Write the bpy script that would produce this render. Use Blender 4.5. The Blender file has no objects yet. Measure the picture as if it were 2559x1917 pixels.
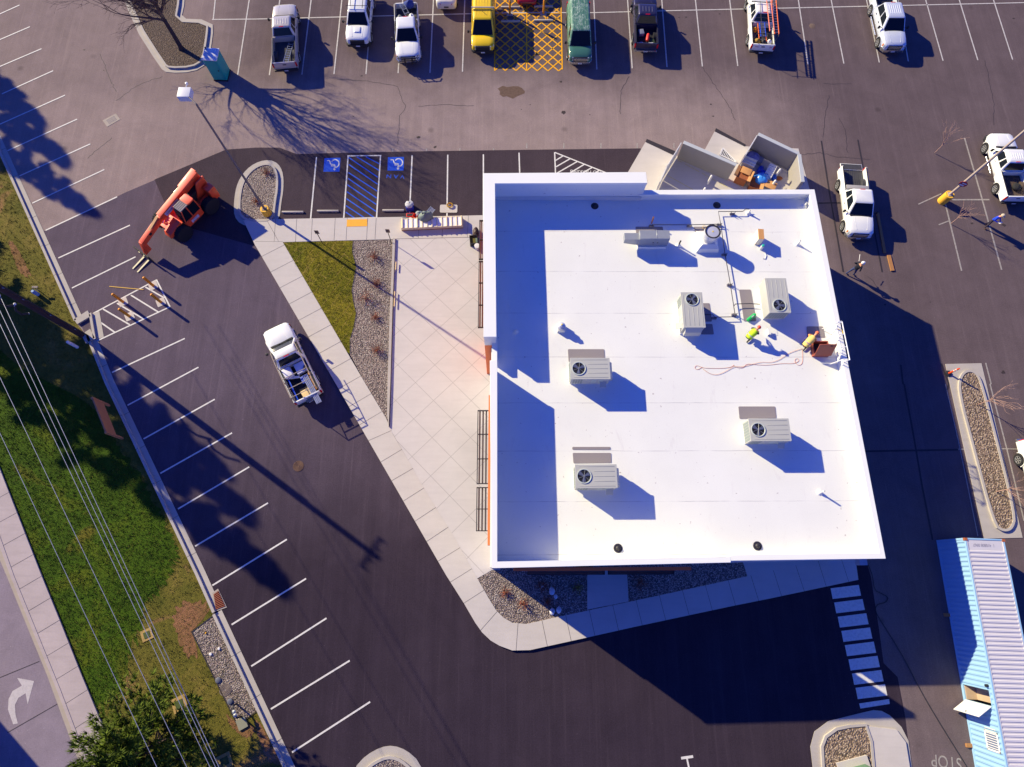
import bpy, bmesh, math, random
import numpy as np
from mathutils import Vector, Matrix
R = math.radians
sc = bpy.context.scene
col = sc.collection
rnd = random.Random(7)

# ------------------------------------------------------------------ camera: a drone 41 m up, looking down and a little north
CX, CY, FPX, H = 1279.5, 958.5, 1530.0, 41.0
_d = Vector((1258.0 - CX, -(1438.0 - CY), -FPX)).normalized()
_up = -_d
_y = (Vector((0, 1, 0)) - _up * _up[1]).normalized()
_x = _y.cross(_up)
ROT = Matrix((_x, _y, _up))                       # camera axes -> world axes
cam = bpy.data.cameras.new('drone_camera')
cam.sensor_width = 36.0
cam.lens = FPX / 2559.0 * 36.0
cam.clip_start, cam.clip_end = 0.5, 1500
co = bpy.data.objects.new('drone_camera', cam)
col.objects.link(co)
co.matrix_world = Matrix.Translation((0, 0, H)) @ ROT.to_4x4()
sc.camera = co

# ------------------------------------------------------------------ sky and sun (low winter sun from the north-west of the frame)
SUN_EL, SUN_AZ = R(25.0), R(145.0)
world = bpy.data.worlds.new('World')
sc.world = world
world.use_nodes = True
nt = world.node_tree
sky = nt.nodes.new('ShaderNodeTexSky')
sky.sky_type = 'NISHITA'
sky.sun_disc = False
sky.sun_elevation = SUN_EL
sky.sun_rotation = R(-55)
sky.ozone_density = 10
sky.dust_density = 0.3
tint = nt.nodes.new('ShaderNodeMix')               # the camera's cold white balance of the open sky
tint.data_type, tint.blend_type = 'RGBA', 'MULTIPLY'
tint.inputs[0].default_value = 1.0
tint.inputs[7].default_value = (.34, .385, 1.03, 1)
nt.links.new(sky.outputs[0], tint.inputs[6])
nt.links.new(tint.outputs[2], nt.nodes['Background'].inputs[0])
nt.nodes['Background'].inputs[1].default_value = 0.125
sun = bpy.data.lights.new('sun', 'SUN')
sun.energy, sun.angle, sun.color = 5.0, R(0.5), (1, .87, .55)
so = bpy.data.objects.new('sun', sun)
col.objects.link(so)
SD = Vector((math.cos(SUN_AZ) * math.cos(SUN_EL), math.sin(SUN_AZ) * math.cos(SUN_EL), math.sin(SUN_EL)))
so.rotation_euler = SD.to_track_quat('Z', 'Y').to_euler()
sc.view_settings.view_transform = 'Standard'
sc.view_settings.look = 'None'
sc.view_settings.exposure = 0.76
sc.view_settings.gamma = 1
sc.view_settings.use_curve_mapping = False

# ------------------------------------------------------------------ helpers
def at(px, py, z=0.0):
    """point of the place at height z that the photograph (2559 x 1917) shows at px, py"""
    w = ROT @ Vector((px - CX, -(py - CY), -FPX))
    t = (H - z) / -w.z
    return Vector((w.x * t, w.y * t, z))
def a2(px, py, z=0.0):
    v = at(px, py, z)
    return (v.x, v.y)
K = 640 / 2209.0
TX, TY = (0, 640, 1280, 1919), (0, 480, 960, 1437)
def tl(c, r, *pts):
    """points read off an enlarged tile of the photograph -> photograph pixels"""
    return [(TX[c] + x * K, TY[r] + y * K) for x, y in pts]
def px(r, g, b):
    """surface colour from how it looks in the sun"""
    f = lambda v, k: min(.85, ((v / 255 / 12.92) if v < 10.3 else ((v / 255 + .055) / 1.055) ** 2.4) / k)
    return (f(r, 1.09), f(g, 1.08), f(b, 1.22))

def tag(o, label=None, cat=None, group=None, kind=None):
    if label: o['label'] = label
    if cat: o['category'] = cat
    if group: o['group'] = group
    if kind: o['kind'] = kind
    return o
def thing(name, loc, label, cat, rz=0.0, group=None):
    o = bpy.data.objects.new(name, None)
    col.objects.link(o)
    o.empty_display_size = .2
    o.location = loc
    o.rotation_euler = (0, 0, rz)
    return tag(o, label, cat, group)
def kids(o): return [c for c in col.objects if c.parent == o]
def copy_tree(o, parent=None):
    c = o.copy()
    col.objects.link(c)
    c.parent = parent
    for ch in kids(o): copy_tree(ch, c)
    return c
def dup(o, loc, rz=0.0, label=None):
    c = copy_tree(o)
    c.location = loc
    c.rotation_euler = (0, 0, rz)
    if label: c['label'] = label
    return c

class MB:
    """collects shapes and links them as one mesh object"""
    def __init__(s): s.v, s.f, s.mi, s.m = [], [], [], 0
    def add(s, vs, fs):
        n = len(s.v)
        s.v += [tuple(v) for v in vs]
        s.f += [[i + n for i in f] for f in fs]
        s.mi += [s.m] * len(fs)
        return s
    def hexa(s, p):     # 8 points: bottom 4, top 4
        return s.add(p, [(3, 2, 1, 0), (4, 5, 6, 7), (0, 1, 5, 4), (1, 2, 6, 5), (2, 3, 7, 6), (3, 0, 4, 7)])
    def box(s, x0, y0, z0, x1, y1, z1):
        return s.hexa([(x0, y0, z0), (x1, y0, z0), (x1, y1, z0), (x0, y1, z0), (x0, y0, z1), (x1, y0, z1), (x1, y1, z1), (x0, y1, z1)])
    def bar(s, p, q, w, h, up=(0, 0, 1)):
        p, q = Vector(p), Vector(q)
        d = (q - p).normalized()
        u = Vector(up)
        sd = d.cross(u)
        if sd.length < 1e-5: sd = d.cross(Vector((1, 0, 0)))
        sd.normalize()
        u = sd.cross(d)
        a, b = sd * w / 2, u * h / 2
        return s.hexa([p - a - b, p + a - b, q + a - b, q - a - b, p - a + b, p + a + b, q + a + b, q - a + b])
    def prism(s, pts, z0, z1):
        pts = [tuple(p[:2]) for p in pts]
        ar = sum(pts[i][0] * pts[(i + 1) % len(pts)][1] - pts[(i + 1) % len(pts)][0] * pts[i][1] for i in range(len(pts)))
        if ar < 0: pts = pts[::-1]
        n = len(pts)
        return s.add([(x, y, z0) for x, y in pts] + [(x, y, z1) for x, y in pts],
                     [list(range(n))[::-1], list(range(n, 2 * n))] + [(i, (i + 1) % n, n + (i + 1) % n, n + i) for i in range(n)])
    def poly(s, pts): return s.add(pts, [list(range(len(pts)))])
    def sheet(s, pts, z):
        pts = [tuple(p[:2]) for p in pts]
        ar = sum(pts[i][0] * pts[(i + 1) % len(pts)][1] - pts[(i + 1) % len(pts)][0] * pts[i][1] for i in range(len(pts)))
        if ar < 0: pts = pts[::-1]
        return s.poly([(x, y, z) for x, y in pts])
    def rings(s, rs, closed=True, caps=True):
        n = len(rs[0])
        vs = [p for r in rs for p in r]
        fs = []
        for k in range(len(rs) - 1):
            for i in range(n if closed else n - 1):
                j = (i + 1) % n
                fs.append((k * n + i, k * n + j, (k + 1) * n + j, (k + 1) * n + i))
        if caps: fs += [list(range(n))[::-1], [(len(rs) - 1) * n + i for i in range(n)]]
        return s.add(vs, fs)
    def tube(s, pts, r, n=6, caps=True):
        pts = [Vector(p) for p in pts]
        rr = r if isinstance(r, (list, tuple)) else [r] * len(pts)
        rs = []
        ref = None
        for i, p in enumerate(pts):
            d = (pts[min(i + 1, len(pts) - 1)] - pts[max(i - 1, 0)]).normalized()
            if ref is None: ref = Vector((0, 0, 1)) if abs(d.z) < .9 else Vector((1, 0, 0))
            a = d.cross(ref).normalized()
            b = a.cross(d)
            ref = b
            rs.append([p + (a * math.cos(t) + b * math.sin(t)) * rr[i] for t in (2 * math.pi * k / n for k in range(n))])
        return s.rings(rs, True, caps)
    def lathe(s, c, prof, n=20):
        c = Vector(c)
        return s.rings([[c + Vector((r * math.cos(2 * math.pi * k / n), r * math.sin(2 * math.pi * k / n), z)) for k in range(n)] for r, z in prof])
    def ball(s, c, r, n=8, sx=1, sy=1, sz=1):
        c = Vector(c)
        rs = []
        for k in range(n + 1):
            t = math.pi * k / n
            q = max(math.sin(t), .02)
            rs.append([c + Vector((r * sx * q * math.cos(2 * math.pi * i / (n * 2)), r * sy * q * math.sin(2 * math.pi * i / (n * 2)), -r * sz * math.cos(t))) for i in range(n * 2)])
        return s.rings(rs)
    def strip(s, p, q, w, z):
        p, q = Vector(p[:2]), Vector(q[:2])
        d = (q - p).normalized() * w / 2
        n = Vector((-d.y, d.x))
        s.k = (getattr(s, 'k', 0) + 1) % 9
        return s.sheet([p + n, p - n, q - n, q + n], z + s.k * .0003)
    def path(s, pts, w, z):
        for a, b in zip(pts, pts[1:]): s.strip(a, b, w, z)
        return s
    def build(s, name, mat, parent=None, bevel=0.0, smooth=None, seg=2):
        me = bpy.data.meshes.new(name)
        me.from_pydata(s.v, [], s.f)
        for m in (mat if isinstance(mat, (list, tuple)) else [mat]): me.materials.append(m)
        me.polygons.foreach_set('material_index', s.mi)
        if bevel or smooth:
            bm = bmesh.new()
            bm.from_mesh(me)
            bmesh.ops.recalc_face_normals(bm, faces=bm.faces)
            if bevel:
                es = [e for e in bm.edges if len(e.link_faces) == 2 and e.calc_face_angle(0) > R(28)]
                bmesh.ops.bevel(bm, geom=es, offset=bevel, offset_type='OFFSET', segments=seg, profile=.6, affect='EDGES', clamp_overlap=True)
            for f in bm.faces: f.smooth = True
            lim = R(smooth or 40)
            for e in bm.edges: e.smooth = len(e.link_faces) == 2 and e.calc_face_angle(0) < lim
            bm.to_mesh(me)
            bm.free()
        me.update()
        o = bpy.data.objects.new(name, me)
        col.objects.link(o)
        o.parent = parent
        return o
def offset(pts, d):
    """polyline moved sideways by d (left of travel is positive)"""
    out = []
    for i, p in enumerate(pts):
        p = Vector(p[:2])
        a = (p - Vector(pts[i - 1][:2])).normalized() if i else None
        b = (Vector(pts[i + 1][:2]) - p).normalized() if i < len(pts) - 1 else None
        a, b = a or b, b or a
        n = Vector((-(a.y + b.y), a.x + b.x)).normalized()
        k = max(.4, n.dot(Vector((-a.y, a.x))))
        out.append((p.x + n.x * d / k, p.y + n.y * d / k))
    return out
def smooth_poly(pts, it=2, closed=True):
    for _ in range(it):
        n = len(pts)
        new = []
        for i in range(n if closed else n - 1):
            p, q = pts[i], pts[(i + 1) % n]
            new += [(p[0] * .75 + q[0] * .25, p[1] * .75 + q[1] * .25), (p[0] * .25 + q[0] * .75, p[1] * .25 + q[1] * .75)]
        pts = new if closed else [pts[0]] + new + [pts[-1]]
    return pts
def inside(p, poly):
    c = False
    for i in range(len(poly)):
        x1, y1 = poly[i][:2]
        x2, y2 = poly[i - 1][:2]
        if (y1 > p[1]) != (y2 > p[1]) and p[0] < (x2 - x1) * (p[1] - y1) / (y2 - y1) + x1: c = not c
    return c
def struct(mb, name, mat, **k): return tag(mb.build(name, mat, **k), kind='structure')
def stuff(mb, name, mat, label, **k): return tag(mb.build(name, mat, **k), label, name.replace('_', ' '), kind='stuff')

# ------------------------------------------------------------------ materials
class N:
    def __init__(s, name):
        s.mat = bpy.data.materials.new(name)
        s.mat.use_nodes = True
        s.t = s.mat.node_tree
        s.b = s.t.nodes['Principled BSDF']
    def n(s, typ, **k):
        nd = s.t.nodes.new('ShaderNode' + typ)
        for a, v in k.items(): setattr(nd, a, v)
        return nd
    def put(s, sock, v):
        if isinstance(v, bpy.types.NodeSocket): s.t.links.new(v, sock)
        elif isinstance(v, (tuple, list)) and len(v) == 3 and sock.type == 'RGBA': sock.default_value = (*v, 1)
        else: sock.default_value = v
    def pos(s, obj=False):
        return s.n('TexCoord').outputs['Object'] if obj else s.n('NewGeometry').outputs['Position']
    def mapped(s, vec, rz=0.0, sc_=(1, 1, 1)):
        m = s.n('Mapping')
        m.inputs['Rotation'].default_value = (0, 0, rz)
        m.inputs['Scale'].default_value = sc_
        s.put(m.inputs['Vector'], vec)
        return m.outputs[0]
    def noise(s, vec, scale, detail=4, rough=.55, dist=0):
        t = s.n('TexNoise')
        s.put(t.inputs['Vector'], vec)
        t.inputs['Scale'].default_value, t.inputs['Detail'].default_value = scale, detail
        t.inputs['Roughness'].default_value, t.inputs['Distortion'].default_value = rough, dist
        return t.outputs[0]
    def ramp(s, f, *stops):
        r = s.n('ValToRGB')
        while len(r.color_ramp.elements) < len(stops): r.color_ramp.elements.new(.5)
        for e, (p, c) in zip(r.color_ramp.elements, stops):
            e.position = p
            e.color = (*c, 1) if isinstance(c, (tuple, list)) else (c, c, c, 1)
        s.put(r.inputs[0], f)
        return r.outputs[0]
    def mix(s, f, a, b, mode='MIX'):
        m = s.n('Mix', data_type='RGBA', blend_type=mode)
        s.put(m.inputs[0], f)
        s.put(m.inputs[6], a)
        s.put(m.inputs[7], b)
        return m.outputs[2]
    def math(s, op, a, b=0.0, c=0.0):
        m = s.n('Math', operation=op)
        for i, v in enumerate((a, b, c)): s.put(m.inputs[i], v)
        return m.outputs[0]
    def _sm(s, v, a, b):
        m = s.n('MapRange', interpolation_type='SMOOTHSTEP')
        s.put(m.inputs[0], v)
        m.inputs[1].default_value, m.inputs[2].default_value = min(a, b), max(a, b)
        m.inputs[3].default_value, m.inputs[4].default_value = (0, 1) if a < b else (1, 0)
        return m.outputs[0]
    def bump(s, h, strength=.3, dist=.02):
        b = s.n('Bump')
        b.inputs['Strength'].default_value, b.inputs['Distance'].default_value = strength, dist
        s.put(b.inputs['Height'], h)
        s.put(s.b.inputs['Normal'], b.outputs[0])
    def done(s, color, rough=.7, metal=0.0, spec=.4):
        s.put(s.b.inputs['Base Color'], color)
        s.put(s.b.inputs['Roughness'], rough)
        s.b.inputs['Metallic'].default_value = metal
        s.b.inputs['Specular IOR Level'].default_value = spec
        return s.mat
def sc3(c, k): return tuple(min(.9, v * k) for v in c)
_mc = {}
def M(name, c, rough=.6, metal=0.0, var=.12, scale=3.0, bump=0.0, coat=0.0, spec=.4):
    if name in _mc: return _mc[name]
    s = N(name)
    nz = s.noise(s.pos(True), scale, 5, .6)
    s.done(s.mix(nz, sc3(c, 1 - var), sc3(c, 1 + var)), rough, metal, spec)
    if coat: s.b.inputs['Coat Weight'].default_value, s.b.inputs['Coat Roughness'].default_value = coat, .06
    if bump: s.bump(s.noise(s.pos(True), scale * 6, 3), bump, .01)
    _mc[name] = s.mat
    return s.mat
def asphalt(name, base, patch, streak_rot, streak=.25, grain=.25, spots=True, dark=None, lane=None):
    s = N(name)
    p = s.pos()
    if dark:                                  # the newer paving runs darker towards the south, with a ragged change
        sep = s.n('SeparateXYZ')
        s.put(sep.inputs[0], p)
        v = s.math('ADD', s.math('MULTIPLY', s.math('ADD', s.math('ADD', sep.outputs[1], s.math('MULTIPLY', sep.outputs[0], -.25)), -3.0), 1 / 16), s.math('MULTIPLY', s.math('SUBTRACT', s.noise(p, .12, 5, .65), .5), .7))
        f = s.ramp(v, (.05, 1.0), (.95, 0.0))
        base, patch = s.mix(f, base, dark[0]), s.mix(f, patch, dark[1])
    if lane:                                  # worn drive lanes are paler than the stalls and the east side
        sep = s.n('SeparateXYZ')
        s.put(sep.inputs[0], p)
        wob = s.math('MULTIPLY', s.math('SUBTRACT', s.noise(p, .11, 5, .65), .5), 9.0)
        y, x = s.math('ADD', sep.outputs[1], wob), s.math('ADD', sep.outputs[0], wob)
        f = s.math('MULTIPLY', s._sm(y, 43, 35), s._sm(x, 30, 13))
        f = s.math('MAXIMUM', f, s.math('MULTIPLY', s._sm(x, -19, -27), .75))
        base, patch = s.mix(f, base, lane[0]), s.mix(f, patch, lane[1])
    K = lambda c, k: s.mix(1.0, c, (k, k, k), 'MULTIPLY')
    big = s.mix(s.ramp(s.noise(p, .09, 6, .68), (.36, 0.0), (.66, 1.0)), base, patch)
    mid = s.ramp(s.noise(p, .55, 6, .7, .5), (.3, 0.0), (.7, 1.0))
    c = s.mix(.42, big, s.mix(mid, K(base, .62), K(base, 1.42)))
    st = s.ramp(s.noise(s.mapped(p, streak_rot, (1.1, .05, 1)), 1.0, 6, .7, .15), (.38, .0), (.72, 1.0))
    c = s.mix(s.math('MULTIPLY', st, streak), c, K(base, .55))
    st2 = s.ramp(s.noise(s.mapped(p, streak_rot + .16, (2.6, .07, 1)), 1.3, 6, .72, .2), (.54, .0), (.74, 1.0))
    c = s.mix(s.math('MULTIPLY', st2, streak * .8), c, K(patch, 1.45))
    scr = s.ramp(s.noise(s.mapped(p, streak_rot - .5, (7, .22, 1)), 1.0, 3, .6, .4), (.68, .0), (.74, 1.0))
    c = s.mix(s.math('MULTIPLY', scr, streak * .7), c, K(patch, 1.7))
    g = s.noise(p, 13, 3, .8)
    c = s.mix(grain, c, s.mix(s.ramp(g, (.25, 0.0), (.75, 1.0)), K(base, .1), K(base, 2.2)))
    sp2 = s.ramp(s.noise(p, 9, 1, .5), (.76, 0.0), (.8, .5))
    c = s.mix(sp2, c, K(patch, 2.0))
    if spots:
        v = s.n('TexVoronoi')
        s.put(v.inputs['Vector'], s.mix(.1, p, s.n('TexNoise').outputs[1]))
        v.inputs['Scale'].default_value = .3
        sp = s.ramp(v.outputs['Distance'], (.03, 1.0), (.09, 0.0))
        c = s.mix(s.math('MULTIPLY', sp, .4), c, K(base, .3))
    s.bump(g, .35, .012)
    return s.done(c, .9, 0, .05)
OLD = asphalt('weathered asphalt', px(98, 85, 92), px(112, 98, 104), R(80), .38, .22, True, None, (px(146, 129, 132), px(162, 144, 140)))
NEW = asphalt('fresh asphalt', px(92, 81, 98), px(112, 98, 112), R(-27), .5, .25, False, (px(55, 46, 60), px(70, 60, 71)))
STALLA = asphalt('stall asphalt', px(66, 56, 66), px(86, 74, 84), R(5), .35, .35, False)
STREET = asphalt('street asphalt', px(136, 124, 142), px(150, 138, 152), R(-25), .2, .15, False)

def concrete(name, c, dirt=.16, scale=1.0, grid=None):
    s = N(name)
    p = s.pos()
    k = s.mix(s.noise(p, .5 * scale, 6, .65, .3), sc3(c, 1 - dirt), sc3(c, 1 + dirt * .7))
    st = s.ramp(s.noise(s.mapped(p, R(30), (.5, 4, 1)), .9, 4, .6), (.45, 0.0), (.8, 1.0))
    k = s.mix(s.math('MULTIPLY', st, dirt * 1.2), k, sc3(c, .6))
    g = s.noise(p, 22, 2)
    k = s.mix(.12, k, s.mix(g, sc3(c, .5), sc3(c, 1.4)))
    if grid:      # saw-cut joints on a square grid: origin x, y, angle, spacing, width
        ox, oy, an, sp, w = grid
        sep = s.n('SeparateXYZ')
        m = s.n('Mapping', vector_type='TEXTURE')
        m.inputs['Location'].default_value = (ox, oy, 0)
        m.inputs['Rotation'].default_value = (0, 0, an)
        m.inputs['Scale'].default_value = (sp, sp, 1)
        s.put(m.inputs['Vector'], p)
        s.put(sep.inputs[0], m.outputs[0])
        ln = None
        for i in (0, 1):
            d = s.math('ABSOLUTE', s.math('SUBTRACT', s.math('FRACT', s.math('ADD', sep.outputs[i], 50.5)), .5))
            e = s.math('LESS_THAN', d, w / sp)
            ln = e if ln is None else s.math('MAXIMUM', ln, e)
        k = s.mix(s.math('MULTIPLY', ln, .42), k, sc3(c, .25))
    s.bump(g, .1, .01)
    return s.done(k, .85, 0, .3)
CONC = concrete('pale concrete', px(204, 196, 196))
KERBC = concrete('kerb concrete', px(186, 178, 176), .22)
OLDC = concrete('aged concrete', px(176, 164, 158), .22)
STREETWALK = concrete('stained concrete', px(186, 172, 178), .34)
JOINT = M('dark joint line', px(70, 64, 66), .9)  # dark colour of the joints in walks and kerbs
g0 = at(1080.4, 1094.7); g1 = at(1129.6, 1048.3)
gd = g1 - g0
PLAZA = concrete('plaza concrete', px(206, 199, 203), .16, 1.0, (g0.x, g0.y, math.atan2(gd.y, gd.x), gd.length, .018))

def gravel(name, cols, scale=13.0):
    s = N(name)
    p = s.pos()
    v = s.n('TexVoronoi')
    s.put(v.inputs['Vector'], p)
    v.inputs['Scale'].default_value = scale
    sep = s.n('SeparateColor')
    s.put(sep.inputs[0], v.outputs['Color'])
    c = s.ramp(sep.outputs[0], *[(i / (len(cols) - 1), q) for i, q in enumerate(cols)])
    c = s.mix(s.ramp(v.outputs['Distance'], (.38, 0.0), (.62, .85)), c, sc3(cols[0], .25))
    c = s.mix(s.noise(p, .8, 4), c, s.mix(.5, c, sc3(cols[1], .8)))
    s.bump(s.math('SUBTRACT', 1.0, v.outputs['Distance']), 1.0, .05)
    return s.done(c, .85, 0, .3)
GRAV = gravel('river gravel', [px(92, 82, 84), px(150, 134, 134), px(196, 180, 172), px(168, 142, 138), px(224, 214, 208)])
GRAV2 = gravel('tan gravel', [px(100, 84, 76), px(176, 150, 130), px(206, 184, 160), px(150, 124, 112), px(226, 206, 184)], 10.0)
MULCH = gravel('brown bark mulch', [px(58, 44, 42), px(104, 84, 78), px(128, 104, 84), px(86, 66, 62), px(150, 132, 118)], 13.0)

def grass(name, deep, mid, dry, dirt, seams=False):
    s = N(name)
    p = s.pos()
    k = s.ramp(s.noise(p, .35, 6, .68, .5), (.35, deep), (.52, mid), (.66, dry))
    k = s.mix(s.ramp(s.noise(p, 5, 4, .7), (.35, .6), (.65, 0.0)), k, sc3(deep, .45))
    k = s.mix(s.ramp(s.noise(p, .22, 5, .6, .7), (.6, 0.0), (.68, .9)), k, dirt)
    k = s.mix(.3, k, s.mix(s.noise(p, 26, 2, .8), sc3(deep, .2), sc3(dry, 1.5)))
    if seams:
        br = s.n('TexBrick')
        s.put(br.inputs['Vector'], s.mapped(p, R(-59), (1, 1, 1)))
        br.inputs['Scale'].default_value = 1.0
        br.inputs['Mortar Size'].default_value = .035
        br.inputs['Mortar Smooth'].default_value = .8
        br.inputs['Brick Width'].default_value = 1.5
        br.inputs['Row Height'].default_value = .55
        nz = s.noise(p, 1.2, 3)
        k = s.mix(s.math('MULTIPLY', br.outputs['Fac'], s.ramp(nz, (.35, .15), (.65, .8))), k, dirt)
    s.bump(s.noise(p, 14, 3, .7), .8, .06)
    return s.done(k, .9, 0, .15)
LAWN = grass('rich lawn', px(36, 76, 4), px(60, 98, 10), px(98, 110, 20), px(120, 106, 40))
TURF = grass('patchy turf', px(66, 82, 14), px(108, 104, 36), px(146, 126, 66), px(156, 112, 82))
SOD = grass('new sod', px(94, 104, 16), px(128, 122, 22), px(152, 136, 44), px(168, 138, 84), True)

def paint(name, c, worn=.25, rough=.7):
    s = N(name)
    p = s.pos()
    w = s.ramp(s.noise(p, 6, 5, .75), (.3, sc3(c, 1 - worn)), (.55, c))
    return s.done(s.mix(s.ramp(s.noise(p, 30, 2, .8), (.25, worn), (.4, 0.0)), w, sc3(c, .4)), rough, 0, .3)
WHITE = paint('white road paint', px(226, 222, 224))
FADED = paint('faded road paint', px(168, 160, 158), .4)
YELLOW = paint('yellow road paint', px(250, 176, 20), .2)
BLUEP = paint('blue road paint', px(24, 90, 222), .15)
BLACKP = paint('black sealer', px(70, 62, 68), .3)
SEAL = paint('dark crack sealer', px(58, 52, 60), .3)
# ------------------------------------------------------------------ ground, roads, walks
def W(pts, z=0.0): return [a2(x, y, z) for x, y in pts]
struct(MB().sheet([(-260, -220), (260, -220), (260, 260), (-260, 260)], 0), 'ground', OLD)

new_edge = [(95, 585), (316, 480), (565, 374), (640, 369), (698, 369), (741, 385), (1000, 379), (1280, 375), (1601, 371), (1585, 440)]
struct(MB().sheet(W(new_edge + [(1580, 520), (1700, 560), (2090, 1000), (2165, 1400), (2176, 1440), (2197, 1575), (2208, 1657), (2243, 1692), (2247, 1712), (2262, 1790), (2268, 1840), (2280, 2060), (780, 2060), (492, 1440), (265, 960), (215, 840)]), .004),
       'new_asphalt', NEW)
struct(MB().sheet(W([(386, 449), (411, 506), (440, 560), (640, 616), (1300, 600), (1640, 500), (1601, 371), (1280, 375), (1000, 379), (741, 385), (698, 369), (640, 369), (565, 374)]), .008), 'stall_asphalt', STALLA)

# grass strip between the street and the lot
kerb_a = W([(-60, 250), (43, 480), (188, 804)])
kerb_b = W([(218, 842), (265, 960), (492, 1440), (533, 1532)])
kerb_c = W([(533, 1537), (709, 1917), (790, 2090)])
lawn = [(-400, 300), (-60, 250), (43, 480), (188, 804), (215, 838), (265, 960), (492, 1440), (533, 1535), (709, 1917), (790, 2090), (320, 2090), (285, 1917), (275, 1851), (203, 1678), (157, 1562), (106, 1437), (0, 1166), (-320, 420)]
struct(MB().sheet(W(lawn), .015), 'lawn', TURF)
rich = [(-330, 500), (-120, 740), (20, 900), (110, 950), (235, 1010), (330, 1150), (420, 1300), (455, 1390), (430, 1440), (380, 1500), (350, 1580), (320, 1680), (300, 1780), (235, 1790), (203, 1678), (157, 1562), (106, 1437), (0, 1166)]
rw = W(smooth_poly(rich, 4))
cm = sum((Vector(p) for p in rw), Vector((0, 0))) / len(rw)
struct(MB().sheet([tuple(cm + (Vector(p) - cm) * (rnd.uniform(.93, 1.03) if inside(p, W(lawn)) else 1.0)) if p[0] > cm.x else p for p in rw], .019), 'watered_lawn', LAWN)
dirtpatch = grass('bare red soil', px(110, 92, 44), px(150, 108, 80), px(164, 116, 88), px(172, 122, 96))
dp = MB()
for pts in (tl(0, 3, (1500, 290), (1640, 210), (1800, 230), (1800, 330), (1690, 450), (1650, 480), (1720, 690), (1640, 730), (1560, 610), (1500, 430)),
            tl(0, 3, (1940, 1170), (2010, 1260), (2150, 1280), (2240, 1330), (2120, 1420), (1990, 1320)),
            tl(1, 3, (-20, 1200), (70, 1330), (200, 1600), (240, 1660), (120, 1640), (20, 1420)),
            tl(0, 1, (60, 380), (150, 470), (230, 640), (280, 720), (190, 740), (110, 560))):
    w8 = W(smooth_poly(pts, 3))
    cm = sum((Vector(p) for p in w8), Vector((0, 0))) / len(w8)
    dp.sheet([tuple(cm + (Vector(p) - cm) * rnd.uniform(.86, 1.12)) for p in w8], .023)
struct(dp, 'bare_soil', dirtpatch)

# street on the far side of the lawn, its gutter, kerb and pavement
walk_in = W([(-330, 390), (0, 1166), (106, 1437), (157, 1562), (203, 1678), (275, 1851), (300, 1917), (360, 2090)])
walk_out = W([(-420, 480), (0, 1330), (38, 1437), (154, 1721), (220, 1895), (290, 2090)])
kerb_in = W([(-430, 485), (-8, 1335), (30, 1440), (146, 1724), (212, 1898), (282, 2090)])
gut = W([(-450, 500), (-22, 1345), (17, 1437), (120, 1690), (203, 1917), (265, 2090)])
st_ = MB().sheet(gut + [(-120, gut[-1][1]), (-120, 60)], .006)
struct(st_, 'street', STREET)
struct(MB().sheet(gut + kerb_in[::-1], .05), 'gutter', OLDC)
struct(MB().prism(kerb_in + walk_out[::-1], 0, .14), 'street_kerb', STREETWALK)
w_ = MB().prism(walk_out + walk_in[::-1], 0, .12)
w_.m = 1
def joints(mb, a, b, step, z, w=.02, first=.3):
    """thin joints across a walk between its two edges, every step metres along edge a"""
    A, B = [Vector(p) for p in a], [Vector(p) for p in b]
    d = first
    for i in range(len(A) - 1):
        seg = (A[i + 1] - A[i])
        L = seg.length
        u = seg / L
        n = Vector((-u.y, u.x))
        while d < L:
            p = A[i] + u * d
            best = None
            for j in range(len(B) - 1):
                e = B[j + 1] - B[j]
                den = n.x * e.y - n.y * e.x
                if abs(den) < 1e-6: continue
                t = ((B[j].x - p.x) * e.y - (B[j].y - p.y) * e.x) / den
                s_ = ((B[j].x - p.x) * n.y - (B[j].y - p.y) * n.x) / den
                if -.01 <= s_ <= 1.01 and abs(t) < 4 and (best is None or abs(t) < abs(best)): best = t
            if best is not None: mb.strip(p, p + n * best, w, z)
            d += step
        d -= L
joints(w_, walk_in, walk_out, 1.55, .124)
struct(w_, 'street_pavement', [STREETWALK, JOINT])
arrow = tl(0, 3, (115, 1288), (70, 1160), (75, 1070), (110, 1000), (190, 955), (150, 888), (295, 915), (240, 1115), (222, 1020), (160, 1060), (130, 1120), (135, 1200), (155, 1280))
struct(MB().sheet(W(arrow), .012), 'road_arrow', paint('pale road paint', px(196, 188, 198), .2))
stl = MB()
for a, b in (((65, 1360), (500, 1110)), ((0, 885), (340, 745))): stl.strip(*W(tl(0, 3, a, b)), .04, .012)
struct(stl, 'street_joints', SEAL)

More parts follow.
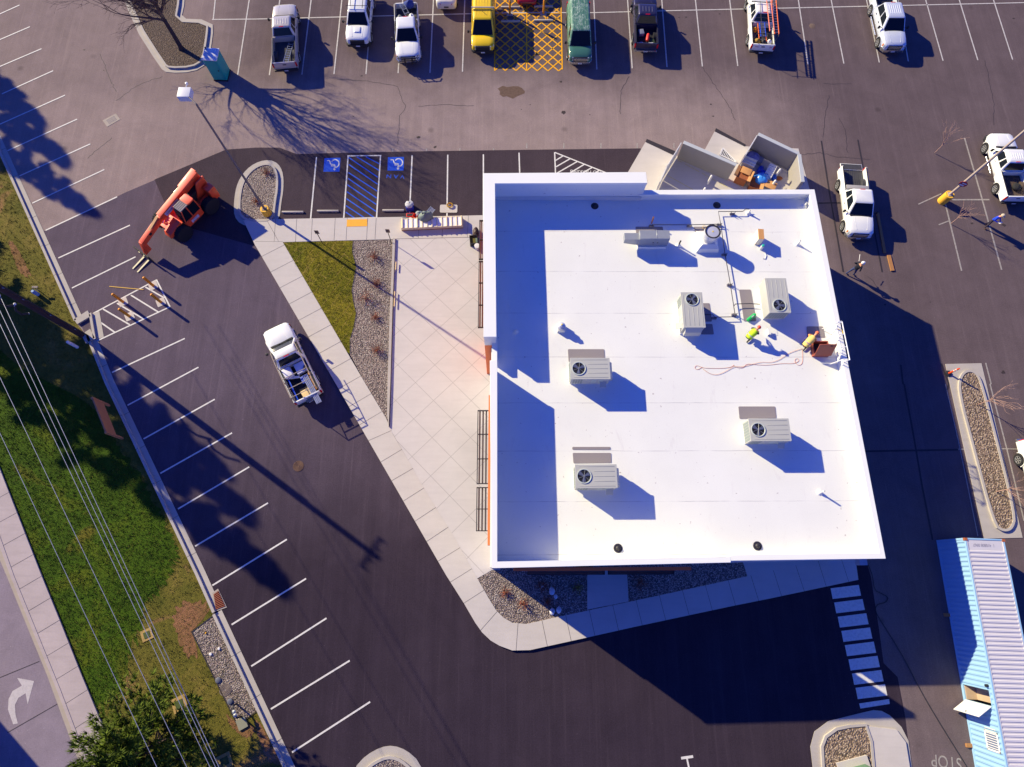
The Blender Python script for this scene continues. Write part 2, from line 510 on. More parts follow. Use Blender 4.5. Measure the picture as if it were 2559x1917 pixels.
def kerb(pts, name='kerb', top=.17, gutter=.4, h=.15, side=1, z0=0.0):
    """raised kerb along pts with a gutter pan on one side"""
    k = MB()
    i0, i1, i2 = pts, offset(pts, -side * top), offset(pts, -side * (top + gutter))
    for j in range(len(pts) - 1):
        k.hexa([(*i0[j], z0), (*i1[j], z0), (*i1[j + 1], z0), (*i0[j + 1], z0), (*i0[j], h), (*i1[j], h), (*i1[j + 1], h), (*i0[j + 1], h)] if side > 0 else
               [(*i1[j], z0), (*i0[j], z0), (*i0[j + 1], z0), (*i1[j + 1], z0), (*i1[j], h), (*i0[j], h), (*i0[j + 1], h), (*i1[j + 1], h)])
        if gutter:
            q = [i1[j], i2[j], i2[j + 1], i1[j + 1]]
            k.sheet(q, .02)
    k.m = 1
    L = 0
    for j in range(len(pts) - 1):
        seg = Vector(pts[j + 1]) - Vector(pts[j])
        n = int(seg.length // 3)
        for t in range(1, n + 1):
            p = Vector(pts[j]) + seg * (t / (n + .5))
            u = seg.normalized()
            nn = Vector((u.y, -u.x)) * side
            k.strip(p + nn * (top + .01), p + nn * (top + gutter), .02, .024)
            k.strip(p, p + nn * top, .02, h + .003)
    return struct(k, name, [KERBC, JOINT])
for c in (kerb_a, kerb_b, kerb_c): kerb(c, side=-1)
kerb(W([(225, 785), (236, 850)]), gutter=.5, side=-1)
struct(MB().prism(W([(188, 800), (222, 778), (230, 792), (196, 812)]), 0, .15), 'kerb_return', KERBC)
struct(MB().prism(W([(206, 838), (228, 824), (240, 846), (218, 860)]), 0, .15), 'kerb_return', KERBC)

# walk along the drive and in front of the stalls, plaza, planting beds
wo = [(628, 552), (640, 616), (840, 960), (1115, 1437), (1160, 1508), (1188, 1556), (1205, 1580), (1226, 1600), (1248, 1613), (1280, 1625), (1324, 1624), (1465, 1593), (1581, 1567), (1825, 1515), (1920, 1496), (2142, 1449)]
wi = [(708, 607), (914, 960), (966, 1047), (982, 1085), (1022, 1153), (1051, 1205), (1082, 1256), (1133, 1338), (1190, 1440), (1222, 1496), (1240, 1525), (1258, 1543), (1280, 1556), (1315, 1559), (1387, 1543), (1447, 1530), (1570, 1504), (1691, 1478), (1865, 1440), (1990, 1412), (2130, 1385)]
WO, WI = W(wo), W(wi)
w_ = MB().prism(WO + [a2(2133, 1385)] + WI[::-1], 0, .15)
w_.m = 1
joints(w_, WI, WO, 1.52, .154)
struct(w_, 'walkway', [CONC, JOINT])
nw = [(610, 553), (640, 551), (990, 545), (1240, 540), (1240, 594), (1176, 596), (991, 600), (708, 607.5), (640, 617)]
w_ = MB().prism(W(nw), 0, .146)
w_.m = 1
for x, y0, y1 in ((690, 551, 606), (743, 550, 606), (782, 550, 604), (839, 548, 603), (869, 548, 602), (920, 547, 602), (941, 547, 600), (1049, 545, 598), (1108, 543, 598), (1171, 542, 596)): w_.strip(a2(x, y0), a2(x - 3, y1), .02, .15)
w_.strip(a2(640, 606), a2(708, 606.5), .02, .15)
w_.strip(a2(668, 552), a2(698, 606), .02, .15)
w_.strip(a2(991, 599.5), a2(1180, 595.5), .02, .15)
struct(w_, 'entry_walkway', [CONC, JOINT])
pl = [(989, 599), (1240, 594), (1245, 1000), (1250, 1425), (1229, 1425), (1192, 1446)] + [p for p in wi[::-1] if 985 < p[0] < 1191] + [(975, 1072)]
struct(MB().prism(W(pl), 0, .142), 'plaza', PLAZA)
tile_ = MB().sheet(W(tl(1, 1, (788, 246), (962, 243), (962, 304), (785, 308))), .156)
struct(tile_, 'tactile_paving', paint('tactile yellow', px(250, 178, 60), .1))

curve = [(883, 604), (881, 631), (891, 668), (885, 700), (880, 726), (884, 756), (891, 784), (885, 820), (876, 848), (875, 886)]
struct(MB().prism(W([(709, 608)] + curve + [(868, 880)]), 0, .13), 'sod_lawn', SOD)
bed = W(curve + [(914, 960), (966, 1047), (970, 1047), (975, 960), (987, 600)])
stuff(MB().prism(bed, 0, .12), 'gravel', GRAV, 'multicoloured river gravel in the triangular bed beside the plaza')
struct(MB().path(W(curve), .03, .15), 'bed_edging', M('black bed edging', px(50, 44, 40)))
struct(MB().prism(W([(983, 599), (989, 599), (982, 780), (977, 960), (973, 1069), (969, 1040), (970, 960), (976, 780)]), 0, .27), 'planter_kerb', KERBC)
southbed = W([(1190, 1440), (1229, 1418), (1300, 1412), (1500, 1408), (1856, 1403), (1865, 1440)] + [p for p in wi[::-1] if 1190 < p[0] < 1866])
stuff(MB().prism(southbed, 0, .13), 'gravel', GRAV, 'multicoloured gravel in the bed along the shaded south wall')
slab = W(tl(2, 3, (645, 35), (645, 298), (1000, 228), (985, -60), (645, -60)))
struct(MB().prism(slab, 0, .16), 'door_slab', CONC)
struct(MB().prism(W([(1853, 1400), (1866, 1440.5), (2133, 1384.5), (2125, 1350), (1850, 1352)]), 0, .147), 'rear_walkway', CONC)

def island(outer, kin, gin, name, gmat, glabel, h=.15, apron=.03):
    """kerbed island: apron slab, raised kerb ring, gravel inside"""
    m = MB()
    o_, k_, g_ = W(outer), W(kin), W(gin)
    m.prism(o_, 0, apron)
    n = len(k_)
    m.rings([[(*p, 0) for p in k_], [(*p, h) for p in k_], [(*p, h) for p in g_], [(*p, .1) for p in g_]], True, False)
    struct(m, name, KERBC)
    return stuff(MB().sheet(g_, .11), 'gravel', gmat, glabel)
def ringpts(pts, it=2): return smooth_poly(pts, it)
A_g = ringpts([(604, 545), (602, 505), (610, 458), (636, 424), (672, 412), (690, 430), (692, 470), (685, 510), (681, 551), (640, 553)], 2)
ca = (648, 490)
def grow(pts, k, c): return [(c[0] + (x - c[0]) * k, c[1] + (y - c[1]) * k) for x, y in pts]
def growm(pts, d):
    """closed outline in photograph pixels grown outward by d metres on the ground"""
    w = W(pts)
    n = len(w)
    ar = sum(w[i][0] * w[(i + 1) % n][1] - w[(i + 1) % n][0] * w[i][1] for i in range(n))
    out = []
    for i in range(n):
        a = (Vector(w[i]) - Vector(w[i - 1])).normalized()
        b = (Vector(w[(i + 1) % n]) - Vector(w[i])).normalized()
        t = (a + b).normalized()
        nn = Vector((t.y, -t.x)) * (1 if ar > 0 else -1)
        out.append((w[i][0] + nn.x * d, w[i][1] + nn.y * d))
    return out
def island_w(gin, name, gmat, glabel, outer=None, kw=.16, gw=.38, h=.16):
    g_ = W(gin)
    k_ = growm(gin, kw)
    o_ = W(outer) if outer else growm(gin, kw + gw)
    m = MB()
    m.prism(o_, 0, .03)
    m.rings([[(*p, 0) for p in k_], [(*p, h) for p in k_], [(*p, h) for p in g_], [(*p, .09) for p in g_]], True, False)
    struct(m, name, KERBC)
    return stuff(MB().sheet(g_, .12), 'gravel', gmat, glabel)
island_w(A_g, 'kerb_island', GRAV, 'grey river gravel in the island at the foot of the yellow lamp base')
B_g = smooth_poly([(300, -90), (345, 52), (416, 163), (426, 170), (480, 168), (506, 153), (516, 90), (518, 62), (437, 58), (447, 0), (450, -90)], 1)
island_w(B_g, 'kerb_island', MULCH, 'brown bark mulch under the large bare tree')
C_g = smooth_poly([(2397, 985), (2399, 945), (2415, 929), (2435, 935), (2448, 965), (2478, 1080), (2530, 1290), (2522, 1318), (2505, 1324), (2484, 1312), (2430, 1110)], 2)
island_w(C_g, 'kerb_island', GRAV2, 'tan gravel in the long narrow island near the container', outer=[(2362, 910), (2452, 908), (2555, 1344), (2459, 1346)])
Dg = tl(3, 3, (490, 1760), (480, 1657), (470, 1480), (500, 1400), (590, 1335), (700, 1312), (830, 1300), (870, 1430), (890, 1657), (900, 1760))
Do = tl(3, 3, (395, 1800), (385, 1657), (365, 1480), (400, 1350), (520, 1260), (800, 1190), (910, 1165), (980, 1172), (1050, 1210), (1150, 1310), (1210, 1430), (1240, 1657), (1250, 1800))
island_w(Dg, 'kerb_island', GRAV2, 'tan gravel in the island holding the green cabinet', outer=Do)
dw = MB().prism(W(tl(3, 3, (845, 1300), (1100, 1330), (1180, 1440), (1215, 1657), (1225, 1800), (920, 1800), (905, 1657), (890, 1440))), 0, .12)
struct(dw, 'island_walk', CONC)
Eg = smooth_poly(tl(1, 3, (930, 1720), (1000, 1645), (1100, 1590), (1170, 1580), (1250, 1610), (1330, 1680), (1360, 1800), (940, 1800)), 1)
island_w(Eg, 'kerb_island', GRAV, 'grey gravel in the rounded island at the bottom edge of the lot', gw=.5)
gs = tl(0, 3, (1655, 490), (1840, 350), (2209, 1100), (2215, 1170), (2050, 1292))
stuff(MB().sheet(W(gs), .03), 'gravel', GRAV, 'grey gravel in the strip by the kerb with the cleanout caps')
struct(MB().path(W(tl(0, 3, (1840, 350), (1655, 490), (2050, 1295), (2215, 1175))), .06, .05), 'gravel_edging', M('black bed edging', px(50, 44, 40)))

# ------------------------------------------------------------------ paint on the asphalt
m = MB()
def ln(a, b, w=.1, z=.012, mb=None): (mb or m).strip(a2(*a), a2(*b), w, z)
for a, b in (((49, 13), (-60, 62)), ((75, 67), (-60, 125)), ((104, 122), (-60, 192)), ((133, 177), (5, 235)), ((163, 238), (-5, 313)), ((193, 298), (19, 377)),
             ((226, 360), (49, 440)), ((261, 424), (81, 508)), ((293, 492), (114, 576)), ((325, 563), (146, 645)), ((339, 642), (180, 720)),
             ((462, 846), (280, 931)), ((496, 918), (319, 1013)), ((537, 998), (359, 1097)), ((580, 1082), (401, 1183)), ((623, 1167), (445, 1272)),
             ((670, 1257), (488, 1365)), ((717, 1348), (531, 1463)), ((765, 1446), (579, 1561)), ((816, 1545), (628, 1665)), ((874, 1651), (677, 1772)), ((925, 1754), (730, 1880)),
             ((234, 783), (391, 700)), ((391, 699), (425, 767)), ((425, 767), (243, 852))): ln(a, b)
for a, b in (((845, 1108), (990, 1210)), ((890, 1010), (1120, 1145)), ((1010, 960), (1245, 1098)), ((1130, 890), (1365, 1035)), ((1255, 820), (1420, 915))): ln(*tl(0, 1, a, b))
for a, b in (((791, 393), (776, 550)), ((870, 390), (859, 547)), ((951, 390), (941, 545)), ((868, 390), (953, 389)), ((857, 546.5), (943, 544)), ((1030, 388), (1023, 545)), ((1119, 387), (1117, 542)),
             ((1208, 386), (1208, 541)), ((1297, 382), (1301, 500)), ((1386, 381), (1391, 500)), ((1386, 381), (1640, 482))): ln(a, b)
for a, b in (((440, 1345), (375, 1385)), ((500, 1370), (378, 1440)), ((560, 1395), (385, 1495)), ((620, 1420), (470, 1510)), ((690, 1445), (560, 1520)), ((750, 1470), (660, 1530))): ln(*tl(2, 0, a, b))
cw = [(540, 115), (783, 85), (803, 178), (558, 207)]
for k in range(8):
    dx, dy = 30.8 * k, 122.6 * k
    sx = 1 + .006 * k
    m.sheet(W(tl(3, 3, *[(540 + dx + (x - 540) * sx, 115 + dy + (y - 115) * (1 + .008 * k)) for x, y in cw])), .012)
m.sheet(W(tl(3, 3, (787, 1108), (1045, 1070), (1050, 1112), (797, 1152))), .012)
ln(*tl(2, 3, (1457, 1580), (1560, 1565)), w=.14)
ln(*tl(2, 3, (1505, 1575), (1545, 1760)), w=.1)
struct(m, 'white_markings', WHITE)

m = MB()
tops = [((205, 0), (115, 650), 1), ((475, 0), (395, 645), 1), ((740, 0), (672, 640), 1), ((1000, 0), (948, 640), 1), ((1265, 0), (1225, 632), 1), ((1530, 0), (1500, 630), 1), ((1800, 0), (1780, 620), 1),
        ((703, 0), (730, 600), 2), ((995, 0), (1035, 590), 2), ((1290, 0), (1335, 580), 2), ((1580, 0), (1640, 575), 2), ((1875, 0), (1945, 570), 2), ((262, 0), (345, 555), 3), ((545, 0), (655, 550), 3),
        ((850, 0), (960, 540), 3), ((1120, 0), (1210, 530), 3), ((1360, 0), (1510, 525), 3), ((1650, 0), (1810, 520), 3), ((1945, 0), (2110, 515), 3), ((2150, 0), (2050, 650), 0)]
hl = [(530, 49), (640, 48), (1280, 32), (1483, 32), (1714, 26), (2122, 17), (2559, 7), (2800, 1)]
for p, q, c in tops:
    a, b = tl(c, 0, p, q)
    d = ((a[0] - b[0]) / (b[1] - a[1]), 1)
    ln((a[0] + d[0] * 190, -190), b)
for a, b in zip(hl, hl[1:]): ln(a, b)
ln(*tl(0, 0, (1867, -100), (1840, 170)))
struct(m, 'top_row_markings', paint('worn white paint', px(204, 198, 200), .35))

m = MB()
Lx, Mx, Rx = a2(1236, 177), a2(1316, 175), a2(1405, 174)
Lt, Mt, Rt = a2(1238, -190), a2(1317, -190), a2(1398, -190)
for p, q in ((Lx, Lt), (Mx, Mt), (Rx, Rt)): m.strip(p, q, .1, .016)
m.strip(a2(1238, 36), a2(1402, 33), .1, .016)
x0, x1, y0, y1 = Lx[0], Rx[0], Lx[1], Lt[1]
stp = (Mx[0] - Lx[0]) / 3
sl = 1.06
yy0 = y0 + .02
k = 0
n = int((x1 - x0 + y1 - y0) / stp) + 3
def clipseg(px_, py_, dx, dy):
    ts = []
    t0, t1 = -1e9, 1e9
    for p, d, lo_, hi_ in ((px_, dx, x0, x1), (py_, dy, yy0, y1)):
        a, b = (lo_ - p) / d, (hi_ - p) / d
        t0, t1 = max(t0, min(a, b)), min(t1, max(a, b))
    return (t0, t1) if t1 - t0 > .05 else None
for i in range(-n, n):
    for sx in (1, -1):
        pxx = x0 + i * stp
        c = clipseg(pxx, yy0, sx * 1.0, sl)
        if c:
            m.strip((pxx + sx * c[0], yy0 + sl * c[0]), (pxx + sx * c[1], yy0 + sl * c[1]), .105, .012)
struct(m, 'yellow_crosshatch', YELLOW)

m = MB()
for y in range(4):
    pass
blue = [((800, 1360), (1050, 1530)), ((870, 1355), (1060, 1470)), ((950, 1355), (1064, 1415)), ((800, 1420), (1048, 1590)), ((797, 1490), (1045, 1650)), ((793, 1540), (1040, 1710)), ((788, 1595), (1037, 1765)), ((783, 1655), (1034, 1825)), ((780, 1715), (1030, 1885)), ((776, 1775), (935, 1880)), ((773, 1830), (850, 1882))]
for a, b in blue: ln(*tl(1, 0, a, b), w=.09, z=.014, mb=m)
for q in (((590, 1365), (728, 1362), (720, 1482), (581, 1482)), ((1138, 1357), (1276, 1355), (1272, 1472), (1133, 1473))): m.sheet(W(tl(1, 0, *q)), .014)
struct(m, 'blue_markings', BLUEP)
m = MB()
def sym(cx, cy):
    def s(*pts): return W([tl(1, 0, (cx + x, cy + y))[0] for x, y in pts])
    arc = [(30 + 34 * math.cos(t), -8 + 34 * math.sin(t)) for t in [R(-150 + 20 * k) for k in range(14)]]
    m.path(s(*arc), .09, .018)
    m.path(s((-40, -32), (-18, -34), (-8, -2), (30, 4)), .085, .018)
    m.path(s((-6, 12), (30, 12), (28, 32)), .1, .018)
    m.sheet(s(*[(24 + 10 * math.cos(R(a)), 42 + 10 * math.sin(R(a))) for a in range(0, 360, 40)]), .018)
sym(652, 1420)
sym(1200, 1412)
struct(m, 'accessible_symbols', WHITE)

FONTM = {}
def text(body, name, mat, loc, size, rot, parent=None, extrude=0.0, wide=1.0, align='CENTER'):
    cu = bpy.data.curves.new(name, 'FONT')
    cu.body, cu.size, cu.align_x, cu.align_y, cu.extrude = body, size, align, 'CENTER', extrude
    cu.materials.append(mat)
    t = bpy.data.objects.new(name, cu)
    dg = bpy.context.evaluated_depsgraph_get()
    me = bpy.data.meshes.new_from_object(t)
    bpy.data.objects.remove(t)
    me.materials.clear()
    me.materials.append(mat)
    o = bpy.data.objects.new(name, me)
    col.objects.link(o)
    o.location, o.rotation_euler, o.scale = loc, rot, (wide, 1, 1)
    o.parent = parent
    return o
p = at(988, 441)
tag(text('V A N', 'painted_letters', BLUEP, (p.x, p.y, .014), .5, (0, 0, R(178)), wide=1.1), kind='structure')
p = at(1463, 430)
tag(text('NO PARKING', 'painted_letters', WHITE, (p.x, p.y, .014), .5, (0, 0, R(178)), wide=.8), kind='structure')
p = at(*tl(3, 3, (1540, 1610))[0])
tag(text('STOP', 'painted_letters', FADED, (p.x, p.y, .012), .95, (0, 0, R(172)), wide=.8), kind='structure')

m = MB()
for pts in (tl(3, 0, (460, 1215), (530, 1660)) + tl(3, 1, (650, 690)), tl(3, 0, (775, 1205), (810, 1390)) + tl(3, 1, (930, 400), (985, 690)), tl(3, 1, (430, 97), (625, 93)),
            tl(3, 1, (1145, 1490), (1165, 1657)) + tl(3, 2, (1175, 0), (1260, 470), (1330, 880), (1420, 1345)), tl(3, 2, (835, 580), (1640, 566)), tl(3, 1, (1495, 1480), (1560, 1657)) + tl(3, 2, (1545, 50))):
    m.path(W(pts), .12, .01)
struct(m, 'blacked_out_lines', SEAL)
m = MB()
for pts, w in ((tl(3, 0, (1695, 1190), (1830, 1657)) + tl(3, 1, (2015, 670)), .12), (tl(3, 1, (1590, 67), (1910, 66)), .12), (tl(3, 1, (1530, 100), (1670, 680)), .12), (tl(3, 1, (1495, 15), (1297, 106)), .09),
               (tl(3, 1, (1560, 250), (1472, 283)), .09), (tl(3, 1, (1878, 1475), (1925, 1657)) + tl(3, 2, (1915, 0), (2060, 560), (2209, 1180)), .1), (tl(3, 2, (2020, 558), (2150, 560)), .08), (tl(3, 2, (1530, 0), (1640, 480), (1810, 1310)), .06), (tl(3, 2, (1640, 562), (1700, 562)), .08)):
    m.path(W(pts), w, .01)
struct(m, 'faded_markings', FADED)
m = MB()
for k in range(7):
    x = (600, 892, 1178, 1470, 1758, 2048)[k] if k < 6 else 0
    if k < 6: ln(*tl(1, 0, (x, 1280), (x, 1318)), w=.1, z=.006, mb=m)
for x in (125, 445, 765, 1078, 1395): ln(*tl(2, 0, (x, 1235), (x, 1280)), w=.1, z=.006, mb=m)
struct(m, 'leftover_line_ends', FADED)
m = MB()
def crack(c, r, pts, w=.035):
    q = W(tl(c, r, *pts))
    out = []
    for a, b in zip(q, q[1:]):
        n = max(2, int(math.dist(a, b) / .25))
        out += [(a[0] + (b[0] - a[0]) * i / n + rnd.gauss(0, .035), a[1] + (b[1] - a[1]) * i / n + rnd.gauss(0, .035)) for i in range(n)]
    m.path(out, w, .003)
for c, r, pts in ((1, 0, [(700, 690), (900, 695), (1100, 720), (1220, 745), (1260, 860), (1290, 930), (1240, 1000), (1220, 1280)]), (1, 0, [(1400, 915), (1600, 900), (1900, 915)]), (2, 0, [(1010, 660), (940, 780), (930, 1010)]),
                  (2, 0, [(1640, 580), (1780, 780), (1860, 900), (1940, 1060)]), (3, 0, [(480, 720), (600, 728), (740, 715)]), (3, 0, [(530, 820), (500, 960), (470, 1210)]), (3, 0, [(610, 1020), (670, 1120), (690, 1340)]),
                  (3, 0, [(1870, 520), (1900, 660), (1950, 900), (1950, 1100)]), (3, 0, [(290, 1335), (450, 1320), (560, 1350), (680, 1360), (900, 1380)]), (0, 0, [(1000, 870), (1200, 730), (1430, 650)]), (0, 0, [(750, 1370), (900, 1240), (1000, 1170)]), (0, 0, [(1000, 790), (930, 640), (860, 450)]), (3, 1, [(860, 720), (920, 790), (970, 860)])):
    crack(c, r, pts)
struct(m, 'asphalt_cracks', SEAL)
m = MB()
STAIN = paint('oil stain', px(66, 56, 56), .3)
for c, r, x, y, s in ((2, 0, 445, 970, 30), (2, 0, 420, 706, 18), (2, 0, 1713, 900, 14), (2, 0, 1733, 1003, 12), (2, 0, 1440, 150, 10), (2, 0, 1500, 148, 14), (2, 0, 1765, 198, 6), (2, 0, 1790, 120, 12), (1, 0, 838, 1005, 8), (1, 0, 1400, 1185, 20), (1, 0, 1545, 1268, 22), (1, 0, 910, 655, 14), (0, 0, 727, 430, 13), (0, 0, 895, 608, 8), (3, 1, 2030, 1555, 20), (3, 1, 1400, 950, 8), (3, 1, 2035, 285, 20), (3, 1, 1760, 270, 16), (3, 0, 2120, 160, 14), (2, 0, 80, 945, 7), (2, 0, 155, 903, 7), (3, 1, 1010, 970, 12), (2, 0, 670, 990, 8)):
    cx_, cy_ = a2(*tl(c, r, (x, y))[0])
    s *= .0078
    m.sheet([(cx_ + s * math.cos(t) * rnd.uniform(.5, 1.3), cy_ + s * .8 * math.sin(t) * rnd.uniform(.5, 1.3)) for t in [k * 2 * math.pi / 11 for k in range(11)]], .004)
struct(m, 'oil_stains', STAIN)
m = MB()
cx_, cy_ = a2(*tl(1, 0, (2190, 790))[0])
m.sheet([(cx_ + 1.1 * math.cos(t) * rnd.uniform(.6, 1.2), cy_ + .7 * math.sin(t) * rnd.uniform(.6, 1.2)) for t in [k * 2 * math.pi / 14 for k in range(14)]], .004)
struct(m, 'rusty_stain', paint('rusty stain', px(106, 84, 72), .4))
# ------------------------------------------------------------------ the new restaurant building
ZT, ZS, ZL, ZD = 7.2, 7.3, 5.95, 5.35
def membrane():
    s = N('white roof membrane')
    p = s.pos()
    c = px(240, 240, 243)
    k = s.mix(s.ramp(s.noise(p, .35, 5, .6), (.35, .0), (.75, 1.0)), sc3(c, .985), sc3(c, .93))
    k = s.mix(s.ramp(s.noise(p, 2.2, 5, .75), (.62, 0.0), (.8, .22)), k, px(190, 178, 186))
    sep = s.n('SeparateXYZ')
    s.put(sep.inputs[0], p)
    w = s.noise(p, .8, 2)
    d = s.math('ABSOLUTE', s.math('SUBTRACT', s.math('FRACT', s.math('ADD', s.math('MULTIPLY', s.math('ADD', sep.outputs[1], s.math('MULTIPLY', w, .06)), 1 / 2.95), 30.12)), .5))
    k = s.mix(s.math('MULTIPLY', s.math('LESS_THAN', d, .0045), s.ramp(s.noise(p, .7, 3), (.4, .1), (.6, .6))), k, px(128, 120, 140))
    tr = s.ramp(s.noise(s.mapped(p, R(20), (1, .3, 1)), 1.6, 5, .75, .6), (.6, 0.0), (.72, .2))
    k = s.mix(tr, k, px(196, 186, 196))
    k = s.mix(s.ramp(s.noise(p, 26, 3, .8), (.3, .16), (.5, 0.0)), k, px(170, 164, 180))
    sp = s.ramp(s.noise(p, 5, 2, .5), (.72, 0.0), (.77, .6))
    k = s.mix(sp, k, px(150, 130, 140))
    wr = s.noise(s.mapped(p, R(35), (.6, 2.2, 1)), 1.1, 3, .5, 1.2)
    s.bump(wr, .12, .02)
    return s.done(k, .6, 0, .3)
ROOF = membrane()
COPING = M('white coping metal', px(244, 244, 246), .45, 0, .03, 1)
STUCCO = M('white stucco', px(214, 212, 218), .8, 0, .06, 2, .15)
ORANGE = M('orange cladding', px(238, 118, 66), .6, 0, .06, 1.2)
GLASS = M('dark window glass', (.02, .028, .035), .08, 0, .1, 1, 0, 0, .6)
BLACKM = M('black painted metal', (.03, .028, .032), .5, 0, .2, 2)
STEEL = M('galvanised steel', px(160, 164, 176), .4, .25, .14, 2.5)
bld = thing('restaurant_building', (0, 0, 0), 'large flat roofed building with a bright white membrane roof and orange side bands', 'building')
tow = W([(1209.4, 841), (1208.5, 434), (1613, 431), (1616.5, 457), (1236, 458), (1239.5, 841)], ZT)
sw = W([(1225.5, 902), (1229.5, 1418.5), (1825, 1404.5), (1824, 1393), (1241.5, 1405), (1241.5, 902)], ZS)
lowp = W([(1826, 1400), (2212, 1395), (2034.5, 474.5), (1600, 476)], ZL)
lowi = W([(1826, 1388), (2199, 1383), (2024, 484), (1600, 486)], ZL)
xw = tow[0][0] + .42                       # recessed west wall line
foot = [(xw - .02, sw[1][1] + .03), (lowp[1][0] - .03, lowp[1][1] + .03), (lowp[2][0] - .03, lowp[2][1] - .03), (tow[0][0] + .03, lowp[2][1] - .03), (tow[0][0] + .03, tow[0][1] + .04), (xw - .02, tow[0][1] + .04)]
MB().prism(foot, 0, ZD - .02).build('wall', STUCCO, bld)
tw = MB().prism([(tow[0][0] + .0, tow[0][1]), (xw + .1, tow[0][1]), (xw + .1, tow[1][1] - .02), (tow[0][0] + .0, tow[1][1] - .02)], .1, 5.75)
tw.build('tower_wall', ORANGE, bld)
MB().prism([(tow[0][0], lowp[2][1] - .5), (tow[0][0], tow[1][1] - .01), (tow[2][0], tow[2][1] - .01), (tow[2][0], lowp[2][1] - .5)], .1, 5.74).build('tower_wall', STUCCO, bld)
deck = [(tow[4][0] - .1, tow[0][1] - .2), (sw[4][0] - .12, tow[0][1] - .2), (sw[4][0] - .12, sw[4][1] - .12)] + [(lowi[1][0] + .08, lowi[1][1] - .08), (lowi[2][0] + .08, lowi[2][1] + .08), (tow[4][0] - .1, lowi[2][1] + .08)]
MB().prism(deck, ZD - .3, ZD).build('roof_deck', ROOF, bld)
def parapet(outline, z0, z1):
    o = MB().prism(outline, z0, z1).build('parapet', ROOF, bld)
    n = len(outline)
    ar = sum(outline[i][0] * outline[(i + 1) % n][1] - outline[(i + 1) % n][0] * outline[i][1] for i in range(n))
    g_ = []
    for i in range(n):
        a = (Vector(outline[i]) - Vector(outline[i - 1])).normalized()
        b = (Vector(outline[(i + 1) % n]) - Vector(outline[i])).normalized()
        t = Vector((a.y + b.y, -a.x - b.x)) * (.03 if ar > 0 else -.03)
        g_.append((outline[i][0] + t.x, outline[i][1] + t.y))
    MB().prism(g_, z1 - .16, z1 + .012).build('coping', COPING, o, bevel=.012, seg=1)
parapet(tow, ZD - .3, ZT)
parapet(sw, ZD - .3, ZS)
parapet([lowp[0], lowp[1], lowp[2], lowp[3], lowi[3], lowi[2], lowi[1], lowi[0]], ZD - .3, ZL)
rz_ = W([(1230.5, 843), (1241.5, 843), (1241.5, 901), (1230.5, 901)], ZL + .1)
parapet(rz_, ZD - .3, ZL + .1)
fl = W([(1222, 1196), (1233, 1196)], ZS)
b = MB()
y0_, y1_ = a2(1222, 1363, 4)[1], a2(1222, 992, 4)[1]
xo = a2(1220, 1200, 4)[0]
b.box(xo, y0_, 3.7, xw - .0, y1_, 4.4)
b.build('orange_band', ORANGE, bld)
xs0, xs1 = a2(1283, 1420, 4)[0], a2(1722, 1420, 4)[0]
ys0, ysw = a2(1400, 1426.5, 4)[1], sw[1][1] + .03
MB().box(xs0, ys0, 3.7, xs1, ysw, 4.4).build('orange_band', ORANGE, bld)
def awning(x0_, y0_, x1_, y1_, z, along):
    f = MB()
    t = .05
    if along == 'y':
        f.box(x0_, y0_, z, x0_ + t, y1_, z + .15).box(x0_, y0_, z, x1_, y0_ + t, z + .15).box(x0_, y1_ - t, z, x1_, y1_, z + .15)
        n = max(2, int((y1_ - y0_) / 1.55))
        for k in range(1, n): f.box(x0_, y0_ + (y1_ - y0_) * k / n - .02, z - .01, x1_, y0_ + (y1_ - y0_) * k / n + .02, z + .14)
    else:
        f.box(x0_, y0_, z, x1_, y0_ + t, z + .15).box(x0_, y0_, z, x0_ + t, y1_, z + .15).box(x1_ - t, y0_, z, x1_, y1_, z + .15)
    o = f.build('awning', BLACKM, bld)
    s_ = MB()
    w = (x1_ - x0_) if along == 'y' else (y1_ - y0_)
    n = max(3, round(w / .2))
    for k in range(n):
        c = t + (w - t) * (k + .5) / n
        if along == 'y': s_.bar((x0_ + c, y0_ + t, z + .07), (x0_ + c, y1_ - t, z + .07), .11, .012, (.5, 0, .86))
        else: s_.bar((x0_ + t, y0_ + c, z + .07), (x1_ - t, y0_ + c, z + .07), .11, .012, (0, .5, .86))
    s_.build('louvre', M('dark louvre metal', px(112, 106, 112), .45, .4, .1, 1), o)
for ya, yb in ((647, 548), (819, 651)): awning(a2(1196, 700, 3)[0], a2(0, ya, 3)[1], tow[0][0] - .01, a2(0, yb, 3)[1], 3.0, 'y')
for ya, yb in ((1213, 1027), (1332, 1221)): awning(a2(1198, 700, 3)[0], a2(0, ya, 3)[1], xw - .05, a2(0, yb, 3)[1], 3.0, 'y')
for xa, xb in ((1318, 1511), (1519, 1684)): awning(a2(xa, 1440, 3)[0], a2(0, 1443, 3)[1], a2(xb, 1440, 3)[0], ysw - .05, 3.0, 'x')
wd = MB()
for ya, yb, xx in ((644, 553, tow[0][0] - .02), (815, 660, tow[0][0] - .02), (1208, 1032, xw - .06), (1328, 1226, xw - .06)):
    m_ = MB().box(xx, a2(0, ya, 3)[1], .3, xx + .05, a2(0, yb, 3)[1], 2.8)
    o = m_.build('window', BLACKM, bld)
    MB().box(xx - .012, a2(0, ya, 3)[1] + .08, .4, xx, a2(0, yb, 3)[1] - .08, 2.7).build('pane', GLASS, o)
for xa, xb in ((1325, 1505), (1525, 1680)):
    x0_, x1_ = a2(xa, 1440, 3)[0], a2(xb, 1440, 3)[0]
    o = MB().box(x0_, ysw - .03, .8, x1_, ysw + .02, 2.8).build('window', BLACKM, bld)
    MB().box(x0_ + .08, ysw - .042, .9, x1_ - .08, ysw - .03, 2.7).build('pane', GLASS, o)
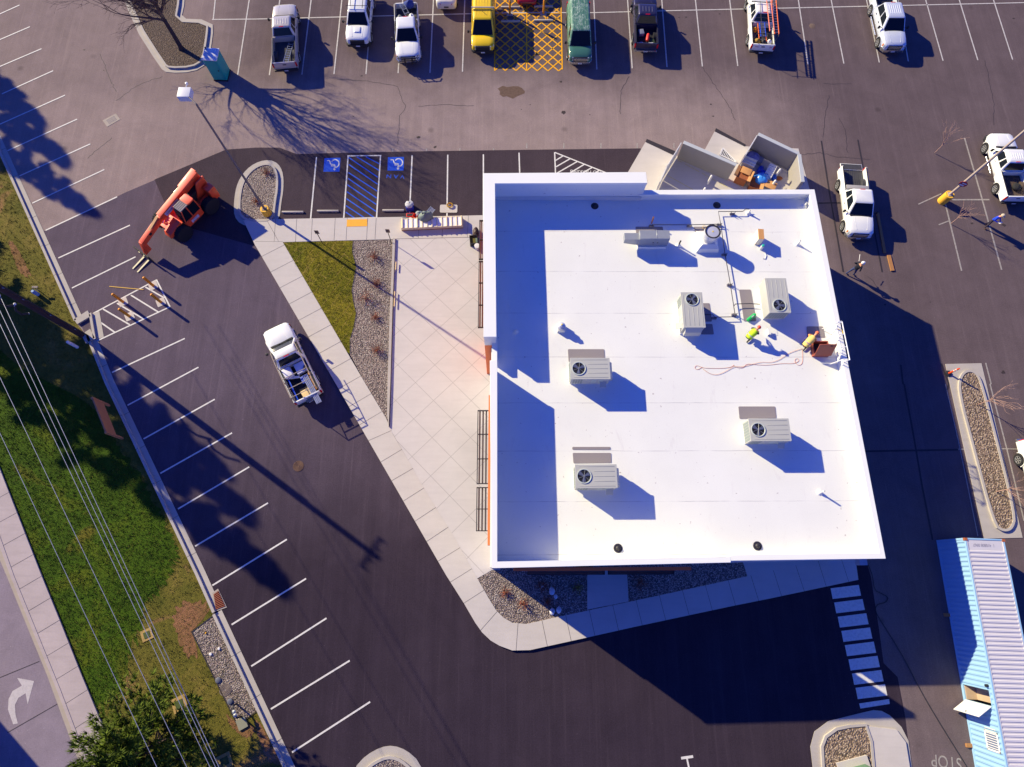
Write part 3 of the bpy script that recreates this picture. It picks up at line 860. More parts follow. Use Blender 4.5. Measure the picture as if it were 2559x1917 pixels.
o = MB().box(4.6, ysw - .04, .16, 5.7, ysw + .02, 2.4).build('door', M('grey steel door', px(120, 124, 140), .5), bld)
MB().box(5.5, ysw - .09, 1.1, 5.6, ysw - .04, 1.2).build('handle', STEEL, o)
p = a2(2148, 1402, 2.5)
MB().box(p[0] - .12, p[1] - .25, 2.2, p[0] + .35, p[1] + .2, 2.7).build('wall_cabinet', M('grey cabinet', px(170, 172, 190), .5), bld)

# ------------------------------------------------------------------ things on the roof
UNITC = M('grey green unit casing', px(184, 184, 184), .5, 0, .05, 1.5)
UNITD = M('unit coil grey', px(140, 150, 152), .6, 0, .3, 30)
DARK = M('dark hollow', (.006, .007, .012), .7)
BLADE = M('fan blade', px(120, 126, 150), .3, .6, .1, 3)
def make_unit():
    t = thing('rooftop_unit', (0, 0, ZD), '', 'air conditioner', 0, 'packaged rooftop air conditioners')
    MB().box(-1.05, -.56, 0, 1.1, .56, .32).build('curb', ROOF, t)
    b = MB().box(-1.15, -.64, .3, 1.15, .64, 1.28).build('casing', UNITC, t, bevel=.03)
    tp = MB().box(-1.18, -.67, 1.27, 1.18, .67, 1.33)
    for y in (-.55, .55): tp.box(-1.0, y - .012, 1.33, 1.05, y + .012, 1.345)
    for y in (-.28, 0, .28): tp.box(-.15, y - .012, 1.33, 1.05, y + .012, 1.345)
    tp.build('top_panel', UNITC, t, bevel=.012, seg=1)
    fx = -.68
    ring = MB().rings([[(fx + r * math.cos(a), r * math.sin(a), z) for a in [2 * math.pi * k / 28 for k in range(28)]] for r, z in ((.42, 1.33), (.42, 1.37), (.375, 1.37), (.36, 1.336))], True, False)
    f = ring.build('fan_shroud', M('bright shroud', px(196, 204, 204), .4), t, smooth=50)
    MB().sheet([(fx + .37 * math.cos(a), .37 * math.sin(a)) for a in [2 * math.pi * k / 28 for k in range(28)]], 1.336).build('fan_well', DARK, f)
    bl = MB().lathe((fx, 0, 0), ((.07, 1.34), (.07, 1.36), (.02, 1.365)), 12)
    for k in range(3):
        a = 2 * math.pi * k / 3 + .5
        u, v = Vector((math.cos(a), math.sin(a), 0)), Vector((-math.sin(a), math.cos(a), 0))
        c = Vector((fx, 0, 1.347))
        bl.hexa([c + u * .06 - v * .05, c + u * .33 - v * .15, c + u * .34 + v * .09 + Vector((0, 0, .012)), c + u * .06 + v * .05] + [q + Vector((0, 0, .008)) for q in (c + u * .06 - v * .05, c + u * .33 - v * .15, c + u * .34 + v * .09 + Vector((0, 0, .012)), c + u * .06 + v * .05)])
    bl.build('fan_blade', BLADE, f)
    gd_ = MB()
    for a in (R(20), R(80), R(140)): gd_.tube([(fx - .38 * math.cos(a), -.38 * math.sin(a), 1.372), (fx + .38 * math.cos(a), .38 * math.sin(a), 1.372)], .006, 4)
    gd_.build('fan_guard', STEEL, f)
    co_ = MB()
    for k in range(7): co_.box(-1.165, -.56 + k * .165, .42, -1.15, -.43 + k * .165, 1.2)
    for k in range(4): co_.box(-1.0 + k * .15, -.655, .42, -.9 + k * .15, -.64, 1.2)
    co_.build('coil_grille', UNITD, t)
    hd = MB().hexa([(1.15, -.5, .5), (1.4, -.5, .5), (1.4, .5, .5), (1.15, .5, .5), (1.15, -.5, 1.22), (1.36, -.5, .95), (1.36, .5, .95), (1.15, .5, 1.22)])
    hd.build('intake_hood', UNITC, t)
    MB().hexa([(.62, -.95, .62), (1.0, -.95, .62), (1.0, -.64, .8), (.62, -.64, .8), (.62, -.95, .66), (1.0, -.95, .66), (1.0, -.64, .84), (.62, -.64, .84)]).build('drain_flap', UNITC, t)
    dt = MB()
    for x in (.1, .5): dt.box(x, -.65, .5, x + .3, -.64, 1.15)
    dt.build('access_panel', M('access panel', px(190, 198, 194), .5), t)
    return t
u0 = make_unit()
units = [((1475, 921), 0, 'grey rooftop unit, fan to the left, nearest the small round vent cap'),
         ((1490, 1190), 0, 'grey rooftop unit with two ribbed mats above it, nearest the bottom left of the roof'),
         ((1924, 1074), 0, 'grey rooftop unit standing alone at the lower right of the roof'),
         ((1732, 774), -90, 'grey rooftop unit with its fan at the top, left of the gas pipe'),
         ((1944, 738), 90, 'grey rooftop unit with its fan at the bottom, above the two roof workers')]
for i, (p, rz, lab) in enumerate(units):
    w = at(*p, ZD + 1.33)
    if i == 0: u0.location = (w.x, w.y, ZD); u0['label'] = lab
    else: dup(u0, (w.x, w.y, ZD), R(rz), lab)

def matm():
    s = N('ribbed grey mat')
    w = s.n('TexWave', bands_direction='Y')
    s.put(w.inputs['Vector'], s.pos(True))
    w.inputs['Scale'].default_value = 5.5
    return s.done(s.mix(w.outputs['Fac'], px(112, 104, 116), px(164, 156, 164)), .8)
MAT = matm()
mats = [([(1419, 873), (1510, 873), (1512, 903), (1421, 905)], 'grey ribbed mat above the unit beside the small round vent'),
        ([(1430, 1117), (1525.5, 1117), (1525.5, 1124), (1430, 1124)], 'narrow strip of ribbed mat, topmost above the lower left unit'),
        ([(1431, 1132), (1527, 1132), (1528, 1157), (1433, 1158)], 'wide ribbed mat directly above the lower left unit'),
        ([(1845, 1016), (1937, 1016), (1940, 1045), (1848, 1047)], 'ribbed mat above the lone lower right unit'),
        ([(1754, 758), (1773, 758), (1779, 804), (1758, 804)], 'small mat right of the unit whose fan points up, upper of two'),
        ([(1753, 810), (1780, 810), (1784, 836), (1752, 836)], 'small mat right of the unit whose fan points up, lower of two'),
        ([(1847, 724), (1876, 724), (1890, 803), (1859, 803)], 'long upright mat with the green bag on its lower end'),
        ([(1588, 567), (1656, 567), (1658, 585), (1590, 585)], 'ribbed mat behind the galvanised box in the parapet shade'),
        ([(1733, 567), (1770, 567), (1774, 590), (1741, 590)], 'small mat behind the round exhaust fan'),
        ([(2015.5, 816), (2056.5, 816), (2062, 844), (2017.5, 844)], 'dark mat beside the open roof hatch')]
for q, lab in mats:
    w = W(q, ZD)
    c = (sum(p[0] for p in w) / 4, sum(p[1] for p in w) / 4)
    tall = abs(w[2][1] - w[1][1]) > abs(w[1][0] - w[0][0])
    pts = [(p[0] - c[0], p[1] - c[1]) for p in w]
    if tall: pts = [(y, -x) for x, y in pts]
    rp = []
    for i in range(4):
        a, b_, d = Vector(pts[i]), Vector(pts[i - 1]), Vector(pts[(i + 1) % 4])
        rp += [tuple(a + (b_ - a).normalized() * .06), tuple(a + ((b_ - a).normalized() + (d - a).normalized()) * .016), tuple(a + (d - a).normalized() * .06)]
    o = MB().prism(rp, .004, .022).build('roof_mat', MAT)
    o.location = (*c, ZD)
    if tall: o.rotation_euler = (0, 0, R(90))
    tag(o, lab, 'mat', 'ribbed walkway mats on the roof')

# galvanised make-up air box
w0, w1 = at(1598, 575, ZD + 1.15), at(1675, 597, ZD + 1.15)
t = thing('makeup_air_unit', ((w0.x + w1.x) / 2, (w0.y + w1.y) / 2, ZD), 'long galvanised metal box with a sloping intake hood on the roof', 'air handler')
hx, hy = (w1.x - w0.x) / 2, abs(w0.y - w1.y) / 2
MB().box(-hx + .05, -hy - .1, 0, hx - .05, hy, .28).build('curb', ROOF, t)
b = MB().box(-hx, -hy, .26, hx, hy, 1.15)
b.box(.12, -hy - .015, .25, .15, hy + .01, 1.17)
b.build('casing', STEEL, t, bevel=.015, seg=1)
MB().hexa([(-hx - .95, -hy * .9, .55), (-hx, -hy * .9, .3), (-hx, hy * .6, .3), (-hx - .95, hy * .6, .55), (-hx - .95, -hy * .9, 1.0), (-hx, -hy * .9, 1.0), (-hx, hy * .6, 1.0), (-hx - .95, hy * .6, 1.0)]).build('intake_hood', STEEL, t)
MB().box(-.05, -hy - .03, .66, 0, -hy, .72).box(.25, -hy - .03, .66, .3, -hy, .72).build('latch', BLACKM, t)
# upblast exhaust fan
w = at(1782, 578, ZD + 1.45)
t = thing('exhaust_fan', (w.x, w.y, ZD), 'round upblast exhaust fan with a dark ring on a white square curb', 'exhaust fan')
MB().rings([[(s_ * a, s_ * b, z) for a, b in ((-1, -1), (1, -1), (1, 1), (-1, 1))] for s_, z in ((.74, 0), (.66, .35), (.42, .55))]).build('curb', ROOF, t)
SPUN = M('spun aluminium', px(214, 214, 228), .35, .3, .05, 2)
MB().lathe((0, 0, 0), ((.38, .5), (.4, .75), (.5, .9), (.53, 1.2), (.5, 1.42), (.49, 1.42), (.49, 1.0)), 32).build('windband', SPUN, t, smooth=50)
MB().rings([[(r * math.cos(a), r * math.sin(a), z) for a in [2 * math.pi * k / 32 for k in range(32)]] for r, z in ((.5, 1.4), (.51, 1.43), (.42, 1.44), (.38, 1.3))], True, False).build('dark_ring', BLACKM, t, smooth=50)
MB().lathe((0, 0, 0), ((.4, 1.2), (.4, 1.4), (.1, 1.42)), 32).build('motor_cover', SPUN, t, smooth=40)
MB().lathe((.0, .0, 0), ((.05, 1.41), (.05, 1.44), (.01, 1.445)), 10).build('sticker', M('yellow sticker', px(250, 214, 40), .5), t)
# small vent fan
w = at(1404, 812, ZD + .7)
t = thing('roof_vent', (w.x, w.y, ZD), 'small white round vent cap with a yellow dot on a square base', 'vent')
MB().box(-.24, -.24, 0, .24, .24, .35).build('curb', ROOF, t)
MB().lathe((0, 0, 0), ((.12, .33), (.26, .4), (.25, .55), (.16, .6), (.16, .7), (.09, .75), (.03, .77)), 20).build('cap', SPUN, t, smooth=50)
MB().lathe((0, 0, 0), ((.045, .76), (.045, .785), (.01, .79)), 10).build('sticker', M('yellow sticker', px(250, 214, 40), .5), t)
# drains
dlab = ['black roof drain in the shade of the north parapet, left one', 'black roof drain near the gas pipe by the north parapet', 'dark roof drain ring near the bottom edge, left one', 'dark roof drain ring near the bottom edge, right one']
for (x, y), lab in zip(tl(2, 1, (712, 121), (1765, 114)) + tl(2, 2, (913, 1416), (2116, 1396)), dlab):
    w = at(x, y, ZD)
    t = thing('roof_drain', (w.x, w.y, ZD), lab, 'drain', 0, 'roof drains')
    MB().lathe((0, 0, 0), ((.26, .002), (.24, .03), (.17, .03), (.17, .012)), 20).build('flange', M('drain iron', px(60, 58, 74), .5, .3), t, smooth=50)
    MB().lathe((0, 0, 0), ((.15, .01), (.15, .06), (.11, .12), (.03, .14)), 14).build('strainer', BLACKM, t, smooth=50)
# vent pipes
for (x, y), lab, h in ((tl(2, 1, (32, 1205))[0], 'short plastic pipe stub in the shade of the left parapet', .3), (tl(3, 2, (445, 935))[0], 'white vent pipe alone near the lower right corner of the roof', .62), (tl(3, 1, (252, 452))[0], 'white vent pipe near the upper right edge of the roof', .5), (tl(3, 1, (315, 118))[0], 'white pipe bend in the upper right roof corner', .35), (tl(2, 1, (2035, 185))[0], 'white gas pipe riser boot at the end of the roof pipe', .4), (tl(2, 1, (1432, 463))[0], 'thin black pipe stub right of the galvanised box', .6)):
    w = at(x, y, ZD)
    t = thing('vent_pipe', (w.x, w.y, ZD), lab, 'pipe')
    MB().lathe((0, 0, 0), ((.2, .003), (.1, .06), (.075, .2), (.07, .21)), 14).build('boot', ROOF, t, smooth=60)
    k = MB().lathe((0, 0, 0), ((.05, .1), (.05, h), (.036, h), (.036, h - .1)), 12)
    k.build('pipe', ROOF if 'black' not in lab else BLACKM, t, smooth=50)
# gas pipe on blocks
GP = M('dark gas pipe', px(54, 50, 62), .5, .2)
t = thing('gas_pipe', at(*tl(2, 1, (1800, 275))[0], ZD), 'thin dark gas pipe with bends running down the roof on small supports', 'pipe')
L0 = t.location.copy()
def gp(*pts): return [at(x, y, ZD + .22) - L0 for x, y in tl(2, 1, *pts)]
k = MB()
for pts in (gp((1205, 282), (1535, 283), (1795, 276)), gp((2045, 147), (2012, 147), (1990, 167), (1778, 168), (1798, 274), (1835, 532), (1881, 792), (1921, 1050), (1930, 1076), (1745, 1079), (1735, 1060), (1660, 1056)), gp((1910, 985), (1925, 966), (2050, 962), (2140, 968))):
    k.tube(pts, .026, 8)
k.build('pipe_run', GP, t)
for q in gp((1205, 282), (1533, 283), (1790, 273), (1905, 178), (1835, 532), (1881, 792), (1921, 1050), (1747, 1080)):
    s_ = MB().box(q.x - .16, q.y - .06, -.0, q.x + .16, q.y + .06, .12).box(q.x - .14, q.y - .02, .12, q.x - .11, q.y + .02, .3).box(q.x + .11, q.y - .02, .12, q.x + .14, q.y + .02, .3)
    s_.build('pipe_support', M('grey support', px(120, 116, 130), .6), t)
q = gp((1205, 262))[0]
MB().tube([q + Vector((0, 0, -.1)), q + Vector((0, .1, .5))], .05, 8).build('regulator', M('copper regulator', px(176, 116, 80), .4, .4), t)
# cardboard box, teal can, green bag, sheet scraps
CARD = M('brown cardboard', px(206, 150, 96), .8, 0, .1, 3)
w = at(*tl(2, 1, (2148, 362))[0], ZD + .75)
t = thing('cardboard_box', (w.x, w.y, ZD), 'tall upright cardboard box with white sides standing on the roof', 'box', R(-4))
MB().box(-.18, -.37, 0, .18, .37, .73).build('carton', M('white carton side', px(236, 224, 208), .7), t)
MB().box(-.185, -.375, .73, -.004, .375, .745).box(.004, -.375, .73, .185, .375, .745).build('flap', CARD, t)
w = at(*tl(2, 1, (2143, 490))[0], ZD)
t = thing('pump_sprayer', (w.x, w.y, ZD), 'small white canister with a teal top beside the tall box', 'canister')
MB().lathe((0, 0, 0), ((.1, 0), (.11, .05), (.11, .3), (.06, .36)), 14).build('tank', SPUN, t, smooth=50)
MB().lathe((0, 0, 0), ((.07, .34), (.08, .48), (.05, .52)), 12).build('cap', M('teal plastic', px(40, 190, 170), .5), t, smooth=50)
MB().tube([(.05, -.1, .05), (.25, -.3, .03), (.3, -.5, .02), (.2, -.75, .02), (.05, -.72, .02)], .03, 6).build('hose', SPUN, t)
w = at(*tl(2, 1, (2058, 1088))[0], ZD)
t = thing('tool_bag', (w.x, w.y, ZD + .02), 'bright green tool bag on the upright ribbed mat', 'bag', R(38))
MB().rings([[(x, y * k_, z) for y, z in ((-.1, .0), (.1, .0), (.12, .1), (.06, .2), (-.06, .2), (-.12, .1))] for x, k_ in ((-.34, .7), (-.3, 1), (.3, 1), (.34, .7))]).build('bag', M('green nylon', px(20, 178, 96), .6), t, bevel=.02)
MB().box(-.05, -.03, .2, .15, .03, .212).build('patch', SPUN, t)
w = at(*tl(3, 1, (12, 1215))[0], ZD)
o = MB().box(-.17, -.2, .22, .0, .2, .235).hexa([(-.17, -.2, .0), (-.155, -.2, 0), (-.155, .2, 0), (-.17, .2, 0), (-.17, -.2, .22), (-.155, -.2, .22), (-.155, .2, .22), (-.17, .2, .22)]).box(.0, -.18, .0, .5, .2, .012).build('carton_sheet', ROOF)
o.location = (w.x, w.y, ZD + .005)
tag(o, 'open white carton lying on the roof between the two workers', 'carton')
w = at(*tl(2, 1, (1655, 310))[0], ZD)
o = MB().tube([(.13 * math.cos(a), .13 * math.sin(a), .06 + .02 * (k % 3)) for k, a in enumerate([.35 * i for i in range(54)])], .012, 5).build('hose_coil', M('yellow hose', px(226, 180, 60), .5))
o.location = (w.x, w.y, ZD)
tag(o, 'small yellow hose coil beside the exhaust fan', 'hose')
# roof hatch
RUST = M('red brown painted steel', px(166, 84, 66), .5, .1, .1, 2)
c = [at(x, y, ZD + .3) for x, y in tl(3, 1, (393, 1418), (545, 1418), (521, 1275), (374, 1275))]
hc = (c[0] + c[1] + c[2] + c[3]) / 4
t = thing('roof_hatch', (hc.x, hc.y, ZD), 'red brown steel roof hatch with its lid propped open', 'hatch')
hw, hh = .5, .47
k = MB()
for b_ in ((-hw, -hh, hw, -hh + .06), (-hw, hh - .06, hw, hh), (-hw, -hh + .06, -hw + .06, hh - .06), (hw - .06, -hh + .06, hw, hh - .06)): k.box(b_[0], b_[1], 0, b_[2], b_[3], .32)
k.build('curb', RUST, t)
MB().box(-hw + .06, -hh + .06, .0, hw - .06, hh - .06, .012).build('opening', DARK, t)
ld = MB()
a, b_, d = Vector((-hw - .03, -hh - .02, .33)), Vector((2 * hw + .06, 0, 0)), Vector((0, .42, .86))
n_ = Vector((0, -.045, .02))
ld.hexa([a, a + b_, a + b_ + d, a + d, a + n_, a + b_ + n_, a + b_ + d + n_, a + d + n_])
o = ld.build('lid', RUST, t, bevel=.01, seg=1)
q = a + b_ * .72 + d * .86 + n_ * 1.2
MB().box(q.x - .05, q.y - .02, q.z - .02, q.x + .05, q.y + .01, q.z + .02).build('handle', BLACKM, o)
MB().tube([(.45, -.4, .33), (.45, -.05, .75)], .012, 5).build('hold_open_arm', BLACKM, t)
# guard rail at the roof edge
RAIL = M('white rail pipe', px(238, 238, 244), .4)
ra, rb = at(*tl(3, 1, (640, 1120))[0], ZD + 1.1), at(*tl(3, 1, (706, 1448))[0], ZD + 1.1)
t = thing('guard_rail', (ra.x, ra.y, ZD), 'white tubular guard rail along the right roof edge by the hatch', 'railing')
d = rb - ra
k = MB()
k.tube([Vector((-.28, .0, 1.1)), Vector((-.03, .03, 1.1)), Vector((0, 0, 1.1))] + [d * .5 + Vector((0, 0, 1.1)), d + Vector((0, 0, 1.1)), d + Vector((-.3, -.12, 1.1))], .035, 8)
k.tube([Vector((-.1, 0, .6)), d + Vector((-.1, 0, .6))], .03, 8)
k.build('rail', RAIL, t)
for f_ in (.02, .33, .66, .98):
    q = d * f_
    MB().tube([q + Vector((-.75, .0, .1)), q + Vector((-.72, 0, .15)), q + Vector((-.35, 0, 1.08)), q + Vector((0, 0, 1.1))], .028, 8).tube([q + Vector((-.1, 0, .6)), q + Vector((-.1, 0, 1.1))], .025, 6).build('stanchion', RAIL, t)
MB().tube([d * .18 + Vector((-.3, 0, 1.02)), d * .2 + Vector((0, .02, .9)), d * .3 + Vector((0, 0, 1.0))], .02, 5).build('yellow_chain', M('yellow chain', px(236, 190, 40), .5), t)
# orange extension cord
def cord(name, px_pts, z, r, mat, label, it=2):
    pts = smooth_poly(px_pts, it, False)
    o = MB().tube([at(x, y, z) for x, y in pts], r, 6).build(name, mat)
    return tag(o, label, 'cord')
cp = tl(2, 1, (1640, 1510), (1600, 1535), (1570, 1520), (1590, 1492), (1640, 1515), (1680, 1520), (1800, 1522), (1890, 1512), (1920, 1488), (1900, 1500), (1960, 1520), (2000, 1515), (2020, 1480), (2100, 1490), (2209, 1495)) + tl(3, 1, (120, 1478), (220, 1482), (270, 1460), (262, 1436), (235, 1440), (232, 1470), (265, 1500), (300, 1480), (300, 1410), (298, 1360))
cord('extension_cord', cp, ZD + .012, .009, M('orange cord', px(220, 140, 96), .5), 'orange extension cord looping across the white roof to the hatch')
cp = tl(2, 1, (1640, 1520), (1690, 1560), (1750, 1580), (1820, 1560), (1920, 1500), (1980, 1510), (2050, 1490), (2150, 1465), (2209, 1470)) + tl(3, 1, (50, 1465), (110, 1440), (170, 1395), (230, 1370), (298, 1350))
cord('extension_cord', cp, ZD + .03, .009, M('orange cord', px(220, 140, 96), .5), 'second orange cord running up to the kneeling worker by the hatch')
# ------------------------------------------------------------------ vehicles
def car_paint(name, c, metal=0.0): return M(name, c, .32, metal, .03, .8, 0, .6, .4)
WHITEP = car_paint('white car paint', px(236, 236, 242))
SILVERP = car_paint('pale champagne paint', px(206, 198, 194), .25)
NAVYP = car_paint('dark navy paint', (.028, .026, .06), .2)
YELP = car_paint('yellow van paint', px(252, 206, 16))
GREENP = car_paint('faded green paint', px(62, 108, 96))
CREAMP = car_paint('cream white paint', px(232, 226, 216))
REDP = car_paint('dark red paint', px(150, 16, 22))
BLUSIL = car_paint('bluish silver paint', px(206, 212, 232), .1)
RUBBER = M('black rubber', (.016, .016, .018), .85, 0, .3, 6)
RIM = M('alloy rim', px(190, 190, 198), .35, .6, .05, 3)
CHROME = M('chrome', px(210, 212, 220), .15, .9, .03, 2)
TRIM = M('black plastic trim', (.018, .018, .021), .6, 0, .2, 4)
LINER = M('grey bed liner', (.05, .05, .056), .8, 0, .35, 3)
TAIL = M('red tail lamp', px(216, 24, 40), .2, 0, .05, 2)
LAMP = M('clear lamp lens', px(206, 212, 220), .1, 0, .1, 6)
AMBER = M('amber lens', px(244, 120, 40), .2)
PLATE = M('number plate', px(196, 200, 214), .5)
CARGL = M('tinted car glass', (.008, .012, .018), .12, 0, .15, 1, 0, 0, .25)

def wheel(parent, x, y, r=.4, w=.26, side=1):
    k = MB()
    prof = ((r * .6, -w / 2), (r * .96, -w / 2), (r, -w * .3), (r, w * .3), (r * .96, w / 2), (r * .62, w / 2))
    n = 24
    k.rings([[(x + side * d, y + q * math.cos(a), r + q * math.sin(a)) for a in [2 * math.pi * i / n for i in range(n)]] for q, d in prof])
    o = k.build('wheel', RUBBER, parent, smooth=35)
    k = MB()
    xo = x + side * (w / 2 - .03)
    k.rings([[(xo + side * d, y + q * math.cos(a), r + q * math.sin(a)) for a in [2 * math.pi * i / n for i in range(n)]] for q, d in ((r * .62, .04), (r * .56, .04), (r * .5, .0), (.01, .0))], True, False)
    for i in range(6):
        a = 2 * math.pi * i / 6
        k.bar((xo + side * .02, y + .05 * math.cos(a), r + .05 * math.sin(a)), (xo + side * .02, y + r * .54 * math.cos(a), r + r * .54 * math.sin(a)), .06, .03, (side, 0, 0))
    k.build('rim', RIM, o)
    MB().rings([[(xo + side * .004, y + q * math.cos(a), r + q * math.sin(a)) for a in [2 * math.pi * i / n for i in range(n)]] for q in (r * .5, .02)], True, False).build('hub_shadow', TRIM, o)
    return o
def rrect(x0, x1, y0, y1, z, rad, n=4, zf=None):
    pts = []
    for cx_, cy_, a0 in ((x1 - rad, y1 - rad, 0), (x0 + rad, y1 - rad, 90), (x0 + rad, y0 + rad, 180), (x1 - rad, y0 + rad, 270)):
        for k in range(n + 1):
            a = R(a0 + 90 * k / n)
            pts.append((cx_ + rad * math.cos(a), cy_ + rad * math.sin(a), z))
    return pts
def hull(stations, mat, t, name='body', bev=True):
    """lower body: rounded cross-sections at (y, half width, bottom, top, crown)"""
    rs = []
    for y, w, zb, zt, cr in stations:
        h = [(w * .9, zb), (w * .985, zb + .08), (w, zb + (zt - zb) * .45), (w * .99, zt - .16), (w * .955, zt - .05), (w * .88, zt - .005), (w * .55, zt + cr * .7), (0, zt + cr)]
        rs.append([(x, y, z) for x, z in h] + [(-x, y, z) for x, z in h[-2::-1]])
    return MB().rings(rs).build(name, mat, t, smooth=50)
def pane(t, name, q, out, mat=CARGL, th=.012):
    """window pane lying on a body face: q = 4 corners, pushed outward"""
    q = [Vector(p) for p in q]
    n = (q[1] - q[0]).cross(q[3] - q[0]).normalized()
    if n.dot(Vector(out)) < 0: n = -n
    a, b = [p + n * .004 for p in q], [p + n * (.004 + th) for p in q]
    return MB().hexa(a + b).build(name, mat, t, bevel=.004, seg=1)
def lerp(a, b, f): return tuple(a[i] + (b[i] - a[i]) * f for i in range(3))
def cab(t, mat, W_, yw, yr0, yr1, yb, zb, zr, splits, tilt=.2, ribs=0, name='cab'):
    """greenhouse between the belt line zb and the roof zr, with its panes"""
    wb, wt = W_ - .05, W_ - .05 - tilt
    rs = [rrect(-wb, wb, yb, yw, zb - .06, .07), rrect(-wb, wb, yb, yw, zb, .07)]
    for f in (.35, .7, .93):
        rs.append(rrect(-(wb + (wt - wb) * f), wb + (wt - wb) * f, yb + (yr1 - yb) * f, yw + (yr0 - yw) * f, zb + (zr - zb) * f, .08 + .06 * f))
    rs += [rrect(-wt + .03, wt - .03, yr1 + .04, yr0 - .06, zr - .01, .14), rrect(-wt + .14, wt - .14, yr1 + .16, yr0 - .2, zr + .02, .1)]
    o = MB().rings(rs).build(name, mat, t, smooth=42)
    if ribs:
        k = MB()
        for i in range(ribs):
            x = (-1 + 2 * (i + .5) / ribs) * (wt - .22)
            k.hexa([(x - .05, yr1 + .25, zr + .012), (x + .05, yr1 + .25, zr + .012), (x + .05, yr0 - .3, zr + .012), (x - .05, yr0 - .3, zr + .012), (x - .025, yr1 + .29, zr + .034), (x + .025, yr1 + .29, zr + .034), (x + .025, yr0 - .34, zr + .034), (x - .025, yr0 - .34, zr + .034)])
        k.build('roof_ribs', mat, o)
    def P(x, y0, y1, f): return (x * (wb + (wt - wb) * f), y0 + (y1 - y0) * f, zb + (zr - zb) * f)
    ins = .9
    pane(t, 'windscreen', [P(-ins, yw, yr0, .06), P(ins, yw, yr0, .06), P(ins * .97, yw, yr0, .92), P(-ins * .97, yw, yr0, .92)], (0, 1, .3))
    pane(t, 'rear_window', [P(-.84, yb, yr1, .12), P(.84, yb, yr1, .12), P(.82, yb, yr1, .88), P(-.82, yb, yr1, .88)], (0, -1, .3))
    for s_ in (1, -1):
        for (f0, f1) in splits:
            lo = lambda f: (s_ * (wb + (wt - wb) * .1), yb + (yw - yb) * f, zb + (zr - zb) * .1)
            g0_, g1_ = max(f0, .04), min(f1, .97)
            up = lambda f: (s_ * (wb + (wt - wb) * .84), (yb + (yr1 - yb) * .84) + ((yw + (yr0 - yw) * .84) - (yb + (yr1 - yb) * .84)) * f, zb + (zr - zb) * .84)
            pane(t, 'side_window', [lo(g0_), lo(g1_), up(g1_), up(g0_)], (s_, 0, .2))
    wp = MB()
    for x in (-.45, .2): wp.tube([(x, yw + .05, zb + .03), (x + .5, yw - .03, zb + .12)], .012, 4)
    wp.build('wiper', TRIM, t)
    return o
def mirrors(t, W_, y, z, mat=TRIM, out=.22):
    for s_ in (1, -1):
        MB().rings([rrect(s_ * (W_ + out) - .09, s_ * (W_ + out) + .09, y - .06, y + .06, z + q, .04, 2) for q in (-.1, .12)]).tube([(s_ * (W_ - .05), y + .03, z - .02), (s_ * (W_ + out), y, z)], .025, 6).build('mirror', mat, t, bevel=.02)
def front_end(t, W_, yf, mat, bumper, grille=TRIM, guard=False, zt=1.05):
    MB().rings([[(x, y, z) for x, z in ((-W_ * .98, .42), (W_ * .98, .42), (W_ * .98, .68), (-W_ * .98, .68))] for y in (yf - .35, yf - .14)] + [[(x, y, z) for x, z in ((-W_ * .84, .44), (W_ * .84, .44), (W_ * .84, .67), (-W_ * .84, .67))] for y in (yf + .03, yf + .08)]).build('front_bumper', bumper, t, bevel=.03)
    g = MB().hexa([(-W_ * .58, yf - .1, .68), (W_ * .58, yf - .1, .68), (W_ * .58, yf + .03, .68), (-W_ * .58, yf + .03, .68), (-W_ * .6, yf - .12, zt), (W_ * .6, yf - .12, zt), (W_ * .6, yf - .0, zt - .04), (-W_ * .6, yf - .0, zt - .04)])
    g = g.build('grille', grille, t, bevel=.02)
    b = MB()
    for z in (.76, .86, .95): b.hexa([(-W_ * .55, yf - .02, z), (W_ * .55, yf - .02, z), (W_ * .55, yf + .045, z), (-W_ * .55, yf + .045, z), (-W_ * .55, yf - .02, z + .03), (W_ * .55, yf - .02, z + .03), (W_ * .55, yf + .035, z + .03), (-W_ * .55, yf + .035, z + .03)])
    b.build('grille_bars', CHROME if bumper is CHROME else TRIM, g)
    for s_ in (1, -1):
        k = MB().hexa([(s_ * W_ * .6, yf - .14, .74), (s_ * W_ * .93, yf - .3, .74), (s_ * W_ * .93, yf - .14, .74), (s_ * W_ * .6, yf + .02, .74), (s_ * W_ * .6, yf - .18, zt - .02), (s_ * W_ * .93, yf - .34, zt - .02), (s_ * W_ * .93, yf - .19, zt - .04), (s_ * W_ * .6, yf - .03, zt - .02)])
        o = k.build('headlight', LAMP, t, bevel=.01, seg=1)
        MB().box(s_ * W_ * .9 - .03, yf - .36, .76, s_ * W_ * .9 + .075, yf - .26, zt - .1).build('indicator', AMBER, o)
    MB().box(-.16, yf + .085, .48, .16, yf + .1, .6).build('number_plate', PLATE, t)
    if guard:
        k = MB()
        for z in (.62, .85, 1.08): k.tube([(-W_ * .85, yf - .1, z), (-W_ * .7, yf + .2, z), (W_ * .7, yf + .2, z), (W_ * .85, yf - .1, z)], .035, 6)
        for x in (-.3, .3): k.box(x - .04, yf + .16, .45, x + .04, yf + .23, 1.14)
        k.build('grille_guard', TRIM, t)
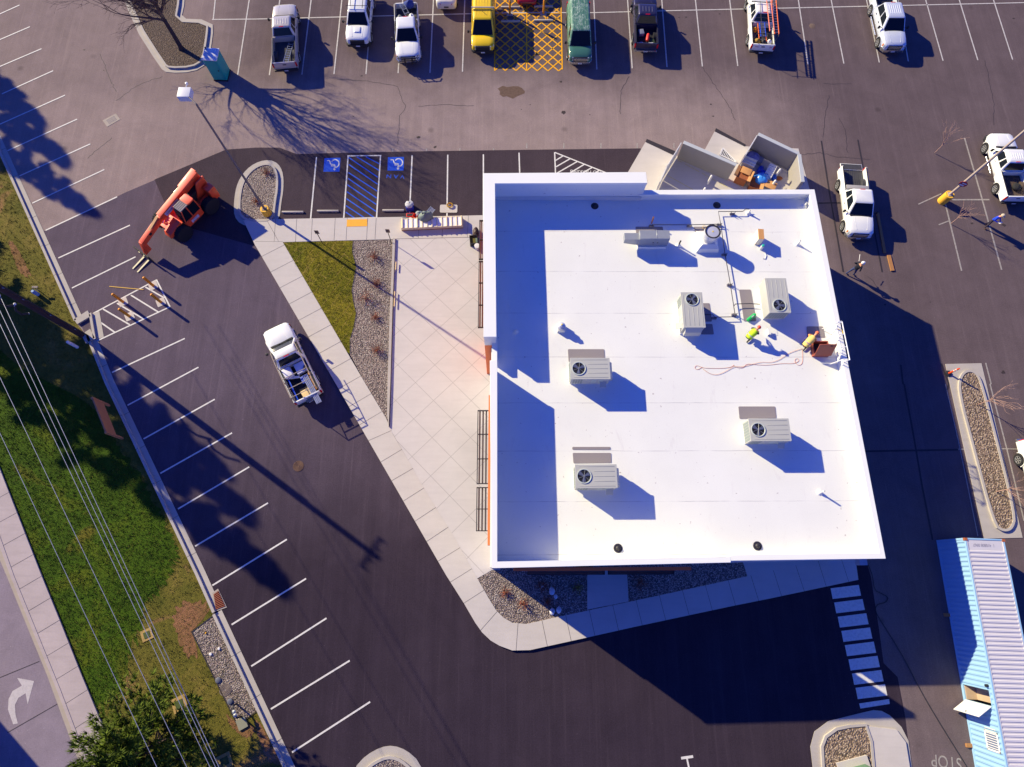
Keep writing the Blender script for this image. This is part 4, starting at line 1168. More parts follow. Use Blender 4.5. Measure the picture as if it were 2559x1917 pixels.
def pickup(label, front, rear, paint, L=None, head=None, cabtype='crew', bumper=None, ribs=0, guard=False, tail_open=False, scoop=False, Wd=1.0, liner=LINER, hood_lines=True, steps=False, mir=.22, group='parked pickup trucks', W_=1.0, hood=1.5):
    if rear:
        f, r = at(*front, 1.0), at(*rear, 1.15)
        d = f - r
        d.z = 0
        if not L: L = d.length
        rz = math.atan2(-d.x, d.y)
        c = (f + r) / 2 if abs(d.length - L) < .4 else f - d.normalized() * L / 2
    else:
        rz = head
        f = at(*front, 1.0)
        d = Vector((-math.sin(rz), math.cos(rz), 0))
        c = f - d * L / 2
    t = thing('pickup_truck', (c.x, c.y, 0), label, 'pickup truck', rz, group)
    h = L / 2
    yw = h - hood                                  # windscreen base
    yr0 = yw - .72
    ln_ = {'crew': 1.62, 'ext': 1.15, 'reg': .62}[cabtype]
    yr1 = yr0 - ln_
    yb = yr1 - .3
    ybed = yb - .04
    bumper = bumper or CHROME
    hull([(h - .02, W_ * .74, .5, .98, .02), (h - .1, W_ * .86, .48, 1.05, .03), (h - .35, W_ * .955, .46, 1.1, .04), (h - .8, W_, .46, 1.14, .045), (yw + .1, W_, .46, 1.19, .04), (yw - .05, W_, .46, 1.16, 0), (yb, W_, .46, 1.16, 0), (ybed, W_, .46, 1.16, 0)], paint, t)
    if hood_lines:
        k = MB()
        for s_ in (1, -1): k.bar((s_ * W_ * .5, yw + .12, 1.2), (s_ * W_ * .4, h - .3, 1.115), .05, .05)
        k.build('bonnet_crease', paint, t, bevel=.015)
    if scoop: MB().hexa([(-.3, yw + .25, 1.19), (.3, yw + .25, 1.19), (.26, yw + .85, 1.15), (-.26, yw + .85, 1.15), (-.27, yw + .3, 1.25), (.27, yw + .3, 1.25), (.22, yw + .8, 1.24), (-.22, yw + .8, 1.24)]).build('bonnet_scoop', paint, t, bevel=.03)
    MB().box(-W_ * .8, yw - .02, 1.16, W_ * .8, yw + .1, 1.215).build('cowl', TRIM, t)
    sp = {'crew': ((.06, .46), (.5, .86)), 'ext': ((.08, .34), (.4, .84)), 'reg': ((.12, .82),)}[cabtype]
    cab(t, paint, W_, yw, yr0, yr1, yb, 1.15, 1.86, sp, .22, ribs)
    mirrors(t, W_, yw - .3, 1.22, TRIM, mir)
    # bed
    yt = -h
    zr = 1.22
    for s_ in (1, -1):
        k = MB().rings([[(s_ * x, y, z) for x, z in ((W_ * .86, .75), (W_ * .9, .46), (W_ * .985, .5), (W_, .8), (W_ * .99, zr - .06), (W_ * .96, zr), (W_ * .86, zr))] for y in (yt + .05, yt + .12, ybed - .02)])
        k.build('bed_side', paint, t, smooth=30)
        MB().box(min(s_ * W_ * .86, s_ * W_ * .94), yt + .1, zr, max(s_ * W_ * .86, s_ * W_ * .94), ybed - .05, zr + .012).build('bed_rail', TRIM, t)
        ya = -h + 1.25
        MB().rings([[(s_ * x, ya + .42 * math.cos(a), .72 + .3 * max(math.sin(a), 0)) for a in [math.pi * i / 8 for i in range(9)]] for x in (W_ * .62, W_ * .87)]).build('wheel_housing', liner, t, smooth=50)
    fl_ = MB().box(-W_ * .87, yt + .06, .7, W_ * .87, ybed, .74)
    for i in range(9): fl_.box(-W_ * .6 + i * .15 * W_ - .03, yt + .1, .74, -W_ * .6 + i * .15 * W_ + .03, ybed - .1, .752)
    fl_.build('bed_floor', liner, t)
    MB().box(-W_ * .87, ybed - .05, .7, W_ * .87, ybed + .0, zr - .01).build('bed_front', paint, t)
    if tail_open:
        k = MB().box(-W_ * .84, yt - .5, .72, W_ * .84, yt + .05, .8)
        g = k.build('tailgate', paint, t, bevel=.015)
        MB().box(-W_ * .8, yt - .46, .8, W_ * .8, yt + .03, .808).build('tailgate_liner', liner, g)
    else:
        g = MB().rings([[(x, y, z) for x, z in ((-W_ * .85, .62), (W_ * .85, .62), (W_ * .85, zr + .01), (-W_ * .85, zr + .01))] for y in (yt - .03, yt + .06)]).build('tailgate', paint, t, bevel=.02)
        MB().box(-.14, yt - .045, .98, .14, yt - .028, 1.06).build('handle', TRIM, g)
    for s_ in (1, -1): MB().box(min(s_ * W_ * .86, s_ * W_ * .985), yt - .01, .75, max(s_ * W_ * .86, s_ * W_ * .985), yt + .12, 1.12).build('tail_light', TAIL, t, bevel=.02)
    MB().box(-W_ * .95, yt - .16, .46, W_ * .95, yt - .0, .6).build('rear_bumper', bumper, t, bevel=.03)
    MB().box(-.16, yt - .172, .48, .16, yt - .16, .58).build('number_plate', PLATE, t)
    front_end(t, W_, h, paint, bumper, TRIM, guard)
    for s_ in (1, -1):
        for y in (h - 1.0, -h + 1.25):
            k = MB()
            k.rings([[(s_ * x, y + q * math.cos(a), .42 + q * math.sin(a)) for a in [math.pi * i / 12 for i in range(13)]] for x, q in ((W_ * .9, .5), (W_ + .035, .5), (W_ + .035, .455), (W_ * .9, .455))], False, False)
            k.build('wheel_arch', paint, t, smooth=30)
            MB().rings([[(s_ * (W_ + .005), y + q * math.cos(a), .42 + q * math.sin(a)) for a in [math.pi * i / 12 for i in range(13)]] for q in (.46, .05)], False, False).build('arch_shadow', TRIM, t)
            wheel(t, s_ * (W_ - .085), y, .41, .28, s_)
        if steps: MB().tube([(s_ * (W_ + .08), yw - .3, .42), (s_ * (W_ + .08), yb + .3, .42)], .05, 8).build('side_step', CHROME, t, smooth=50)
        hd = MB()
        for f_ in ((.42,) if cabtype != 'crew' else (.33, .72)):
            y = yw - .3 - (yw - yb) * f_ * .9
            MB().box(min(s_ * W_ * .99, s_ * (W_ + .03)), y - .09, 1.0, max(s_ * W_ * .99, s_ * (W_ + .03)), y + .09, 1.04).build('door_handle', TRIM if paint is not WHITEP else CHROME, t)
    if cabtype:
        MB().box(-.18, yr1 + .0, 1.83, .18, yr1 + .05, 1.865).build('brake_light', TAIL, t)
    t['L'] = L
    del t['L']
    INFO[t.name] = dict(h=h, yw=yw, yr0=yr0, yr1=yr1, yb=yb, ybed=ybed, W=W_, mat=Matrix.Translation((c.x, c.y, 0)) @ Matrix.Rotation(rz, 4, 'Z'), rz=rz)
    return t
INFO = {}
def inbed(t, x, y, z): return INFO[t.name]['mat'] @ Vector((x, y, z))

ALU = M('bare aluminium', px(176, 182, 198), .35, .6, .1, 2)
def ladder(label, p, q, width, mat, rungmat=None, rungs=8, group=None, rail=.05):
    """ladder lying between points p and q"""
    p, q = Vector(p), Vector(q)
    d = q - p
    n = d.cross(Vector((0, 0, 1))).normalized() * width / 2
    t = thing('ladder', p, label, 'ladder', 0, group)
    for s_ in (1, -1): MB().bar(n * s_, d + n * s_, .03, rail * 1.6).build('rail', mat, t)
    for i in range(rungs):
        c = d * ((i + .6) / (rungs + .2))
        MB().bar(c - n, c + n, .035, .03).build('rung', rungmat or ALU, t)
    return t
def boxthing(name, label, cat, c, sx, sy, sz, mat, rz=0, bev=.01, group=None, lidmat=None):
    o = MB().box(-sx / 2, -sy / 2, 0, sx / 2, sy / 2, sz)
    if lidmat: o.m = 1; o.box(-sx / 2 - .012, -sy / 2 - .012, sz - .03, sx / 2 + .012, sy / 2 + .012, sz + .02)
    o = o.build(name, [mat, lidmat] if lidmat else mat, None, bevel=bev)
    o.location = c
    o.rotation_euler = (0, 0, rz)
    return tag(o, label, cat, group)
def lump(name, label, cat, c, r, mat, sx=1, sy=1, sz=1, seed=1, rz=0):
    rr = random.Random(seed)
    b = MB().ball((0, 0, r * sz * .8), r, 6, sx, sy, sz)
    b.v = [(x * rr.uniform(.85, 1.15), y * rr.uniform(.85, 1.15), max(0, z * rr.uniform(.9, 1.12))) for x, y, z in b.v]
    o = b.build(name, mat, None, smooth=60)
    o.location = c
    o.rotation_euler = (0, 0, rz)
    return tag(o, label, cat)

UP, DN = R(0), R(180)
BLUEX = M('bright blue plastic', px(30, 80, 220), .5)
ORX = M('orange fibreglass', px(250, 120, 70), .5)
YELX = M('yellow plastic', px(240, 176, 30), .5)
REDX = M('red plastic', px(220, 50, 40), .5)
GREYX = M('grey cloth', px(140, 146, 150), .8, 0, .3, 6)
WHX = M('white plastic', px(232, 230, 236), .5)
BLKX = M('black plastic', (.02, .02, .024), .6)
TIMBER = M('pale sawn timber', px(226, 196, 150), .7, 0, .1, 4)
TIMB2 = M('weathered timber', px(170, 120, 76), .8, 0, .2, 3)

p1 = pickup('champagne pickup with a short aluminium ladder in its open bed, nearest the bare tree', (711, 11), (709.5, 158), SILVERP, cabtype='ext', ribs=5, bumper=TRIM)
i_ = INFO[p1.name]
ladder('short aluminium ladder lying in the champagne pickup bed', inbed(p1, .1, -i_['h'] + .02, 1.1), inbed(p1, .5, i_['ybed'] - .35, .85), .38, ALU, rungs=9)
p2 = pickup('white pickup with a bonnet scoop and a black roof rack, second from the bare tree', (892, 102), None, WHITEP, 5.9, DN, 'crew', TRIM, scoop=True)
i_ = INFO[p2.name]
k = MB()
for y in (i_['yr0'] - .35, i_['yr1'] + .1): k.tube([(-.85, y, 1.88), (-.85, y, 2.05), (.85, y, 2.05), (.85, y, 1.88)], .022, 6)
k.tube([(-.5, i_['yr0'] - .1, 2.07), (-.5, -2.8, 2.07)], .025, 6).tube([(.5, i_['yr0'] - .3, 2.07), (.5, -2.8, 2.07)], .025, 6)
k.build('roof_rack', BLACKM, p2)
p3 = pickup('white pickup facing the building with a black grille guard and tools heaped in its bed', (1019.5, 143), (1013.7, 9), WHITEP, None, None, 'ext', CHROME, guard=True, mir=.2)
i_ = INFO[p3.name]
ladder('small aluminium step ladder lying across the tool filled bed', inbed(p3, -.3, i_['ybed'] - .15, 1.1), inbed(p3, .35, -i_['h'] + .1, 1.32), .36, ALU, rungs=4)
lump('tool_bag', 'dark blue bag hanging over the tailgate of the tool filled pickup', 'bag', inbed(p3, -.3, -i_['h'] + .25, .95), .42, M('dark blue cloth', px(48, 66, 140), .8, 0, .3, 5), 1, .8, .9, 4)
lump('bucket', 'grey bucket in the corner of the tool filled bed', 'bucket', inbed(p3, .55, i_['ybed'] - .4, .75), .2, GREYX, 1, 1, 1.6, 5)
lump('rag_heap', 'white rags in the bed beside the step ladder', 'rags', inbed(p3, -.45, i_['ybed'] - .45, .75), .26, WHX, .9, 1.3, 1.2, 6)
lump('paint_pot', 'white pot in the middle of the tool filled bed', 'pot', inbed(p3, .15, i_['ybed'] - .3, .75), .15, WHX, 1, 1, 1.6, 8)
p8 = pickup('dark navy pickup with a red canister in its bed', (1611, -18), (1617.5, 127), NAVYP, 5.75, None, 'ext', CHROME, ribs=4, liner=M('black bed liner', (.012, .012, .016), .8))
i_ = INFO[p8.name]
o = MB().lathe((0, 0, 0), ((.02, -.36), (.13, -.34), (.15, -.2), (.15, .2), (.1, .34), (.02, .36)), 14).build('gas_canister', REDX, None, smooth=50)
o.location = inbed(p8, .15, -i_['h'] + .95, .9)
o.rotation_euler = (R(90), 0, R(-12))
tag(o, 'red canister lying in the dark navy pickup bed', 'canister')
boxthing('milk_crate', 'grey slatted crate in the dark navy pickup bed', 'crate', inbed(p8, -.4, i_['ybed'] - .6, .75), .42, .5, .3, M('grey crate', px(120, 124, 150), .6), R(8))
boxthing('parts_box', 'small white box by the tailgate of the dark navy pickup', 'box', inbed(p8, .35, -i_['h'] + .22, .75), .4, .12, .3, WHX, R(2))
lump('blue_tarp', 'small blue bundle near the tailgate of the dark navy pickup', 'bundle', inbed(p8, -.42, -i_['h'] + .35, .74), .2, M('dull blue cloth', px(80, 120, 200), .8), 1.3, .8, .6, 9)
boxthing('green_sheet', 'dark green sheet in the bed corner of the dark navy pickup', 'sheet', inbed(p8, .5, -i_['h'] + .6, .76), .5, .6, .08, M('dark green sheet', (.02, .04, .02), .8), R(14))
p9 = pickup('white pickup loaded with orange ladders on its rack and a blue ladder in its bed', (1898, -22), (1910, 135), WHITEP, 6.1, None, 'ext', TRIM, mir=.24)
i_ = INFO[p9.name]
k = MB()
for y in (i_['yr0'] - .2, i_['ybed'] - .4, -i_['h'] + .3):
    k.tube([(-.9, y, 1.25 if y < i_['ybed'] else 1.86), (-.9, y, 1.98), (.9, y, 1.98), (.9, y, 1.25 if y < i_['ybed'] else 1.86)], .025, 6)
for x in (-.45, .9): k.tube([(x, i_['yr0'] - .1, 1.98), (x, -i_['h'] + .1, 1.98)], .022, 6)
k.build('ladder_rack', BLACKM, p9)
ladder('orange extension ladder on the rack, outer one at the truck edge', inbed(p9, .72, -i_['h'] + .3, 2.05), inbed(p9, .68, i_['yr0'] + .45, 2.05), .34, ORX, rungs=14, rail=.06)
ladder('orange extension ladder on the rack, inner one over the bed', inbed(p9, .32, -i_['h'] + .5, 2.1), inbed(p9, .22, i_['yr0'] - .05, 2.1), .36, M('salmon fibreglass', px(250, 136, 110), .5), rungs=13, rail=.06)
ladder('bright blue step ladder lying in the loaded truck bed', inbed(p9, -.05, -i_['h'] + .8, 1.3), inbed(p9, -.1, i_['ybed'] - .15, 1.3), .42, BLUEX, rungs=9, rail=.06)
ladder('orange step ladder lying beneath the blue ladder', inbed(p9, -.05, -i_['h'] + .42, 1.16), inbed(p9, -.1, i_['ybed'] - .1, 1.16), .6, ORX, rungs=6, rail=.05)
lump('hose_heap', 'yellow heap of hose in the loaded bed front', 'hose', inbed(p9, -.6, i_['ybed'] - .55, .76), .2, YELX, 1, 1.3, 1, 12)
lump('rope_heap', 'tangle of yellow rope near the loaded truck tailgate', 'rope', inbed(p9, -.45, -i_['h'] + .5, .76), .28, M('yellow black rope', px(150, 120, 50), .8, 0, .6, 14), 1.1, 1, 1, 13)
lump('black_sack', 'black sack near the loaded truck tailgate', 'sack', inbed(p9, .02, -i_['h'] + .42, .76), .26, BLKX, .9, 1, 1.1, 14)
lump('white_bucket', 'white bucket in the loaded bed corner', 'bucket', inbed(p9, .5, -i_['h'] + .45, .76), .2, WHX, 1, 1, 1.5, 15)
boxthing('long_box', 'tan wooden block beside the loaded truck tailgate', 'block', inbed(p9, .25, -i_['h'] + .2, .9), .5, .14, .14, TIMBER, R(10))
for b_, x in (('INC', -.5), ('28', .62)):
    text(b_, 'tailgate_lettering', M('red lettering', px(200, 60, 70), .5), (x, -i_['h'] - .034, 1.0), .2, (R(90), 0, 0), p9)
p10 = pickup('bluish silver pickup with ribbed roof alone at the far right of the top row', (2239, 116), None, BLUSIL, 5.8, R(180), 'crew', CHROME, ribs=6, steps=True)
p11 = pickup('white pickup with its tailgate down beside the dumpster enclosure', (2153, 586), (2133, 404), WHITEP, 5.9, None, 'ext', CHROME, tail_open=True, mir=.2)
i_ = INFO[p11.name]
boxthing('bed_toolbox', 'grey toolbox across the bed of the tailgate-down pickup', 'toolbox', inbed(p11, 0, i_['ybed'] - .22, .9), 1.7, .35, .38, M('grey toolbox', px(170, 166, 170), .5), i_['rz'])
p12 = pickup('white pickup with chrome side steps parked at the right edge under the lamp pole', (2499, 333), (2553, 511), WHITEP, 6.0, None, 'ext', TRIM, ribs=6, steps=True, mir=.2, liner=M('brown dusty bed', px(84, 70, 66), .8, 0, .35, 3))
i_ = INFO[p12.name]
lump('spare_tyre', 'black spare tyre in the dusty pickup bed', 'tyre', inbed(p12, .25, -i_['h'] + 1.1, .76), .35, RUBBER, 1, 1, .5, 17)
p13 = pickup('white work pickup with a lumber rack driving along the lane beside the plaza', (687, 818), (768, 990), WHITEP, 5.9, None, 'reg', TRIM, group='moving work truck', liner=M('dark dirty bed', (.03, .024, .03), .85, 0, .5, 3))
i_ = INFO[p13.name]
k = MB()
TUBE = M('tan rack tube', px(168, 152, 140), .5)
xs_ = .88
for s_ in (-1, 1):
    k.tube([(s_ * .86, i_['yr0'] + .05, 1.93), (s_ * xs_, i_['yb'], 1.98), (s_ * xs_, -i_['h'] + .1, 1.98)], .03, 6)
    for y in (i_['ybed'] - .15, (i_['ybed'] - i_['h']) / 2, -i_['h'] + .15): k.tube([(s_ * xs_, y, 1.2), (s_ * xs_, y, 1.98)], .028, 6)
for y in (i_['yr1'] + .02, i_['ybed'] - 1.15, -i_['h'] + .75, -i_['h'] + .12): k.tube([(-xs_, y, 1.99), (xs_, y, 1.99)], .028, 6)
k.build('lumber_rack', TUBE, p13)
for j in range(4):
    o = MB().tube([(0, 0, 0), (0, 2.3, 0)], .045, 8).build('steel_tube', M('bare steel tube', px(186, 190, 214), .3, .6), None, smooth=50)
    o.location = inbed(p13, .36 + .1 * j, -i_['h'] - .75, 1.1 + .02 * (j % 2))
    o.rotation_euler = (0, 0, i_['rz'] + R(2))
    tag(o, 'long pale steel tube sticking out past the work truck tailgate', 'tube', 'steel tubes on the work truck')
boxthing('flat_carton', 'pale flat carton behind the work truck cab, nearest the plaza', 'carton', inbed(p13, .4, i_['ybed'] - .55, .9), .7, .75, .3, M('bluish white carton', px(224, 222, 240), .6), i_['rz'])
boxthing('flat_carton', 'pale flat carton behind the work truck cab, on the lot side', 'carton', inbed(p13, -.5, i_['ybed'] - .5, .9), .6, .7, .36, M('bluish white carton', px(224, 222, 240), .6), i_['rz'] + R(4))
boxthing('foam_offcut', 'white foam strip lying in the work truck bed', 'foam strip', inbed(p13, -.3, i_['ybed'] - .95, 1.0), .8, .16, .05, WHX, i_['rz'] + R(-20))
boxthing('blue_level', 'long bright blue level along the work truck bed side', 'level', inbed(p13, -.68, -i_['h'] + .95, 1.0), .1, 1.7, .05, BLUEX, i_['rz'])
boxthing('blue_tray', 'blue plastic tray in the work truck bed', 'tray', inbed(p13, .3, -i_['h'] + 1.3, .95), .45, .5, .15, M('mid blue plastic', px(70, 90, 190), .6), i_['rz'])
boxthing('plywood_sheet', 'tan plywood piece near the work truck tailgate', 'plywood', inbed(p13, .0, -i_['h'] + .45, .85), .65, .5, .04, TIMBER, i_['rz'] + R(5))
boxthing('plywood_sheet', 'grey board on the very end of the work truck bed', 'board', inbed(p13, .05, -i_['h'] - .1, .82), .6, .3, .04, M('grey board', px(150, 146, 140), .7), i_['rz'])
boxthing('timber_post', 'long tan timber post along the work truck bed side', 'timber', inbed(p13, .72, -i_['h'] + 1.0, 1.0), .12, 1.5, .1, TIMB2, i_['rz'])
lump('tool_heap', 'brown and white tool heap in the corner behind the work truck cab', 'tools', inbed(p13, .68, i_['ybed'] - .7, .9), .2, M('mixed tools', px(130, 110, 100), .7, 0, .7, 14), .9, 1.4, 1, 19)

# vans, cars
def van(label, front, L, paint, ribs, zr=2.05, hood=1.05, W_=.98, group='parked vans', worn=None, cham=False):
    f = at(*front, 1.0)
    t = thing('van', (f.x, f.y + L / 2, 0), label, 'van', R(180), group)
    h = L / 2
    yw = h - hood
    hull([(h - .02, W_ * .8, .48, .96, .02), (h - .12, W_ * .92, .46, 1.04, .03), (h - .4, W_ * .985, .44, 1.1, .05), (yw + .08, W_, .44, 1.2, .04), (yw - .1, W_, .42, 1.16, 0), (-h + .1, W_, .42, 1.16, 0), (-h, W_ * .97, .45, 1.16, 0)], paint, t)
    cab(t, worn or paint, W_, yw, yw - .85, -h + .12, -h + .02, 1.14, zr, ((.74, .87),), .16, 0)
    mirrors(t, W_, yw - .35, 1.22, TRIM, .22)
    k = MB()
    for i in range(ribs):
        x = (-1 + 2 * (i + .5) / ribs) * (W_ - .3)
        k.box(x - .025, -h + .4, zr + .01, x + .025, yw - 1.15, zr + .032)
    k.build('roof_ribs', worn or paint, t)
    front_end(t, W_, h, paint, TRIM if paint is YELP else CHROME, TRIM)
    for s_ in (1, -1):
        for y in (h - .95, -h + 1.3):
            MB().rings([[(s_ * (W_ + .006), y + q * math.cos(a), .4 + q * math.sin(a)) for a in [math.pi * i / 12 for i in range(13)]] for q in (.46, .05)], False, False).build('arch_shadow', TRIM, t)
            wheel(t, s_ * (W_ - .09), y, .38, .25, s_)
        MB().box(min(s_ * W_ * .9, s_ * W_), -h - .02, .8, max(s_ * W_ * .9, s_ * W_), -h + .08, 1.3).build('tail_light', TAIL, t)
    MB().box(-W_ * .95, -h - .14, .44, W_ * .95, -h + .02, .6).build('rear_bumper', TRIM, t, bevel=.02)
    return t
v1 = van('bright yellow van with a pale cross bar on its ribbed roof', (1206.5, 118), 5.6, YELP, 6)
k = MB().tube([(-.95, -.15, 2.16), (.95, -.15, 2.16)], .05, 8)
for x in (-.9, .9): k.box(x - .04, -.19, 2.02, x + .04, -.11, 2.15)
k.build('cross_bar', M('pale rack bar', px(206, 204, 196), .4, .3), v1)
MB().tube([(-.85, .1, 2.08), (.6, .12, 2.1), (.85, .1, 2.07)], .02, 6).tube([(.1, .12, 2.1), (-.35, .6, 2.08)], .015, 5).build('cargo_strap', TRIM, v1)
s = N('peeling green roof paint')
pp = s.pos(True)
edge = s.ramp(s.noise(s.mapped(pp, 0, (1, .45, 1)), 1.5, 5, .7, .8), (.485, 0.0), (.5, .9), (.52, 0.0))
WORN = s.done(s.mix(edge, s.mix(s.noise(pp, 1.2, 3), px(66, 112, 98), px(92, 134, 120)), px(190, 206, 200)), .5)
v2 = van('green van with a peeling painted roof beside the yellow crosshatching', (1451, 146), 5.7, GREENP, 7, worn=WORN, W_=.99)
def car(label, rear, paint, facing, W_=.9, L=4.6):
    f = at(*rear, .6)
    c = (f.x, f.y + L / 2, 0)
    t = thing('car', c, label, 'car', facing, 'parked cars')
    h = L / 2
    hull([(h, W_ * .72, .35, .62, .02), (h - .12, W_ * .88, .28, .7, .03), (h - .6, W_ * .98, .26, .8, .05), (h - 1.2, W_, .26, .92, .03), (-h + 1.0, W_, .26, .98, .02), (-h + .3, W_ * .97, .28, .98, .03), (-h + .08, W_ * .88, .3, .9, .02), (-h, W_ * .76, .38, .74, 0)], paint, t)
    cab(t, paint, W_ - .02, h - 1.15, h - 1.9, -h + 1.15, -h + .5, .9, 1.42, ((.12, .46), (.5, .88)), .2)
    mirrors(t, W_, h - 1.5, .98, paint, .1)
    for s_ in (1, -1):
        for y in (h - .9, -h + .95):
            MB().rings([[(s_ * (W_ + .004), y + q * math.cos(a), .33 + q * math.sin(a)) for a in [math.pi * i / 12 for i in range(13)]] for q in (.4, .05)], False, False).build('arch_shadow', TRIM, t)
            wheel(t, s_ * (W_ - .08), y, .33, .22, s_)
        MB().hexa([(s_ * W_ * .45, -h + .0, .72), (s_ * W_ * .84, -h + .1, .72), (s_ * W_ * .84, -h + .2, .72), (s_ * W_ * .45, -h + .1, .72), (s_ * W_ * .5, -h + .02, .84), (s_ * W_ * .86, -h + .12, .86), (s_ * W_ * .86, -h + .22, .86), (s_ * W_ * .5, -h + .12, .84)]).build('tail_light', TAIL, t)
        MB().hexa([(s_ * W_ * .4, h - .05, .56), (s_ * W_ * .8, h - .2, .58), (s_ * W_ * .8, h - .3, .58), (s_ * W_ * .4, h - .15, .56), (s_ * W_ * .4, h - .1, .7), (s_ * W_ * .82, h - .26, .72), (s_ * W_ * .82, h - .36, .72), (s_ * W_ * .4, h - .2, .7)]).build('headlight', LAMP, t)
    MB().box(-.2, -h - .012, .5, .2, -h + .05, .62).build('number_plate', TRIM, t)
    MB().box(-.4, h - .06, .36, .4, h + .006, .52).build('grille', TRIM, t)
    MB().tube([(0, -h + .3, .99), (0, -h + .38, 1.04)], .02, 5).build('aerial', TRIM, t)
    return t
car('cream white car seen from behind at the top edge', (1115, 17), CREAMP, 0)
car('dark red car nose just inside the top edge by the yellow bollards', (1317, 7), REDP, R(180))
# vehicle cut by the right edge
c = at(2545, 1146, .35)
r_ = at(2549, 1100, .9)
t = pickup('white pickup cut off by the right edge beside the long island', (0, 0), None, WHITEP, 5.9, R(180), 'crew', CHROME)
dx = at(2545, 1150, .4).x + 1.03
t.location = (dx, r_.y - 2.95, 0)
# ------------------------------------------------------------------ orange telehandler
TELE = M('orange machine paint', px(250, 84, 40), .5, 0, .08, 1.5, 0, .4, .6)
p1_, p2_ = at(458, 583, .68), at(527, 513, .68)
fw = (p1_ - p2_)
fw.z = 0
fw.normalize()
rg = Vector((fw.y, -fw.x, 0))
c = (p1_ + p2_) / 2 + rg * 1.08
rz = math.atan2(-fw.x, fw.y)
t = thing('telehandler', (c.x, c.y, 0), 'orange telehandler with its boom lowered and two pale forks on the lot', 'telehandler', rz)
Mw = Matrix.Translation((c.x, c.y, 0)) @ Matrix.Rotation(rz, 4, 'Z')
def loc(px_, py_, z): return Mw.inverted() @ at(px_, py_, z)
def bigwheel(x, y, s_):
    r, w, n = .68, .5, 28
    k = MB().rings([[(x + s_ * d, y + q * math.cos(a), r + q * math.sin(a)) for a in [2 * math.pi * i / n for i in range(n)]] for q, d in ((r * .55, -w / 2), (r * .93, -w / 2), (r * .97, -w * .3), (r * .97, w * .3), (r * .93, w / 2), (r * .56, w / 2))])
    for i in range(22):
        a = 2 * math.pi * i / 22
        for q in (1, -1):
            b_ = a + (.0 if q > 0 else .14)
            k.bar((x, y + r * .97 * math.cos(b_), r + r * .97 * math.sin(b_)), (x + q * w * .46, y + r * .97 * math.cos(b_ + .16), r + r * .97 * math.sin(b_ + .16)), .07, .06, (0, math.cos(b_), math.sin(b_)))
    o = k.build('wheel', RUBBER, t, smooth=30)
    MB().rings([[(x + s_ * d, y + q * math.cos(a), r + q * math.sin(a)) for a in [2 * math.pi * i / n for i in range(n)]] for q, d in ((r * .56, w * .48), (r * .5, w * .48), (r * .46, w * .3), (r * .2, w * .28), (r * .16, w * .4), (.01, w * .4))], True, False).build('rim', M('bluish grey rim', px(110, 120, 168), .5, .2), o, smooth=40)
for s_ in (1, -1):
    for y in (1.45, -1.45): bigwheel(s_ * 1.05, y, s_)
k = MB().box(-.72, -2.0, .55, .72, 2.0, 1.05).box(-1.0, -1.5, .62, 1.0, -1.36, .78).box(-1.0, 1.38, .62, 1.0, 1.52, .78)
k.build('chassis', TELE, t, bevel=.03)
MB().hexa([(-.95, 1.05, .9), (-.25, 1.05, .9), (-.25, 2.35, .9), (-.95, 2.35, .9), (-.95, 1.05, 1.55), (-.25, 1.05, 1.55), (-.25, 2.2, 1.25), (-.95, 2.2, 1.25)]).build('front_fender', TELE, t, bevel=.04)
MB().hexa([(.62, -2.0, .8), (1.2, -2.0, .8), (1.2, 1.0, .8), (.62, 1.0, .8), (.62, -1.9, 1.75), (1.14, -1.9, 1.6), (1.14, .9, 1.45), (.62, .9, 1.6)]).build('engine_cover', TELE, t, bevel=.05)
k = MB()
for s_ in (-.32, .46): k.hexa([(s_ - .06, -2.45, 1.0), (s_ + .06, -2.45, 1.0), (s_ + .06, -1.1, 1.0), (s_ - .06, -1.1, 1.0), (s_ - .06, -2.55, 2.45), (s_ + .06, -2.55, 2.45), (s_ + .06, -1.75, 2.4), (s_ - .06, -1.75, 2.4)])
k.box(-1.1, -2.5, .7, 1.1, -2.05, 1.45)
k.build('rear_frame', TELE, t, bevel=.03)
MB().hexa([(.42, -2.6, 1.6), (.98, -2.6, 1.6), (.98, -.9, 1.6), (.42, -.9, 1.6), (.42, -2.6, 2.42), (.9, -2.6, 2.36), (.9, -.95, 2.1), (.42, -.95, 2.2)]).build('rear_cover', TELE, t, bevel=.03)
MB().box(-1.15, -2.55, .95, -.5, -1.9, 1.9).build('counterweight', TELE, t, bevel=.12)
MB().box(-.26, -2.0, 1.05, .4, -.6, 1.8).build('pump_bay', BLKX, t)
# cab on the left side
k = MB().rings([rrect(-1.2, -.36, -.72, .9, z, .08, 3) for z in (.75, 1.35)]).build('cab_body', TELE, t, bevel=.02)
rs = [rrect(-1.2, -.36, -.72, .9, 1.35, .08, 3), rrect(-1.18, -.38, -.7, .7, 2.2, .1, 3), rrect(-1.16, -.4, -.66, .55, 2.4, .12, 3)]
MB().rings(rs).build('cab_glass', CARGL, t, smooth=40)
k = MB()
for x, y in ((-1.2, .86), (-.38, .86), (-1.2, .1), (-1.2, -.7), (-.38, -.7)): k.tube([(x, y, 1.3), (x * .985, y * (.66 if y > .5 else .98), 2.4)], .045, 6)
for z in (1.36,): k.box(-1.225, -.7, z - .03, -1.19, .86, z + .03)
k.build('cab_pillars', TELE, t)
MB().rings([rrect(-1.2, -.36, -.74, -.1, z, .12, 3) for z in (2.38, 2.5)]).build('cab_roof', TELE, t, bevel=.05)
k = MB().rings([rrect(-1.16, -.4, -.12, .6, z, .06, 3) for z in (2.38, 2.42)])
o = k.build('roof_window', M('tinted roof pane', px(128, 116, 128), .3), t)
k = MB()
